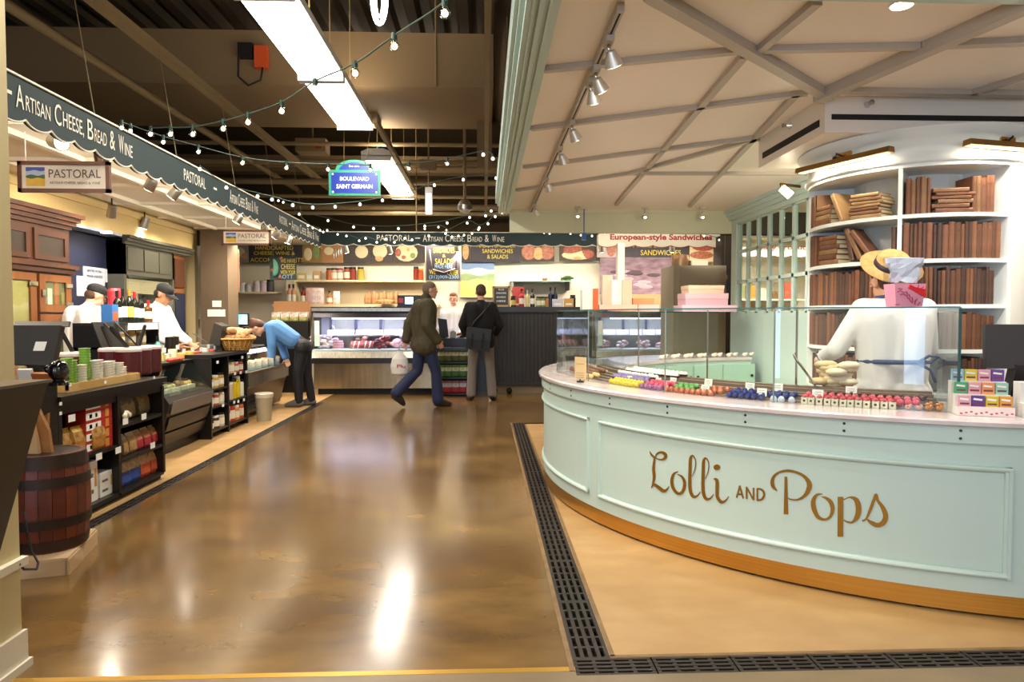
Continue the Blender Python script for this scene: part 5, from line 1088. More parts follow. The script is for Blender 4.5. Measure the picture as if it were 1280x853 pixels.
# navy alcove with papers
q = MB(); AE = hr(156, 217, 300, 400)[0]; q.bx(-4.55, -4.50, hy1, AE+.5, 0, 2.27); struct(q, 'wall_alcove', mat('navy_paint', '#141a33', .5)); navy = mat('navy_paint', '#141a33')
q = MB(); q.bx(-4.5, hx, hy1, AE, 2.24, 2.27); struct(q, 'ceiling_alcove', mat('blue_white', '#aab6c8', .6))
for k, (u0, u1, v0, v1, lab) in enumerate(((105, 131, 336, 356, 'white printed notice with bold black lines on the navy wall'), (132, 152, 339, 353, 'blank white paper right of the printed notice'), (97, 110, 346, 370, 'crumpled pale paper left of the printed notice'), (108, 130, 356, 368, 'white paper under the printed notice'))):
    a0, a1, b0, b1 = hr(u0, u1, v0, v1, -4.49); q = MB(); q.bx(-4.5, -4.494+.001*(3-k), a0, a1, b0, b1)
    if k == 0:
        q.text('WASH HANDS', (-4.489, (a0+a1)/2, (b0+b1)/2+.0), Y_, Z_, (a1-a0)*.75, .035, 1, .02); q.text('BEFORE WORK', (-4.489, (a0+a1)/2, (b0+b1)/2+.06), Y_, Z_, (a1-a0)*.7, .03, 1, .02)
    solo(q, 'notice_paper', [mat('paper_grey', '#b9bcc4', .7), black], lab, 'notice')
P = at(133, 290, z=2.235); q = MB(); q.cone((P.x, P.y, 2.22), (P.x, P.y, 2.24), .06, n=14); solo(q, 'alcove_lamp', lamp_mat('alcove_lens', '#e6ecff', 3), 'small round ceiling lamp in the navy alcove', 'lamp'); spot('alcove_light', (P.x, P.y, 2.2), (P.x-.1, P.y, 0), 9, 150, (.75, .85, 1))
# grey cabinet with roller shutter
gy = mat('grey_green_paint', '#454438', .5); a0, a1, _, _ = hr(156, 217, 300, 400)
t = thing('grey_cabinet', 'grey-green built-in cabinet with an open lit fridge behind the capped man', 'cabinet', (hx-.3, (a0+a1)/2, 0))
q = MB(); q.bx(hx-.5, hx, a0, a0+.06, 0, 2.2); q.bx(hx-.5, hx, a1-.06, a1, 0, 2.2); q.bx(hx-.5, hx, a0, a1, 1.80, 2.2); q.bx(hx-.5, hx-.46, a0, a1, 0, 1.8); q.bx(hx-.5, hx, a0, a1, 0, .9); q.build('carcass', gy, t)
q = MB()
for k in range(3): q.bx(hx, hx+.03*(k+1), a0-.02, a1+.5, 2.16+.035*k, 2.195+.035*k)
q.build('cornice', gy, t)
for k in range(3):
    w_ = (a1-a0-.12)/3; q = MB(); b = a0+.06+k*w_; q.bx(hx, hx+.012, b+.02, b+w_-.02, 1.86, 2.13); q.build('panel', gy, t)
for k in range(8): q = MB(); q.bx(hx-.06, hx-.045, a0+.07, a1-.07, 1.58+.022*k, 1.60+.022*k); q.build('shutter_slat', mat('olive_shutter', '#8b8768', .5), t)
q = MB(); q.bx(hx-.44, hx-.05, a0+.06, a1-.06, 1.30, 1.315); q.bx(hx-.44, hx-.05, a0+.06, a1-.06, 1.08, 1.095); q.bx(hx-.455, hx-.45, a0+.06, a1-.06, .9, 1.78); q.build('white_shelf', whitep, t)
area('fridge_light', (hx-.15, (a0+a1)/2, 1.56), (0, 0, 0), .2, 1.0, 5, (1, .97, .9))
for k in range(9):
    y = a0+.2+(a1-a0-.4)*(k % 5)/4; z = 1.316 if k < 5 else 1.096; q = MB(); q.box((hx-.2, y, z+.07), (.2, .16, .14)); solo(q, 'fridge_carton', [mat('fridge_'+c_, c2, .5) for c_, c2 in ((('a', '#e6e0d0'), ('b', '#d8c79a'), ('c', '#cfd4d0'))[k % 3],)], 'pale carton inside the lit fridge of the grey cabinet', 'carton', 'cartons in the fridge')
a0, a1, z0, z1 = hr(219, 234, 316, 360); q = MB(); q.bx(hx-.4, hx-.05, a0, a1, 0, 2.16); q.bx(hx-.05, hx-.02, a0+.05, a1-.05, 1.7, 2.1, 1); q.bx(hx-.05, hx-.02, a0+.05, a1-.05, .9, 1.62, 2); solo(q, 'side_cupboard', [oak, walnut, navy], 'narrow wooden cupboard with a navy lower door beside the grey cabinet', 'cupboard')
q = MB(); q.bx(hx-.6, hx-.1, a1+.02, 10.28, 0, 1.05); solo(q, 'work_table', steel, 'work table with papers in the back corner left of the column', 'table')
for k, (u, v, c_) in enumerate(((238, 375, '#dcd8d0'), (244, 390, '#c9d0d8'), (236, 398, '#b9a58a'), (246, 405, '#8d7a60'))):
    P = at(u, v, x=hx-.15); q = MB(); q.box((P.x, P.y, P.z), (.02, .2, .14)); solo(q, 'pinned_sheet', mat('sheet_'+c_[1:], c_, .6), ['upper pale', 'bluish', 'tan', 'brown'][k]+' sheet pinned in the corner left of the column', 'notice')

# ------------------------------------------------------------------ shop lamps
for k, (u, v, dirv, on) in enumerate(((72, 178, (.75, -.6, -.25), 1), (126, 193, (-.3, .8, -.6), 0), (190, 228, (-.55, .2, -.8), 1), (220, 240, (-.6, .0, -.7), 1), (299, 272, (-.5, .0, -.8), 1), (140, 264, (-.3, .3, -.9), 0), (181, 279, (-.3, .0, -.9), 1), (331, 284, (-.3, .6, -.7), 0), (346, 292, (-.5, .1, -.7), 1), (361, 299, (-.3, .0, -.8), 1), (432, 311, (.2, .3, -.9), 1), (487, 312, (.2, .3, -.9), 1), (752, 310, (.2, .3, -.9), 1), (840, 310, (.1, .3, -.9), 1), (571, 309, (.2, .3, -.9), 1))):
    P = at(u, v, z=2.46) if k < 10 else at(u, v, y=11.6); d = Vector(dirv).normalized()
    t = thing('shop_spotlight', f'silver can spotlight {["shining at us near the framed sign","half hidden above the framed sign, unlit","third under the awning from the front","fourth under the awning from the front","next to the small framed sign","on the yellow soffit, nearer","on the yellow soffit, farther","dark one right of the small framed sign","tilted one near the end of the awning","last one under the left awning","over the knife picture","over the cheese pictures","at the left of the red awning","at the middle of the red awning","over the chalkboard sign"][k]}', 'spotlight', P)
    top = 2.6 if k < 10 else 2.6
    q = MB(); q.tube([P-d*.02, P+Vector((0, 0, .07)), (P.x, P.y, top)], .008, 6); q.build('bracket', blackm, t)
    q = MB(); q.cone(P-d*.07, P+d*.07, .045, .05, 14); q.build('can', mat('silver_can', '#a8a39a', .3, .9), t)
    q = MB(); q.cone(P+d*.068, P+d*.073, .043, .043, 14); q.build('lens', lamp_mat('spot_lens', '#fff0d2', 14) if on else mat('dead_lens', '#5d5850', .2), t)
    if on and k != 0: spot('shop_spot_light', P+d*.09, P+d*2, 78 if k < 10 else 34, 125, (1, .88, .70))
for x, y in ((-3.9, 3.6), (-3.95, 5.4), (-3.95, 7.2), (-3.95, 9.0), (-3.6, 10.6), (-3.3, 3.9)): spot('shop_fill_spot', (x, y, 2.50), (x+.25, y+.2, 0), 42, 150, (1, .88, .72), .05)  # spots without cans, added under the ceiling to brighten the shop
area('back_wall_wash', (-.6, 11.55, 2.57), (math.radians(28), 0, 0), 4.2, .15, 60, (1, .88, .70)); area('back_wall_wash', (2.9, 11.55, 2.57), (math.radians(28), 0, 0), 2.4, .15, 34, (1, .88, .70))
# ------------------------------------------------------------------ framed hanging signs
def landscape(q, o, ux, w_, h, base, bands=((0, .42, 1), (.42, .58, 2), (.58, .82, 3), (.82, 1, 4))):
    for a, b, mi in bands:
        n = 8
        for i in range(n):
            f = lambda t, z: z if z in (0, 1) else z+.035*math.sin(t*9+z*20)
            q.quad(o+ux*(w_*i/n)+Z_*h*f(i/n, a), o+ux*(w_*(i+1)/n)+Z_*h*f((i+1)/n, a), o+ux*(w_*(i+1)/n)+Z_*h*f((i+1)/n, b), o+ux*(w_*i/n)+Z_*h*f(i/n, b), base+mi-1)
LM = [mat('field_gold', '#d9a83a', .6, noise=8, col2='#e8c45c'), mat('hill_green', '#4f6b45', .6), mat('sky_pale', '#a9b8d8', .6), mat('sky_blue', '#4a5aa8', .6)]
for name, u0, u1, v0, v1, y, lab in (('framed_sign', 22, 136, 202, 240, 4.97, 'nearest brown framed PASTORAL sign with a landscape picture'), ('framed_sign', 277, 338, 287.5, 306.5, 8.7, 'far small framed PASTORAL sign in front of the taupe column')):
    a, b = at(u0, v1, y=y), at(u1, v0, y=y); W, Hh = b.x-a.x, b.z-a.z; fw = Hh*.12
    t = thing(name, lab, 'sign', (a.x+W/2, y, a.z))
    fm = mat('sign_frame', '#6a4430', .45)
    q = MB(); q.bx(a.x, b.x, y, y+.03, a.z, a.z+fw); q.bx(a.x, b.x, y, y+.03, b.z-fw, b.z); q.bx(a.x, a.x+fw, y, y+.03, a.z, b.z); q.bx(b.x-fw, b.x, y, y+.03, a.z, b.z); q.build('frame', fm, t)
    q = MB(); q.bx(a.x+fw*.9, b.x-fw*.9, y+.008, y+.02, a.z+fw*.9, b.z-fw*.9); q.build('panel', mat('sign_white', '#eadfd2', .55), t)
    q = MB(); iw, ih = W-2*fw, Hh-2*fw; landscape(q, Vector((a.x+fw+iw*.05, y+.006, a.z+fw+ih*.10)), X_, iw*.225, ih*.8, 0); q.build('picture', LM, t)
    q = MB(); q.text('PASTORAL', (a.x+fw+iw*.63, y+.006, a.z+fw+ih*.64), X_, Z_, iw*.62, ih*.36, 0); q.build('lettering', mat('sign_ink', '#4a4450', .6), t); q = MB()
    q.text('ARTISAN CHEESE, BREAD & WINE', (a.x+fw+iw*.63, y+.006, a.z+fw+ih*.24), X_, Z_, iw*.60, ih*.12, 0); q.build('lettering', mat('sign_ink', '#4a4450', .6), t)
    for x in (a.x+W*.08, b.x-W*.08): q = MB(); q.cone((x, y+.015, b.z), (x, y+.015, 2.6), .004, n=5); q.build('hanging_wire', white, t)
# blue street sign
y = 8.0; a, b = at(411, 244.5, y=y), at(475.5, 213, y=y); W, Hh = b.x-a.x, b.z-a.z; c0 = Vector((a.x+W/2, y, a.z)); ytilt = .0
t = thing('street_sign', 'blue and green Paris style street sign hanging over the aisle', 'sign', c0); gb, bb = mat('sign_green', '#1f8a6a', .35), mat('sign_blue', '#15308f', .3)
def arch(k, y0, dep, mi, q):
    w_, h0, r = W/2-k, Hh-k, W*.37-k; P = [(c0.x-w_, y0, c0.z+k), (c0.x+w_, y0, c0.z+k), (c0.x+w_, y0, c0.z+h0)]
    P += [(c0.x+r*math.cos(s), y0, c0.z+Hh-k+ (W*.20)*math.sin(s)) for s in [PI*i/12 for i in range(13)]]+[(c0.x-w_, y0, c0.z+h0)]; q.prism(P, (0, dep, 0), mi)
q = MB(); arch(0, y, .015, 0, q); q.build('border', gb, t); q = MB(); arch(.03, y-.003, .004, 0, q); q.build('panel', bb, t)
q = MB(); q.bx(c0.x-W*.46, c0.x+W*.46, y-.005, y, c0.z+Hh-.03, c0.z+Hh); q.build('divider', gb, t)
for s, z, w_, h in (('BOULEVARD', .66, .56, .16), ('SAINT GERMAIN', .36, .70, .17), ('5e arr', 1.16, .2, .09)):
    q = MB(); q.text(s, (c0.x, y-.005, c0.z+Hh*z), X_, Z_, W*w_, Hh*h, 0, .018); q.build('lettering', white, t)
for sx_ in (-.42, .42):
    for z in (.14, .84): q = MB(); q.cone((c0.x+W*sx_, y-.006, c0.z+Hh*z), (c0.x+W*sx_, y-.003, c0.z+Hh*z), .012, n=8); q.build('screw', white, t)
q = MB(); q.tube([(c0.x-W*.2, y, c0.z+Hh*1.2), at(430, 150, y=8.0), at(434, 117, y=8.0)], .004, 5); q.tube([(c0.x+W*.2, y, c0.z+Hh*1.2), at(462, 168, y=8.0), at(462, 117, y=8.0)], .004, 5); q.build('hanging_wire', tanpipe, t)
# dome pendant, tube pendant and looped white lamp
P = at(581, 257, y=9.6); t = thing('dome_lamp', 'dome pendant lamp on a long pole over the back of the aisle', 'lamp', P)
q = MB(); q.lathe(P, [(.10, -.06), (.10, .0), (.07, .06), (.03, .09)], 14); q.build('dome', mat('silver_can', '#a8a39a', .3, .9), t); q = MB(); q.cone(P+Z_*.09, (P.x, P.y, 4.6), .022, n=8); q.build('pole', ductm, t)
q = MB(); q.sph(P-Z_*.06, (.085, .085, .05), 12, 7); q.build('bulb', mat('dome_glass', '#cfcabd', .15), t)
P = at(536, 251, y=9.6); t = thing('tube_lamp', 'short upright lit tube lamp hanging beside the dome lamp', 'lamp', P)
q = MB(); q.bx(P.x-.05, P.x+.05, P.y, P.y+.05, P.z-.19, P.z+.19); q.build('housing', mat('silver_can', '#a8a39a', .3, .9), t); q = MB(); q.bx(P.x-.035, P.x+.035, P.y-.012, P.y, P.z-.19, P.z+.1); q.build('lens', lamp_mat('dim_lens', '#ffeccb', 1.2), t)
q = MB(); q.cone(P+Z_*.19, (P.x, P.y, 4.2), .012, n=6); q.bx(P.x-.12, P.x+.1, P.y-.06, P.y+.1, P.z+.44, P.z+.56); q.build('stem', ductm, t)
q = MB(); P = at(474, -4, y=4.2); q.tube([P+Vector((.042*math.cos(a), .0, .16*math.sin(a))) for a in [2*PI*i/20 for i in range(21)]], .014, 7); q.tube([P+Vector((.02*math.cos(a), 0, .12*math.sin(a))) for a in [2*PI*i/20 for i in range(21)]], .006, 6); solo(q, 'loop_lamp', lamp_mat('neon_white', '#f2f0ff', 5), 'looped white tube lamp cut off by the top edge', 'lamp')
P = at(638, 196, y=8.4); q = MB(); P = at(634, 221, y=8.6); q.bx(P.x-.06, P.x+.05, P.y, P.y+.06, P.z-.015, P.z+.015); q.cone((P.x, P.y+.03, P.z+.01), (P.x, P.y+.03, 5.03), .01, n=6, mi=1); solo(q, 'strip_lamp', [lamp_mat('dim_lens', '#ffeccb', 1.2), tanpipe], 'short lit strip lamp beside the canopy edge', 'lamp')
P = at(1147-0, 0, y=9) if False else None

# ------------------------------------------------------------------ strings of festoon bulbs
bulbg = lamp_mat('bulb_glass_lit', '#fff2dc', 1.9); bulbd = glass_mat('bulb_glass_clear', '#efeae0', 1.9); sock = mat('green_socket', '#123c33', .5); wire = mat('string_wire', '#4a5a4e', .6)
bm_ = MB(); bm_.sph((0, 0, -.030), .021, 9, 7); bm_.cone((0, 0, -.018), (0, 0, -.004), .012, .011, 8)
sm_ = MB(); sm_.cone((0, 0, -.008), (0, 0, .022), .0125, .0115, 8)
BM = bm_.build('bulb', bulbg); SM = sm_.build('socket', sock); BM2 = bm_.build('bulb', bulbd); core = MB().sph((0, 0, -.032), .0135, 6, 5).build('filament_glint', lamp_mat('filament_glint', '#fff0d0', 5))  # glowing core oversized to stand in for the clear bulb's white glint
protos = [BM, SM, BM2, core]
def string(label, pts, d0, d1, green=(), mid=None):
    n = len(pts); W3 = []
    for i, (u, v) in enumerate(pts):
        s = i/(n-1); d = d0+(d1-d0)*s
        if mid: d = d0*(1-s)**2+2*mid*s*(1-s)+d1*s*s
        W3.append(at(u, v, y=d)+Z_*.032)
    t = thing('string_lights', label, 'string lights', W3[0]); q = MB(); q.tube(cr([tuple(p+Z_*.012) for p in W3], 3), .004, 5); q.build('cord', wire, t)
    for i, p in enumerate(W3):
        near = p.y < 6
        b = (BM2 if near else BM).copy(); COL.objects.link(b); b.name = 'bulb'; b.parent = t; b.location = p-W3[0]; b.scale = (1, 1, 1) if near else (.74, .74, .74)
        if near: f = core.copy(); COL.objects.link(f); f.parent = b
        s_ = SM.copy(); COL.objects.link(s_); s_.parent = b
string('nearest string of clear round bulbs falling from the top to the left awning', [(590, -30), (556, 17), (493, 58), (444, 92), (394, 113), (352, 139), (310, 153), (279, 161), (241, 168), (213, 168), (188, 168)], 2.35, 4.7)
string('second string of bulbs, passing in front of the blue sign from awning to canopy', [(152, 160), (163, 164), (204, 178), (248, 190), (303, 204), (358, 210), (410, 212), (463, 213), (511, 211), (559, 205), (604, 195), (616, 200)], 4.9, 6.2)
string('third string of bulbs hanging below the blue sign', [(250, 213), (283, 236), (322, 247), (340, 251), (366, 258), (391, 261), (419, 260), (450, 257), (478, 252), (511, 245), (543, 233), (579, 226), (620, 224)], 6.4, 7.6)
string('fourth string of bulbs sagging just above the back awning', [(374, 269), (410, 277), (442, 285), (467, 287), (498, 287), (531, 284), (559, 280), (587, 273), (607, 271), (614, 265)], 8.6, 8.3)
string('fifth string of bulbs in front of the back awning lettering', [(404, 291), (409, 289), (422, 294), (433, 296), (449, 302), (457, 299), (471, 304), (482, 300), (493, 304), (506, 299), (515, 301), (536, 296), (557, 293), (584, 280), (599, 286), (610, 281), (619, 272), (627, 267)], 10.9, 8.2)
string('sixth string of small bulbs leading right along the back awning', [(531, 287), (548, 285), (558, 289), (565, 297), (573, 296), (580, 295), (590, 293), (598, 288)], 10.8, 10.2)
string('string of small bulbs along the cream awning with red lettering', [(668, 290), (674, 291), (680, 292), (687, 293), (697, 291), (713, 293), (726, 295), (740, 296), (756, 292), (771, 290), (790, 288), (808, 288), (846, 290), (858, 291), (880, 296), (899, 301)], 11.0, 11.0)
string('short string of bulbs hanging under the left awning edge', [(348, 252), (354, 254), (385, 283), (391, 286), (400, 289)], 9.6, 10.8)
for o in protos: bpy.data.objects.remove(o)
P = at(730-0, 296, y=8.1); q = MB(); q.box((P.x, P.y, P.z+.0), (.05, .05, .08)); q.cone((P.x, P.y, P.z+.03), (P.x, P.y, 2.569), .006, n=6); solo(q, 'blue_lamp', mat('blue_lamp', '#2a5fb0', .3), 'small blue box lamp hanging in front of the back awning', 'lamp')

# ------------------------------------------------------------------ back wall of the cheese shop
def R(u0, u1, v0, v1, y): a, b = at(u0, v1, y=y), at(u1, v0, y=y); return a.x, b.x, a.z, b.z
slate = mat('chalkboard', '#2b2730', .6, noise=7, col2='#36313a'); yel = mat('chalk_yellow', '#d6c04a', .7); chalk = mat('chalk_white', '#e4e0d8', .7); cblue = mat('chalk_blue', '#8fb4d8', .7)
def board(name, label, u0, u1, v0, v1, y, base, lines=(), blobs=(), cat='menu board', dep=.02, frame=None):
    x0, x1, z0, z1 = R(u0, u1, v0, v1, y); t = thing(name, label, cat, ((x0+x1)/2, y, z0)); q = MB(); q.bx(x0, x1, y, y+dep, z0, z1); q.build('board', base, t)
    for s, u, v, w_, h, mm in lines:
        P = at(u, v, y=y-.004); k = y/FOCAL; q = MB(); q.text(s, P, X_, Z_, w_*k, h*k, 0, .006); q.build('lettering', mm, t)
    if 'hanging' in name:
        q = MB(); q.cone((x0+.06, y+dep/2, z1), (x0+.06, y+dep/2, 2.6), .004, n=5); q.cone((x1-.06, y+dep/2, z1), (x1-.06, y+dep/2, 2.6), .004, n=5); q.build('hanging_wire', tanpipe, t)
    for u, v, ru, rv, m, nm in blobs:
        P = at(u, v, y=y-.003); k = y/FOCAL; q = MB(); q.lathe((0, 0, 0), [(1, 0), (.8, .6), (.01, .8)], 14)
        q.v = [(P.x+x*ru*k, P.y-z*.008, P.z+yy*rv*k) for x, yy, z in q.v]; q.build(nm, m, t)
    if frame:
        q = MB(); f = .012+(x1-x0)*.012; q.bx(x0-f, x0, y-.008, y+dep, z0-f, z1+f); q.bx(x1, x1+f, y-.008, y+dep, z0-f, z1+f); q.bx(x0, x1, y-.008, y+dep, z0-f, z0); q.bx(x0, x1, y-.008, y+dep, z1, z1+f); q.build('frame', frame, t)
    return t
brd = mat('bread_crust', '#b88a54', .6, noise=12, col2='#d8b684'); wood_ = mat('cutting_board', '#a87848', .5); chz = mat('cheese_pale', '#d9cba0', .5); red_ = mat('tomato_red', '#8d3226', .5, noise=22, col2='#b86a50'); grn = mat('leaf_green', '#6a8a4a', .6, noise=10, col2='#8a9a5a'); pinkm = mat('ham_pink', '#c08066', .5, noise=22, col2='#8d4a34'); dk = mat('dark_photo', '#3a2f2c', .6)
MY = 12.7
board('menu_board', 'chalk menu board with yellow handcrafted cheese lettering', 311, 378, 301, 328.5, MY, slate, [('HANDCRAFTED', 343, 310, 46, 5, yel), ('CHEESE, WINE &', 343, 317, 50, 5, yel), ('ACCOMPANIMENTS', 346, 325, 64, 5, yel)])
board('food_picture', 'pale grey food picture at the left end of the menu boards', 284, 310.5, 303, 328, MY, mat('grey_photo', '#8d8a86', .6), blobs=((297, 315, 9, 6, chz, 'cheese_piece'), (305, 320, 4, 4, brd, 'bread_piece')), cat='picture')
board('food_picture', 'picture of cheese and bottles left of the knives picture', 378.5, 402, 301, 328.5, MY, mat('ochre_photo', '#a08048', .6, noise=4, col2='#6d5a34'), blobs=((385, 318, 5, 8, chz, 'cheese_piece'), (395, 315, 4, 9, grn, 'bottle_shape')), cat='picture')
board('food_picture', 'picture of knives on a wooden board', 402.5, 429, 301, 328.5, MY, wood_, blobs=((411, 314, 6, 5, chz, 'plate'),)+tuple((417+3*k, 318-1.5*k, 1.2, 6, steel, 'knife') for k in range(4)), cat='picture')
board('food_picture', 'picture of a round bowl on dark cloth', 429.5, 464, 301, 328.5, MY, dk, blobs=((452, 315, 8, 8, chz, 'bowl'), (452, 315, 5, 5, mat('grain', '#6a4a34', .6), 'filling')), cat='picture')
board('food_picture', 'picture of a pale round cheese', 464.5, 492, 301, 328.5, MY, dk, blobs=((475, 314, 9, 9, chz, 'cheese_piece'), (474, 323, 5, 4, brd, 'bread_piece')), cat='picture')
board('food_picture', 'picture of a plate of salad and red tomatoes', 492.5, 531, 301, 328.5, MY, dk, blobs=((508, 316, 14, 11, chz, 'plate'), (499, 316, 5, 6, red_, 'tomato'), (510, 313, 5, 5, brd, 'bread_piece'), (505, 321, 5, 4, red_, 'tomato'), (515, 319, 5, 5, grn, 'leaf')), cat='picture')
board('food_picture', 'narrow picture of brown bread', 577, 588, 302, 328, MY, dk, blobs=((582, 314, 4, 11, brd, 'loaf'),), cat='picture')
board('menu_board', 'chalk menu board with yellow made to order sandwiches lettering', 588.5, 650, 302, 328, MY, slate, [('MADE-TO-ORDER', 620, 307, 48, 5, yel), ('SANDWICHES', 622, 314, 38, 5, yel), ('& SALADS', 622, 321, 26, 5, yel)])
board('food_picture', 'picture of ham sandwiches', 650.5, 693, 302, 327, MY, dk, blobs=((661, 315, 9, 10, pinkm, 'sandwich'), (673, 317, 7, 8, brd, 'bread_piece'), (684, 315, 9, 10, pinkm, 'sandwich')), cat='picture')
board('food_picture', 'picture of red cured meat on bread', 699, 745, 303, 326, MY, mat('dark_plate', '#4a3a30', .6), blobs=((722, 319, 20, 6, chz, 'plate'), (716, 313, 12, 8, red_, 'meat'), (733, 318, 10, 6, red_, 'meat'), (722, 322, 8, 3, brd, 'bread_piece')), cat='picture')
MY2 = 12.6
board('menu_board', 'chalk menu board with yellow artisan sandwiches lettering', 780, 862, 300, 322, MY2, slate, [('ARTISAN', 808, 306.5, 34, 6, yel), ('SANDWICHES', 826, 316, 51, 6.5, yel)])
board('food_picture', 'picture of sliced ham and a white bottle left of the artisan board', 746, 780, 300, 322, MY2, mat('grey_photo2', '#a9a0a0', .6), blobs=((764, 311, 6, 10, pinkm, 'ham'), (783-5, 311, 3, 9, chz, 'bottle_shape')), cat='picture')
board('food_picture', 'picture of a bacon sandwich right of the artisan board', 862, 897, 300, 327, MY2, chz, blobs=((879, 309, 14, 5, red_, 'bacon'), (877, 319, 15, 5, pinkm, 'sandwich')), cat='picture')
sal = mat('sausage_photo', '#5d4552', .55, noise=5, col2='#8d7280', stretch=(1, 1, 3))
board('poster', 'large purplish poster of cured sausages below the red awning', 750, 841, 322, 368, 12.55, sal, blobs=tuple((790+9*math.cos(k*2.1)+k*4-18, 340+7*math.sin(k*3.3)+k*1.2, 9, 2.4, mat('sausage_dark', '#3d2730', .5) if k % 2 else mat('sausage_pale', '#9c848e', .5), 'sausage') for k in range(11)), cat='poster')
board('wicker_panel', 'tan wicker panel below the sausage poster', 786, 838, 368, 391, 12.5, mat('wicker_panel', '#a8926a', .7, noise=60, col2='#8a744c'), cat='panel')
board('painting', 'tall landscape painting of a golden field under a pale blue sky', 575, 618, 326, 372, 12.782, mat('painting_sky', '#a8bcdc', .6), cat='painting', dep=.115)
x0, x1, z0, z1 = R(575, 618, 326, 372, 12.776); q = MB(); landscape(q, Vector((x0, 12.776, z0)), X_, x1-x0, z1-z0, 0, ((0, .48, 1), (.48, .62, 2), (.62, .78, 3), (.78, 1, 4))); PM = [mat('painting_field', '#dfd06a', .6, noise=3, col2='#e6dca0'), mat('painting_hill', '#8fae7a', .6, noise=4, col2='#b3c48c'), mat('painting_cloud', '#d6dfe4', .6), mat('painting_blue', '#8aa6d0', .6)]
o = q.build('painted_landscape', PM, [c for c in bpy.data.objects if c.name.startswith('painting') and c.type == 'EMPTY'][0])
t = board('hanging_chalkboard', 'hanging chalkboard advertising sandwiches and salads with a telephone number', 533, 575, 307, 350.5, 11.7, slate, [('SANDWICHES', 555, 313, 26, 7, yel), ('&', 555, 320, 4, 4, yel), ('SALADS', 555, 327, 22, 7, yel), ('MADE HERE', 554.5, 333, 22, 5, cblue), ('WE', 540.5, 340, 8, 6, yel), ('CATER', 566, 341, 14, 6, yel), ('(312)909-2300', 555, 347, 37, 5.5, cblue)], frame=mat('chalkboard_frame', '#8d8470', .5))
q = MB()
for (a, b) in (((537, 312), (540, 336)), ((572, 312), (570, 334)), ((541, 337), (555, 341)), ((555, 341), (569, 336))): q.tube([at(*a, y=11.69), at(*b, y=11.69)], .012, 5)
q.build('chalk_drawing', mat('chalk_dim', '#9a8a88', .7), t)
t = board('hanging_chalkboard', 'green-black chalkboard with a chili drawing and yellow cheese lettering', 337.5, 370, 321, 350, 11.5, mat('green_chalkboard', '#26302a', .6), [('WE HAVE', 360, 326, 18, 5, yel), ('CHEESE', 360, 333.5, 17, 6, yel), ('WITH YOUR', 360, 340.5, 18, 5, yel), ('LOTT', 358, 346, 16, 5, cblue)])
q = MB(); q.tube([at(340+3*math.sin(s*3)+2, 324+22*s, y=11.49) for s in [i/8 for i in range(9)]], .03, 6, radii=[.01, .03, .04, .045, .05, .05, .05, .045, .02]); q.build('chili_drawing', mat('chili_green', '#5f9a84', .6), t)
for u, v in ((340, 338), (350, 347), (351, 323)): q = MB(); q.sph(at(u, v, y=11.49), (.03, .006, .03), 7, 5); q.build('pepper_drawing', red_, t)
board('painted_board', 'tall narrow red and green painted board on the side of the column', 284, 297.5, 312, 365, 10.64, mat('mural_paint', '#5d5a44', .6, noise=6, col2='#a8564a'), cat='board', dep=.05)
# shelves
shw = mat('shelf_cream', '#e6d8b4', .5)
def shelf(u0, u1, v, y, dep, label, m=shw, th=.03): x0, x1, z0, z1 = R(u0, u1, v-1, v, y); q = MB(); q.bx(x0, x1, y, y+dep, z1-th, z1); solo(q, 'wall_shelf', m, label, 'shelf'); return z1
S1 = shelf(358, 540, 351.5, 12.55, .34, 'long cream wall shelf of jars above the meat case'); S2 = shelf(340, 548, 381.5, 12.4, .48, 'lower back counter with loaves behind the meat case', mat('tan_counter', '#cdb890', .5), .05)
q = MB(); x0, x1, z0, z1 = R(362, 540, 352, 382, 12.86); q.bx(x0, x1, 12.86, 12.89, z0, z1-.02); solo(q, 'back_panel', mat('grey_tan_wall', '#b3a283', .6), 'grey-tan wall panel between the two back shelves', 'panel')
q = MB(); x0, x1, z0, z1 = R(360, 372, 347, 382, 12.6); q.bx(x0, x0+.15, 12.5, 12.86, z0, z1-.05); solo(q, 'wall_upright', shw, 'cream upright at the left end of the back shelves', 'upright')
S3 = shelf(300, 345, 366, 12.5, .35, 'short wall shelf with white tubs behind the column'); S4 = shelf(345, 388, 382, 12.2, .2, 'cream ledge carrying the pink bottles') if False else S2
for k, (u, w_, h, c_, cap, lab) in enumerate(((303, .07, .17, '#e3e6ea', whitep, 'white tub at the left on the short shelf'), (311, .07, .14, '#d3dfe6', whitep, 'pale blue tub on the short shelf'), (322, .08, .20, '#e6d8e0', whitep, 'first pink and white tub on the short shelf'), (330, .08, .20, '#e0c8d4', whitep, 'second pink and white tub on the short shelf'), (338, .07, .22, '#4d4a48', blackfoil, 'dark tin at the right on the short shelf'))):
    P = at(u, 360, y=12.6); bottle((P.x, P.y, S3+.001), h, w_, mat('tub_'+c_[1:], c_, .4), cap, None, lab, 'tub', 'tub', None, 'jar')
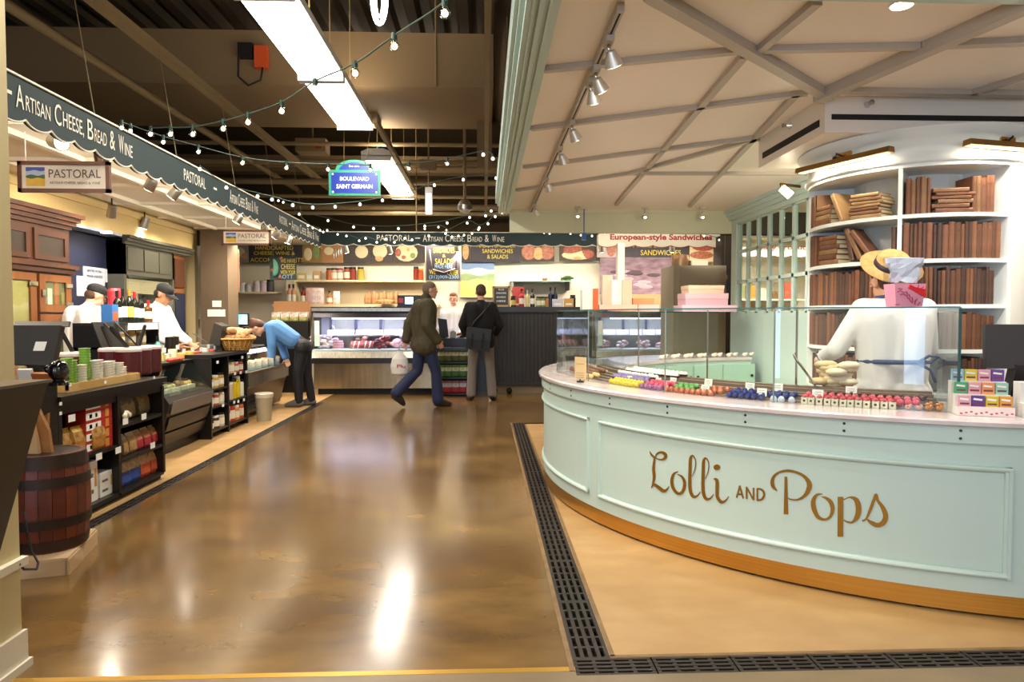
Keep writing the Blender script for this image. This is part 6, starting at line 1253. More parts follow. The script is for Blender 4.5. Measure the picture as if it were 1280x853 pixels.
for k, (u, h, c_, cap, lab) in enumerate(((412, .22, '#b8673a', blackfoil, 'orange-brown jar'), (418, .22, '#c8a07a', blackfoil, 'pale label jar'), (425, .22, '#b8a8a0', redfoil, 'jar with a pale blue label'), (434, .24, '#a8563c', blackfoil, 'dark red jar'), (441, .24, '#8d3a2c', blackfoil, 'brown-red jar'), (451, .24, '#b3a23a', blackfoil, 'yellow-green pickle jar'), (520, .25, '#8d2f22', blackfoil, 'red sauce bottle at the right end'), (526, .22, '#b0512c', goldfoil, 'orange jar at the right end'))):
    P = at(u, 345, y=12.66); bottle((P.x, P.y, S1+.001), h, .062 if k < 6 else .05, mat('pickle_'+c_[1:], c_, .2), cap, paperlab if k in (1, 2, 3) else None, lab+' on the long cream shelf', 'jar', 'jar', None, 'jar')
for k, (u0, u1, c_, lab) in enumerate(((372, 383, '#dcc86a', 'left yellow'), (383, 392, '#e0d8b0', 'middle cream'), (392, 401, '#d0a878', 'right tan'))):
    x0, x1, _, _ = R(u0, u1, 340, 350, 12.65); q = MB(); q.bx(x0, x1-.01, 12.62, 12.75, S1, S1+.13+.02*k); q.bx(x0+.02, x1-.03, 12.617, 12.62, S1+.03, S1+.09, 1); solo(q, 'pasta_box', [mat('pastabox_'+c_[1:], c_, .6), white], lab+' box at the left end of the long cream shelf', 'box')
for k, (u, h, c_, cap, lab, shp) in enumerate(((362, .36, '#cf8f72', blackfoil, 'first pink liqueur bottle', 'wine'), (367, .36, '#d39878', blackfoil, 'second pink liqueur bottle', 'wine'), (379, .32, '#8a2f22', blackfoil, 'red liqueur bottle', 'wine'), (412, .24, '#b0764a', blackfoil, 'amber square bottle', 'sq'))):
    P = at(u, 372, y=12.5); bottle((P.x, P.y, S2+.001), h, .045 if k != 3 else .05, mat('liqueur_'+c_[1:], c_, .15), cap, paperlab, lab+' on the lower back counter', 'liqueur_bottle', 'bottle', None, shp)
for k, (u, c_, lab) in enumerate(((388, '#d9a8a0', 'left pink'), (394, '#e6d8d4', 'middle white'), (400, '#e8dcd8', 'right white'), (421, '#ece8e2', 'tall white'))):
    P = at(u, 380, y=12.5); pouch((P.x, P.y, S2+.001), .15 if k < 3 else .12, .30 if k < 3 else .24, .09, ((c_, '#d0b0a8'), (c_, '#d8c8c4'), (c_, '#c88a84')), lab+' paper bag on the lower back counter', rz=-PI/2)
# loaves
lf = MB(); lf.sph((0, 0, .07), (.05, .14, .075), 10, 7); lm = mat('loaf_crust', '#7d4c22', .6, noise=16, col2='#b08a5c'); L0 = None
for k in range(9):
    P = at(459+4.6*k, 380, y=12.55)
    o = lf.build('loaf', lm) if L0 is None else L0.copy()
    if L0 is None: L0 = o; tag(o, 'brown crusty loaf standing in the row behind the meat case', 'bread', 'loaves behind the meat case')
    else: COL.objects.link(o)
    o.location = (P.x, P.y, S2+.07); o.rotation_euler = (PI/2, 0, .1*(-1)**k); o.scale = (1, 1.0+.12*(k % 3), 1)
x0, x1, _, _ = R(470, 495, 370, 380, 12.35); q = MB(); q.lathe((0, 0, 0), [(.06, 0), (.065, .05), (.04, .09)], 12); q.v = [((x0+x1)/2+b*4.2*.6, 12.3+a, S2+z) for a, b, z in q.v]; solo(q, 'long_loaf', lm, 'long pale loaf lying in front of the standing loaves', 'bread')
x0, x1, z0, z1 = R(499, 521, 370.5, 387, 11.9); t = thing('scale_screen', 'black deli scale with a lit screen on the meat case', 'scale', ((x0+x1)/2, 11.6, 1.43))
q = MB(); q.bx(x0, x1+.1, 11.6, 11.75, 1.435, 1.47); q.bx(x0, x1+.12, 11.65, 11.72, 1.47, 1.65); q.build('housing', black, t); q = MB(); q.bx(x0+.13, x0+.27, 11.645, 11.65, 1.5, 1.62); q.build('screen', mat('pale_blue_screen', '#b8dcf0', .3, emit=1.2), t); q = MB(); q.bx(x0+.02, x0+.10, 11.645, 11.65, 1.52, 1.6); q.build('red_panel', mat('red_panel', '#b03a3a', .4), t)

# ------------------------------------------------------------------ meat case at the back
MX0, MX1, MYF = -2.86, -.86, 11.2
mcase = t = thing('meat_case', 'long steel and glass meat case glowing lavender at the back', 'display case', ((MX0+MX1)/2, MYF+.4, 0))
st2 = mat('warm_steel', '#b5a486', .25, .85, noise=3, col2='#9a8a6c', stretch=(6, 1, .3))
q = MB(); q.bx(MX0+.05, MX1, MYF+.08, MYF+.9, .10, .53); q.build('steel_base', st2, t); q = MB(); q.bx(MX0+.1, MX1, MYF+.15, MYF+.9, 0, .10); q.build('plinth', rubber, t)
q = MB(); q.bx(MX0, MX1, MYF-.01, MYF+.95, .52, .61); q.build('bumper', black, t); q = MB(); q.prism([(MX0, MYF, .61), (MX0, MYF+.03, .71), (MX0, MYF+.95, .71), (MX0, MYF+.95, .61)], (MX1-MX0, 0, 0)); q.build('steel_ledge', steel, t)
q = MB(); q.bx(MX0, MX1, MYF+.75, MYF+.80, .71, 1.30); q.build('back_wall', mat('case_grey', '#a09da8', .5), t)
for k in range(4):
    a = MX0+.25+k*.43; q = MB(); q.bx(a, a+.36, MYF+.735, MYF+.75, 1.08, 1.27); q.build('sliding_door', mat('door_grey', '#8f8c86', .3), t)
for k in range(5): q = MB(); q.bx(MX0+.17+k*.43, MX0+.21+k*.43, MYF+.70, MYF+.735, .98, 1.3); q.build('door_post', mat('indigo_post', '#3a3852', .4), t)
q = MB(); q.bx(MX0+.05, MX1, MYF+.40, MYF+.75, .955, .975); q.build('glass_shelf', mat('shelf_lit_tint', '#cfcbe0', .2), t)  # lavender lamplight painted into the shelf colour
q = MB(); q.bx(MX0+.02, MX1, MYF+.06, MYF+.75, .71, .745); q.build('deck', mat('case_white', '#d5d3dc', .5), t)
for k in range(7): a = MX0+.2+k*.24; q = MB(); q.prism([(a, MYF+.39, .98), (a+.21, MYF+.39, .98), (a+.21, MYF+.43, 1.06), (a, MYF+.43, 1.06)], (0, .004, 0)); q.build('price_card', mat('card_lit_tint', '#cdc8e6', .5), t)  # white cards, tinted with the lavender light of the case
q = MB(); q.prism([(MX0+.02, MYF+.04, .72), (MX1, MYF+.04, .72), (MX1, MYF+.24, 1.28), (MX0+.02, MYF+.24, 1.28)], (0, .006, .002)); q.build('front_glass', glass, t)
q = MB(); q.prism([(MX0, MYF+.05, .71), (MX0, MYF+.26, 1.3), (MX0, MYF+.9, 1.3), (MX0, MYF+.9, .71)], (.02, 0, 0)); q.build('end_panel', darksteel, t)
q = MB(); q.prism([(MX0, MYF+.22, 1.27), (MX0, MYF+.26, 1.375), (MX0, MYF+.9, 1.375), (MX0, MYF+.9, 1.27)], (MX1-MX0, 0, 0)); q.build('canopy', mat('dark_canopy', '#35323a', .3, .4), t)
q = MB(); q.bx(MX0-.02, MX1, MYF+.22, MYF+.92, 1.375, 1.43); q.build('steel_top', steel, t)
q = MB(); q.bx(MX0+.3, MX1, MYF+.3, MYF+.34, 1.245, 1.268); q.build('lamp_tube', lamp_mat('lavender_tube', '#dcd6ff', 3), t)
l = area('meat_case_light', ((MX0+MX1)/2, MYF+.36, 1.24), (math.radians(12), 0, 0), MX1-MX0-.2, .08, 17, (.80, .76, 1))
q = MB(); q.bx(MX0+.05, MX0+.13, MYF+.14, MYF+.15, .8, 1.22); q.build('notice_card', white, t)
for k, (u, v, kind, c_, c2, lab) in enumerate(((393, 438, 'pile', '#d8d0d4', '#c8b8b0', 'heap of pale sausages at the left end of the meat case'), (404, 431, 'ball', '#c9a98a', '#e2cfc4', 'round tan ham in the meat case'), (413, 436, 'pile', '#b89ab8', '#d8c0d0', 'pinkish wrapped meats beside the round ham'), (423, 436, 'stack', '#d9a8b4', '#c47a8a', 'stack of pink ham slices in the meat case'), (446, 436, 'sticks', '#b0453c', '#d8c8bc', 'left row of red salami sticks in the meat case'), (460, 436, 'sticks', '#a03a34', '#d8c8bc', 'right row of red salami sticks in the meat case'), (452, 426, 'pile', '#e0c4bc', '#c98a84', 'pale pink meats behind the salami sticks'), (478, 437, 'pile', '#8d2c34', '#5d1a22', 'dark red cured meat heap in the meat case'), (484, 428, 'pile', '#d8786a', '#e8a898', 'large heap of bright red sliced meat'), (497, 432, 'ball', '#d8a0a8', '#e6c4c8', 'pink round ham at the right in the meat case'), (508, 436, 'pile', '#d8d0e0', '#c0b4cc', 'white wrapped meats at the right end of the meat case'), (518, 435, 'stack', '#c88a9a', '#e0b8c0', 'stack of rosy slices at the right end of the meat case'))):
    P = at(u, v, y=MYF+(.32 if v > 432 else .45)); z = .746; q = MB(); rnd = random.Random(k)
    if kind == 'pile':
        for i in range(12): r = .035; q.sph((P.x+rnd.uniform(-.10, .10), P.y+rnd.uniform(-.08, .08), z+.03+.016*i), (r*1.4, r*1.1, r*.9), 7, 5, i % 2)
    elif kind == 'ball': q.sph((P.x, P.y, z+.09), (.10, .10, .09), 12, 8); q.sph((P.x+.08, P.y-.02, z+.05), (.05, .05, .05), 8, 6, 1)
    elif kind == 'stack':
        for i in range(7): q.lathe((P.x+rnd.uniform(-.01, .01), P.y, z+.02*i), [(.09, 0), (.09, .016)], 12, mi=i % 2)
    else:
        for i in range(8): x = P.x-.09+.025*i; q.tube([(x, P.y-.1, z+.015), (x+.01, P.y-.03, z+.10), (x, P.y+.06, z+.12)], .011, 6, i % 3 == 2)
    solo(q, 'cured_meat', [mat('meat_'+c_[1:], c_, .4), mat('meat_'+c2[1:], c2, .4)], lab, 'meat')

m2 = dup(mcase, (2.80, MYF+.4, 0), 0, 'second glass meat case seen through the sweet counter glass at the back right', scale=(.95, 1, 1))
area('meat_case_light', (2.75, MYF+.36, 1.24), (math.radians(12), 0, 0), 1.6, .08, 12, (.80, .76, 1))
for k in range(5):
    x = 2.0+.35*k; q = MB(); rnd = random.Random(k+40)
    for i in range(10): q.sph((x+rnd.uniform(-.09, .09), MYF+.32+rnd.uniform(-.07, .07), .775+.010*i), (.045, .035, .028), 7, 5, i % 2)
    solo(q, 'cured_meat', [mat('meat_b98a94', '#b98a94', .4), mat('meat_d8c0c4', '#d8c0c4', .4)], ['first', 'second', 'third', 'fourth', 'fifth'][k]+' heap of rosy meat in the second meat case from the left', 'meat')
# ------------------------------------------------------------------ crisp rack, till and beadboard counter
cx0, cx1, cyf = px(546, 11.0), px(592, 11.0), 11.0
t = thing('crisp_rack', 'black three-tier rack of crisp bags in front of the till', 'rack', ((cx0+cx1)/2, cyf+.2, 0))
for z in (.02, .28, .53): q = MB(); q.bx(cx0-.03, cx1+.03, cyf, cyf+.3, z, z+.02); q.build('shelf', black, t)
q = MB(); q.bx(cx0-.05, cx1+.05, cyf-.02, cyf+.35, .74, .78); q.build('top', black, t); q = MB(); q.bx(cx0-.03, cx1+.03, cyf+.3, cyf+.33, 0, .75); q.build('back_panel', rubber, t)
for z, cols, nm in ((.041, (('#8d8d92', '#a03030'), ('#b03038', '#8d2028'), ('#7d828d', '#c8c8c8')), 'bottom'), (.301, (('#4f8038', '#7aa34e'), ('#3f7030', '#2d5a24'), ('#6a9a4a', '#dcd8c0')), 'middle'), (.551, (('#7d8a3a', '#a8ad60'), ('#556028', '#3d4a1c'), ('#8d9448', '#e0dcc4')), 'top')):
    for k in range(5):
        x = cx0+(cx1-cx0)*(k+.5)/5; pouch((x, cyf+.08, z), .115, .20, .07, cols if k < 4 or z > .1 else (('#b06a28', '#c98a3a'), ('#8d4a1c', '#703814'), ('#c07a30', '#dcc8a0')), ('leftmost', 'second', 'middle', 'fourth', 'rightmost')[k]+f' crisp bag on the {nm} tier of the black rack', 'crisp_bag', rz=-PI/2)
q = MB(); q.bx(cx0-.03, px(611, 11.4), 11.4, 11.75, 0, .92); solo(q, 'till_counter', black, 'black till counter behind the crisp rack', 'counter')
P = at(551, 420, y=11.45); t = thing('till_screen', 'black till screen facing the cashier behind the walking man', 'monitor', (P.x, P.y, .92)); q = MB(); q.prism([(P.x-.02, P.y, .96), (P.x+.13, P.y, .94), (P.x+.10, P.y, 1.24), (P.x-.05, P.y, 1.26)], (0, .05, 0)); q.build('housing', black, t); q = MB(); q.bx(P.x-.02, P.x+.08, P.y, P.y+.14, .92, .96); q.build('stand', black, t)
P = at(566, 425, y=11.42); t = thing('card_terminal', 'small black card terminal in front of the cashier', 'terminal', (P.x, P.y, .92)); q = MB(); q.prism([(P.x-.05, P.y, .93), (P.x+.05, P.y, .93), (P.x+.05, P.y+.1, 1.03), (P.x-.05, P.y+.1, 1.03)], (0, .03, 0)); q.build('keypad', rubber, t); q = MB(); q.box((P.x, P.y+.06, .935), (.08, .08, .03)); q.build('base', rubber, t)
bx0, bx1, byf = px(614, 11.3), px(741, 11.3), 11.3
t = thing('beadboard_counter', 'tall black beadboard counter behind the standing man', 'counter', ((bx0+bx1)/2, byf+.3, 0)); bead = mat('beadboard_black', '#1d1510', .5)
q = MB(); q.bx(bx0+.01, bx1-.01, byf+.02, byf+.6, .14, 1.36); q.build('carcass', bead, t); q = MB(); q.bx(bx0-.05, bx1+.05, byf-.06, byf+.65, 1.36, 1.45); q.build('worktop', mat('worktop_dark', '#1d1614', .3), t)
n = 26; sw = (bx1-bx0)/n; sl0 = MB().bx(bx0, bx0+sw-.007, byf, byf+.02, .20, 1.36).build('slat', bead, t)
for k in range(1, n): o = sl0.copy(); COL.objects.link(o); o.parent = t; o.location = (sw*k, 0, 0)
q = MB(); q.bx(bx0, bx1, byf-.01, byf+.02, .14, .20); q.build('bottom_rail', bead, t); q = MB(); q.bx(bx0+.08, bx1, byf+.08, byf+.5, 0, .14); q.build('plinth', mat('plinth_tan', '#8d7a5c', .6), t)
q = MB()
for x in (bx0+.05, bx0+.3): q.sph((x, byf+.05, .05), .05, 8, 6)
q.build('castor', rubber, t)
Zb = 1.451
t = thing('easel_board', 'small chalkboard in a pale wooden frame on the black counter', 'sign', (px(627, 11.35), 11.35, Zb)); x0, x1, z0, z1 = R(615.5, 637.5, 358, 384, 11.35); q = MB(); f = .03
q.bx(x0, x1, 11.35, 11.375, Zb, Zb+f); q.bx(x0, x1, 11.35, 11.375, z1-f, z1); q.bx(x0, x0+f, 11.35, 11.375, Zb, z1); q.bx(x1-f, x1, 11.35, 11.375, Zb, z1); q.build('frame', pine, t)
q = MB(); q.bx(x0+f, x1-f, 11.358, 11.37, Zb+f, z1-f); q.build('slate', mat('slate_grey', '#34393c', .5), t); q = MB()
for s, dz, w_ in (('TRY OUR', .30, .10), ('CHARCUTERIE', .24, .17), ('BOARDS', .17, .15), ('HERE', .10, .15)): q.text(s, ((x0+x1)/2, 11.356, Zb+dz*.95), X_, Z_, w_, .030, 0, .02)
q.build('chalk_lettering', chalk, t)
for k, (u, h, r, body, cap, lb, lab, nm, shp) in enumerate(((641.5, .18, .045, dgreen, blackfoil, mat('yellow_label', '#c9b45c', .6), 'short dark jar right of the easel board', 'jar', 'jar'), (652, .30, .045, redfoil, dgreen, paperlab, 'red labelled bottle on the black counter', 'wine_bottle', 'sq'), (659, .28, .03, mat('clear_oil', '#d8c88a', .15), chrome, None, 'slim clear oil bottle on the black counter', 'oil_bottle', 'wine'), (665.5, .30, .04, dgreen, blackfoil, paperlab, 'dark wine bottle with a pale label on the black counter', 'wine_bottle', 'wine'), (673, .17, .04, mat('olive_jar', '#7d8a4a', .2), blackfoil, paperlab, 'first olive jar on the black counter', 'jar', 'jar'), (678.5, .17, .04, mat('olive_jar', '#7d8a4a', .2), blackfoil, paperlab, 'second olive jar on the black counter', 'jar', 'jar'), (684, .17, .04, mat('amber_jar', '#a87a3a', .2), blackfoil, None, 'third, amber jar on the black counter', 'jar', 'jar'), (688, .33, .042, mat('blue_bottle', '#1c2238', .15), blackfoil, None, 'first tall blue-black bottle on the black counter', 'wine_bottle', 'wine'), (694, .33, .042, mat('blue_bottle', '#1c2238', .15), blackfoil, None, 'second tall blue-black bottle on the black counter', 'wine_bottle', 'wine'), (716, .2, .05, dgreen, blackfoil, None, 'dark jar at the right end of the black counter', 'jar', 'jar'))):
    P = at(u, 380, y=11.45); bottle((P.x, P.y, Zb), h, r, body, cap, lb, lab, nm, 'bottle' if shp != 'jar' else 'jar', None, shp)
for u0, u1, h, c_, lab in ((690.5, 704, .13, '#cfcad0', 'pale printed box in front of the blue bottles'), (705, 717, .14, '#cf9f52', 'golden box right of the pale box'), (641, 656, .34, '#d04a44', 'red sheet standing behind the red bottle')):
    x0, x1, _, _ = R(u0, u1, 370, 380, 11.38); q = MB(); dd = .0 if h < .3 else .2; q.bx(x0, x1, 11.38+dd, 11.42+dd, Zb, Zb+h); q.bx(x0+.03, x1-.03, 11.377+dd, 11.38+dd, Zb+.03, Zb+.06, 1); solo(q, 'counter_box', [mat('cbox_'+c_[1:], c_, .5), white], lab, 'box')
x0, x1, z0, z1 = R(638, 716, 350, 352, 12.2); t = thing('glass_shelf', 'glass wall shelf on steel brackets above the black counter', 'shelf', ((x0+x1)/2, 12.4, z0)); q = MB(); q.bx(x0, x1, 12.2, 12.9, z0, z0+.015); q.build('glass', mat('shelf_glass', '#9ab8ac', .1), t); q = MB()
for x in (x0+.03, x1-.05): q.bx(x, x+.03, 12.25, 12.9, z0-.15, z0)
q.build('bracket', steel, t)
for u, c_, r, lab in ((681, '#8d6a4a', .05, 'brown pot on the glass wall shelf'), (691, '#e6e4dc', .09, 'white bowl on the glass wall shelf'), (708, '#4a6a3a', .09, 'green leafy plant on the glass wall shelf')):
    P = at(u, 348, y=12.5); q = MB()
    if 'plant' in lab:
        for i in range(14): a = i*2.4; q.sph((P.x+.10*math.cos(a)*(i/14), P.y+.08*math.sin(a), z0+.06+.04*math.sin(i)), (.05, .04, .025), 6, 4)
    else: q.lathe((P.x, P.y, z0+.016), [(r*.6, 0), (r, r*.7), (r*.95, r*1.2), (r*.8, r*1.2), (r*.5, .02)], 14)
    solo(q, 'leafy_plant' if 'plant' in lab else 'bowl', mat('shelfitem_'+c_[1:], c_, .5), lab, 'plant' if 'plant' in lab else 'bowl')
# tall beige cabinet with bread and a box on top, dark post, blackboard at the right
x0, x1, z0, z1 = R(841, 908, 332, 480, 9.6); t = thing('beige_cabinet', 'tall beige cabinet behind the pink boxes', 'cabinet', ((x0+x1)/2, 9.9, 0)); q = MB(); q.bx(x0, x1, 9.6, 10.3, 0, z1); q.build('carcass', mat('beige_laminate', '#b3a890', .5), t); q = MB(); q.bx(x0+.08, x1-.02, 9.588, 9.6, .1, z1-.04); q.build('door', mat('beige_laminate2', '#aba088', .5), t)
P = at(850, 326, y=9.8); q = MB(); q.lathe((P.x, P.y, z1), [(.12, 0), (.125, .1), (.12, .16), (.06, .17)], 16); solo(q, 'round_tin', mat('copper_tin', '#b8906c', .35, .5), 'round copper tin on the tall beige cabinet', 'tin'); P = at(872, 328, y=9.8); q = MB(); q.box((P.x, P.y, z1+.04), (.24, .2, .08)); solo(q, 'cream_box', cream_hi, 'low cream box on the tall beige cabinet', 'box')
x0, x1, z0, z1 = R(900, 922, 290, 480, 10.9); q = MB(); q.bx(x0, x1, 10.9, 11.3, 0, 2.6); struct(q, 'trim_7', mat('dark_post', '#3d342a', .6)); board('hanging_chalkboard', 'dark chalkboard with a round orange drawing beside the divided window', 901, 921, 337, 372, 10.85, slate, blobs=((906, 347, 3.5, 5, mat('orange_chalk', '#a8784a', .7), 'chalk_drawing'),))
t = thing('food_bags_display', 'rack of black and white patterned food bags behind the bending woman', 'rack', (px(358, 11.6), 11.6, 0)); x0, x1, z0, z1 = R(338, 384, 378, 402, 11.6); q = MB(); q.bx(x0, x1, 11.62, 11.8, 0, z0); q.build('stand', black, t); q = MB(); q.bx(x0, x1, 11.8, 11.83, z0, z1+.02); q.build('back_panel', mat('rack_wood', '#a8764a', .5), t)
for k in range(8):
    x = x0+(x1-x0)*((k % 4)+.5)/4; pouch((x, 11.66+.09*(k//4), z0+.001), .14, .16, .07, (('#d8d0c4', '#3a3634'), ('#c8b07a', '#5d7a3a') if k < 4 else ('#e0dcd4', '#2d2a28'), ('#e6e0d4', '#b04a34')), 'patterned black and white food bag on the rack behind the woman', 'food_bag', group='patterned bags on the rack', rz=-PI/2)
# ------------------------------------------------------------------ people
def remesh(o, vox, smooth=4):
    m = o.modifiers.new('remesh', 'REMESH'); m.mode = 'VOXEL'; m.voxel_size = vox; m.use_smooth_shade = True
    s = o.modifiers.new('smooth', 'SMOOTH'); s.iterations = smooth; s.factor = .5
def lerp(a, b, t): return Vector(a)*(1-t)+Vector(b)*t
class Fig:
    """one standing figure; joints in a local frame: x to its right, y forward, z up"""
    def __init__(s, label, x, y, heading, h, J=None, group=None):
        s.t = thing('person', label, 'person', (x, y, 0), group); s.r = math.radians(heading); s.o = Vector((x, y, 0)); k = s.k = h/1.75
        s.J = {n: Vector(p)*k for n, p in dict(head=(0, .02, 1.635), neck=(0, -.01, 1.45), shr=(.175, -.01, 1.415), shl=(-.175, -.01, 1.415), elr=(.225, -.03, 1.13), ell=(-.225, -.03, 1.13), wrr=(.23, .06, .89), wrl=(-.23, .06, .89),
               pel=(0, 0, .95), hpr=(.09, 0, .92), hpl=(-.09, 0, .92), knr=(.10, .025, .50), knl=(-.10, .025, .50), anr=(.10, -.01, .085), anl=(-.10, -.01, .085), look=(0, 1, 0), up=(0, 0, 1), tor=(.10, .17, .03), tol=(-.10, .17, .03)).items()}
        for n, p in (J or {}).items(): s.J[n] = Vector(p)*(1 if n in ('look', 'up') else k)
    def W(s, p):
        c, q = math.cos(s.r), math.sin(s.r); return Vector((s.o.x+p[0]*c-p[1]*q, s.o.y+p[0]*q+p[1]*c, p[2]))
    def cap(s, q, a, b, r0, r1, n=10):
        a, b = s.W(a), s.W(b); k = s.k; q.cone(a, b, r0*k, r1*k, n); q.sph(a, r0*k, n, 7); q.sph(b, r1*k, n, 7)
    def torso(s, q, d, low=0.):
        J = s.J
        for a, b in (('hpr', 'shr'), ('hpl', 'shl')):
            o_ = 'shl' if b == 'shr' else 'shr'; base = lerp(J[a], J['pel'], .3)*(1-low)+lerp(J[b], J[o_], .2)*low; top = lerp(J[b], J[o_], .2)-(J['neck']-J['pel']).normalized()*.05; s.cap(q, base, top, .105+d, .108+d)
        if not low: s.cap(q, lerp(J['hpr'], J['hpl'], .05), lerp(J['hpr'], J['hpl'], .95), .105+d, .105+d)
        s.cap(q, J['shr'], J['shl'], .058+d, .058+d); s.cap(q, lerp(J['pel'], J['neck'], .3), lerp(J['pel'], J['neck'], .9), .108+d, .085+d)
    def arm(s, q, sd, d, end=1.):
        J = s.J; s.cap(q, J['sh'+sd], J['el'+sd], .054+d, .044+d); s.cap(q, J['el'+sd], lerp(J['el'+sd], J['wr'+sd], end), .043+d, .031+d*1.1)
    def leg(s, q, sd, d, end=1., flare=0):
        J = s.J; s.cap(q, J['hp'+sd], J['kn'+sd], .088+d, .058+d); s.cap(q, J['kn'+sd], lerp(J['kn'+sd], J['an'+sd], end), .056+d, .040+d+flare)
    def hand(s, q, sd, curl=.5, tow=None):
        J = s.J; w_ = J['wr'+sd]; d = (w_-J['el'+sd]).normalized(); d = (Vector(tow).normalized() if tow else d); side = Vector((1 if sd == 'r' else -1, 0, 0)); n = d.cross(Vector((0, 1, 0))); n = n.normalized() if n.length > .3 else Vector((1, 0, 0)); u = d.cross(n).normalized()
        if u.y < 0: u = -u
        m_ = n if n.dot(-side) > 0 else -n     # palm side
        s.cap(q, w_, w_+d*.05, .027, .030); 
        for i in range(4):
            L = (.07, .08, .075, .06)[i]; b = w_+d*.075+u*(.030-.020*i); e = b+d*L*.55+m_*L*.25*curl; f = e+d*L*.45*(1-curl)+m_*L*.5*curl; s.cap(q, w_+d*.02+u*(.02-.013*i), b, .013, .0105, 7); s.cap(q, b, e, .0098, .009, 7); s.cap(q, e, f, .009, .0075, 7)
        b = w_+d*.025+u*.03; e = b+u*.03+d*.03+m_*.012; s.cap(q, b, e, .012, .0105, 7); s.cap(q, e, e+d*.03+m_*.012, .010, .008, 7)
    def basis(s):
        f = s.J['look'].normalized(); u = s.J['up']; u = (u-f*u.dot(f)).normalized(); r = f.cross(u).normalized(); return r, f, u
    def HP(s, x, y, z): r, f, u = s.basis(); return s.J['head']+(r*x+f*y+u*z)*s.k
    def ell(s, q, c, rad, n=14, m_=9, mi=0):       # ellipsoid in head axes
        r, f, u = s.basis(); b = MB(); b.sph((0, 0, 0), rad, n, m_); q.add([s.W(s.HP(*c)+(r*x+f*y+u*z)*s.k) for x, y, z in b.v], b.f, mi, True)
    def body(s, skin, hands=('r', 'l'), vox=.0085, curl=.5, tow=None):
        q = MB(); s.torso(q, -.012)
        for sd in 'rl': s.arm(q, sd, -.004); s.leg(q, sd, -.004); s.cap(q, s.J['an'+sd], s.J['to'+sd], .038, .028)
        for sd in hands: s.hand(q, sd, curl, (tow or {}).get(sd))
        s.cap(q, s.J['neck'], s.HP(0, -.02, -.07), .056, .052)
        s.ell(q, (0, -.005, .025), (.074, .094, .090)); s.ell(q, (0, .022, -.045), (.058, .066, .068)); s.ell(q, (0, .095, -.015), (.012, .020, .024)); s.ell(q, (0, .088, -.062), (.024, .012, .016)); s.ell(q, (0, .072, -.10), (.026, .02, .018))
        for x in (-1, 1): s.ell(q, (.075*x, -.005, -.01), (.010, .022, .032)); s.ell(q, (.032*x, .080, .018), (.022, .012, .008))
        o = q.build('body', skin, s.t); remesh(o, vox); 
        q = MB()
        for x in (-1, 1): s.ell(q, (.031*x, .085, .0), (.011, .008, .007), 8, 6); s.ell(q, (.031*x, .0925, .0), (.005, .004, .005), 8, 6, 1); s.ell(q, (.032*x, .090, .024), (.018, .006, .004), 8, 6, 1)
        q.build('eyes', [mat('eye_white', '#d8d0c8', .4), mat('eye_dark', '#2a1c14', .5)], s.t)
        q = MB(); s.ell(q, (0, .093, -.062), (.020, .010, .006), 8, 6); q.build('mouth', mat('lips', '#a85a50', .5), s.t)
    def shoes(s, m):
        for sd in 'rl':
            q = MB(); a, t_ = s.J['an'+sd], s.J['to'+sd]; d = (t_-a); d.z = 0; d = d.normalized() if d.length > .01 else Vector((0, 1, 0)); up = Vector((0, 0, 1)); zt = t_.z
            s.cap(q, a-d*.03-up*.03, a-d*.02-up*.035, .042, .044); s.cap(q, a-d*.02-Vector((0, 0, .04)), Vector((t_.x, t_.y, t_.z)), .044, .036); s.cap(q, a+d*.03, t_, .046, .036); o = q.build('shoe', m, s.t); remesh(o, .011, 3)
    def trousers(s, m, d=.014, flare=.012):
        q = MB(); s.cap(q, s.J['hpr'], s.J['hpl'], .108+d, .108+d); s.cap(q, s.J['pel'], lerp(s.J['pel'], s.J['neck'], .12), .112+d, .112+d)
        for sd in 'rl': s.leg(q, sd, d, .97, flare)
        o = q.build('trousers', m, s.t); remesh(o, .011, 4)
    def top(s, m, name='shirt', d=.016, end=.98, hem=0, extra=None, low=0.):
        q = MB(); s.torso(q, d, low)
        for sd in 'rl': s.arm(q, sd, d, end)
        if hem:
            D = (s.J['pel']-s.J['neck']).normalized()*hem; s.cap(q, s.J['hpr'], s.J['hpr']+D, .115+d, .118+d); s.cap(q, s.J['hpl'], s.J['hpl']+D, .115+d, .118+d); s.cap(q, s.J['hpr']+D, s.J['hpl']+D, .115+d, .115+d)
        s.cap(q, s.J['neck']-Vector((0, 0, .02)), lerp(s.J['neck'], s.HP(0, -.02, -.07), .35), .064, .062)
        if extra: extra(q)
        o = q.build(name, m, s.t); remesh(o, .011, 4); return o
    def hair(s, m, parts):
        q = MB()
        for c, r in parts: s.ell(q, c, r)
        o = q.build('hair', m, s.t); remesh(o, .009, 3)
    def capp(s, m):
        q = MB(); s.ell(q, (0, -.01, .065), (.084, .104, .062)); s.ell(q, (0, -.01, .040), (.085, .105, .030)); o = q.build('cap', m, s.t); remesh(o, .009, 3)
        q = MB(); r, f, u = s.basis(); V = []
        for k in range(9):
            a = -1.25+2.5*k/8
            for rr in (.07, .165-.03*abs(a)): V.append(s.W(s.HP(rr*math.sin(a)*(.95 if rr < .1 else .55), .02+rr*math.cos(a)*(1.0 if rr < .1 else 1.05), .035-(.02 if rr > .1 else 0)+.0)))
        n = len(V); V += [v-Z_*.006 for v in V]
        F = []
        for k in range(8): a = 2*k; F += [(a, a+1, a+3, a+2), (n+a+2, n+a+3, n+a+1, n+a), (a+1, n+a+1, n+a+3, a+3)]
        q.add(V, F, 0, True); q.build('cap_brim', m, s.t)
skin1, skin2, skin3 = mat('skin_fair', '#d9a588', .5), mat('skin_tan', '#b07f5f', .5), mat('skin_pink', '#dba38c', .5)
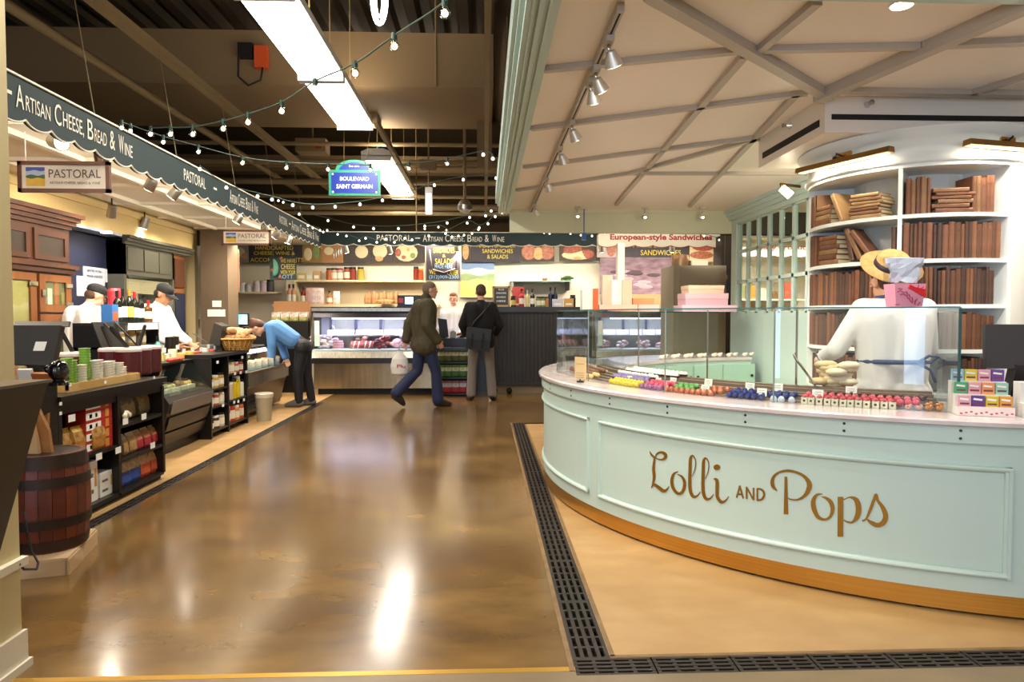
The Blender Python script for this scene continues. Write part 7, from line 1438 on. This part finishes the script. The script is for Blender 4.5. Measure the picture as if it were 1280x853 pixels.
coat = mat('white_coat', '#d6d4d2', .7); blackc = mat('black_cap_cloth', '#16161a', .8); short = [((0, -.015, .04), (.079, .096, .083)), ((0, -.045, .0), (.077, .066, .075))]
denim = mat('navy_denim', '#1a2547', .75); browng = mat('olive_jacket', '#4a3f26', .7, noise=5, col2='#3d3a22'); shoe_b = mat('black_shoe', '#121010', .45); shoe_br = mat('brown_shoe', '#2e1d12', .5)
# man walking past the meat case
F1 = Fig('man in an olive brown jacket and blue jeans walking right with a white carrier bag', -.87, 9.72, -62, 1.79, dict(head=(0, .10, 1.63), neck=(0, .03, 1.46), shr=(.19, .0, 1.42), shl=(-.19, .02, 1.42), elr=(.25, -.06, 1.15), wrr=(.25, .10, .93), ell=(-.24, -.12, 1.16), wrl=(-.25, -.16, .93),
   hpr=(.09, .0, .92), hpl=(-.09, .0, .92), knr=(.10, .14, .50), anr=(.10, .17, .085), tor=(.11, .34, .03), knl=(-.09, -.06, .50), anl=(-.09, -.38, .20), tol=(-.09, -.27, .05), look=(.25, 1, -.1)))
F1.body(skin3); F1.shoes(shoe_br); F1.trousers(denim, .018, .025)
F1.top(browng, 'jacket', .034, .96, .06, lambda q: F1.cap(q, F1.J['neck']-Vector((0, 0, .01)), F1.J['neck']+Vector((0, .01, .06)), .082, .078)); F1.hair(mat('grey_brown_hair', '#7d6a58', .8), short)
hp = F1.W(F1.J['wrl']+Vector((-.0, -.10, -.12))); t = thing('carrier_bag', 'white plastic carrier bag with red print in the walking man hand', 'bag', (hp.x, hp.y, hp.z-.38))
q = MB(); q.lathe((hp.x, hp.y, hp.z-.40), [(.07, 0), (.125, .04), (.135, .14), (.11, .25), (.05, .33), (.03, .36)], 14, sy=.62); q.build('sack', mat('bag_white', '#dcd8d2', .35), t)
q = MB(); q.tube([(hp.x-.03, hp.y, hp.z-.06), (hp.x, hp.y, hp.z+.06), (hp.x+.03, hp.y, hp.z-.06)], .008); q.build('handle', mat('bag_white', '#dcd8d2', .35), t)
q = MB(); q.text('Plu', (hp.x+.03, hp.y-.088, hp.z-.25), X_, Z_, .12, .05, 0, .02); q.build('red_print', mat('red_lettering', '#b3202a', .5), t)
# man standing at the till
F2 = Fig('man in a black sweater and grey trousers standing with his back to us', -.06, 10.45, 4, 1.78, dict(elr=(.29, .02, 1.14), wrr=(.24, .22, 1.00), ell=(-.28, .04, 1.14), wrl=(-.22, .24, .99), look=(-.1, 1, -.15), knr=(.14, .02, .5), knl=(-.13, .02, .5), anr=(.17, -.02, .085), anl=(-.15, -.02, .085), tor=(.22, .15, .03), tol=(-.19, .15, .03)))
F2.body(skin3); F2.shoes(shoe_b); F2.trousers(mat('grey_trousers', '#7a7068', .8), .014, .02); F2.top(mat('black_knit', '#141113', .85), 'sweater', .02, .97, .03); F2.hair(mat('dark_brown_hair', '#4a3526', .8), short)
t = thing('satchel', 'black shoulder satchel on the back of the standing man', 'bag', F2.W((-.06, -.2, .82))); bagm = mat('black_nylon', '#17181a', .6)
q = MB(); A = F2.W((-.05, -.215, .95)); q.box(A, (.36, .10, .33), rz=F2.r, ry=.12); q.build('pouch', bagm, t); q = MB(); q.box(F2.W((-.05, -.27, 1.03)), (.37, .02, .17), rz=F2.r, ry=.12); q.build('flap', mat('black_nylon2', '#1f2022', .5), t)
for dx in (-.1, .06): q = MB(); q.box(F2.W((-.05+dx, -.283, .93)), (.03, .01, .22), rz=F2.r, ry=.12); q.build('buckle_strap', rubber, t)
q = MB(); q.tube([F2.W(p) for p in ((-.2, -.2, 1.05), (-.10, -.165, 1.22), (.06, -.16, 1.38), (.13, -.08, 1.48), (.15, .03, 1.47), (.13, .13, 1.36), (-.05, .17, 1.15))], .016, 6); q.build('strap', bagm, t)
# cashier
F3 = Fig('blond cashier in a white shirt facing us behind the till', -.55, 12.0, 176, 1.70, dict(elr=(.24, .03, 1.14), wrr=(.16, .24, 1.05), ell=(-.24, .03, 1.14), wrl=(-.16, .24, 1.05), look=(.05, 1, -.12)))
F3.body(skin3); F3.trousers(blackc); F3.shoes(shoe_b); F3.top(coat, 'shirt', .014, .95); F3.hair(mat('blond_hair', '#9a7040', .8), [((0, -.02, .05), (.078, .092, .075)), ((0, .05, .095), (.06, .05, .03)), ((0, -.05, .0), (.075, .06, .08))])
# woman bending over the low case
F4 = Fig('woman in a pale blue top and black leggings bending over the low case', -2.60, 9.86, 96, 1.66, dict(pel=(0, .02, .90), hpr=(.09, .0, .89), hpl=(-.09, .0, .89), neck=(0, .50, 1.22), shr=(.17, .44, 1.21), shl=(-.17, .44, 1.21), head=(0, .68, 1.19), elr=(.20, .36, .93), ell=(-.20, .42, .95), wrr=(.12, .28, .73), wrl=(-.14, .44, .72), knr=(.09, -.03, .48), knl=(-.09, .07, .48), anr=(.09, -.10, .085), anl=(-.09, .06, .085), tor=(.09, .08, .03), tol=(-.09, .24, .03), look=(0, .6, -1), up=(0, 1, .5)))
F4.body(skin1, curl=.3); F4.trousers(mat('black_leggings', '#121116', .7), .022, .0); F4.shoes(mat('grey_shoe', '#5d5a58', .5)); F4.top(mat('blue_knit', '#5f92cf', .8, noise=6, col2='#5386c4'), 'blouse', .024, .96, 0, None, .34)
F4.hair(mat('auburn_hair', '#4d2e1c', .7), [((0, -.03, .04), (.085, .10, .09)), ((0, -.08, -.02), (.07, .06, .09)), ((0, -.06, .10), (.05, .05, .04))])
# two cheesemongers in white coats and black caps
F5 = Fig('cheesemonger in a white coat and black cap seen from behind at the left', -3.93, 6.80, -28, 1.64, dict(head=(0, .16, 1.60), neck=(0, .06, 1.45), shr=(.19, .03, 1.41), shl=(-.19, .03, 1.41), elr=(.26, .10, 1.15), wrr=(.16, .32, 1.08), ell=(-.26, .10, 1.15), wrl=(-.14, .32, 1.06), look=(.35, 1, -.45)))
F5.body(skin1); F5.trousers(blackc); F5.shoes(shoe_b); F5.top(coat, 'coat', .030, .97, .12); F5.capp(blackc); F5.hair(mat('dark_brown_hair', '#4a3526', .8), [((0, -.05, -.01), (.077, .062, .06))])
F6 = Fig('cheesemonger in a white coat and black cap seen in profile looking down', -3.62, 7.66, -98, 1.68, dict(head=(0, .10, 1.60), neck=(0, .02, 1.45), elr=(.23, .06, 1.15), wrr=(.12, .32, 1.02), ell=(-.23, .10, 1.15), wrl=(-.10, .36, 1.02), look=(.05, 1, -.45)))
F6.body(skin2); F6.trousers(blackc); F6.shoes(shoe_b); F6.top(coat, 'coat', .020, .75, .12); F6.capp(blackc); F6.hair(mat('black_hair', '#17120f', .8), [((0, -.05, -.01), (.078, .064, .065))])
# sweet seller with straw hat
F7 = Fig('sweet seller in white coat and straw hat seen from behind in the round booth', 2.235, 3.64, -10, 1.66, dict(head=(-.01, .09, 1.57), neck=(0, .01, 1.44), shr=(.165, .0, 1.405), shl=(-.165, .0, 1.405), elr=(.235, .10, 1.17), wrr=(.10, .33, 1.08), ell=(-.30, .03, 1.17), wrl=(-.30, .30, 1.10), look=(-.25, 1, -.25)))
F7.body(skin1); F7.trousers(mat('navy_cloth', '#20304f', .8), -.022); F7.shoes(shoe_b); F7.top(coat, 'coat', .012, .90, .26); F7.hair(mat('dark_brown_hair', '#4a3526', .8), short)
q = MB(); q.tube([F7.W(Vector((.182*math.cos(2*PI*k/24), .140*math.sin(2*PI*k/24), 1.11))*F7.k) for k in range(25)], .014, 6)
for pts in (((.08, -.132, 1.11), (.13, -.155, 1.15), (.18, -.15, 1.14), (.14, -.15, 1.11), (.08, -.132, 1.11)), ((.08, -.132, 1.11), (.14, -.15, 1.07), (.17, -.14, 1.0))): q.tube([F7.W(Vector(p)*F7.k) for p in pts], .008, 5)
q.build('apron_tie', mat('navy_belt', '#1f3560', .6), F7.t)
q = MB(); q.ring((F7.o.x, F7.o.y), .150, .165, .62, 1.06, F7.r*180/PI+5, F7.r*180/PI+190, 18, smooth=True); q.build('apron', mat('blue_apron', '#3a5f96', .7), F7.t)
q = MB(); q.tube([F7.W(Vector(p)*F7.k) for p in ((-.09, .12, 1.38), (-.085, .02, 1.475), (0, -.062, 1.49), (.085, .02, 1.475), (.09, .12, 1.38))], .012, 6); q.build('apron_strap', mat('navy_belt', '#1f3560', .6), F7.t)
ht = thing('straw_hat', 'round straw hat with a dark band on the sweet seller head', 'hat', F7.W(F7.HP(0, 0, .06))); straw = mat('straw', '#cfa468', .7, noise=40, col2='#b98c4f')
def hatv(prof, n=24):
    r, f, u = F7.basis(); u2 = (u*.62-f*.78-r*.10).normalized(); r2 = (r-u2*r.dot(u2)).normalized(); f2 = u2.cross(r2); return [F7.W(F7.HP(-.012, -.045, .03)+(r2*rr*math.cos(2*PI*i/n)+f2*rr*math.sin(2*PI*i/n)+u2*z)*F7.k) for rr, z in prof for i in range(n)]
def hat(prof, nm, m, n=24):
    q = MB(); V = hatv(prof, n); q.add(V, [(j*n+i, j*n+(i+1) % n, (j+1)*n+(i+1) % n, (j+1)*n+i) for j in range(len(prof)-1) for i in range(n)], 0, True); q.add(V[-n:], (tuple(range(n)),)); q.build(nm, m, ht)
hat([(.088, .045), (.166, .052), (.169, .060), (.095, .066), (.086, .12), (.068, .135), (.01, .138)], 'straw_body', straw); hat([(.0975, .066), (.0935, .095), (.088, .095)], 'hat_band', mat('dark_hat_band', '#231a2a', .6))
# worktable inside the booth with trays
q = MB(); q.ring(CC, RI-.02, RI+.2, .857, .90, -116, -132, 8); solo(q, 'wooden_box', mat('box_wood', '#a8764a', .5), 'low wooden box of paper bags at the seller side', 'box')
for k, (u, v) in enumerate(((1040, 464), (1052, 458), (1032, 470))):
    P = cyl_at(u, v, *CC, 2.05); q = MB(); rnd = random.Random(k)
    for i in range(7): q.sph((P.x+rnd.uniform(-.05, .05), P.y+rnd.uniform(-.03, .03), .93+.018*i), (.06, .045, .022), 7, 5)
    solo(q, 'paper_bag_heap', mat('pale_paper_'+str(k), ('#d8c49c', '#e0d2b4', '#cdb486')[k], .7), ['middle', 'upper', 'left'][k]+' crumpled heap of pale paper by the seller hands', 'paper')
P, Q = cyl_at(993, 446, *CC, 2.1), cyl_at(1019, 482, *CC, 2.2); q = MB(); q.bar(P, Q, .012, .006); q.tube([P, P+Vector((-.006, 0, .012)), P+Vector((0, 0, .02)), P+Vector((.008, 0, .01))], .004); solo(q, 'tongs', chrome, 'steel tongs leaning behind the pink sweets', 'tongs')
P, Q = cyl_at(1018, 442, *CC, 2.0), cyl_at(1036, 462, *CC, 2.05); q = MB(); q.bar(P, Q, .012, .006); solo(q, 'tongs', chrome, 'second steel tongs in the paper heap', 'tongs')
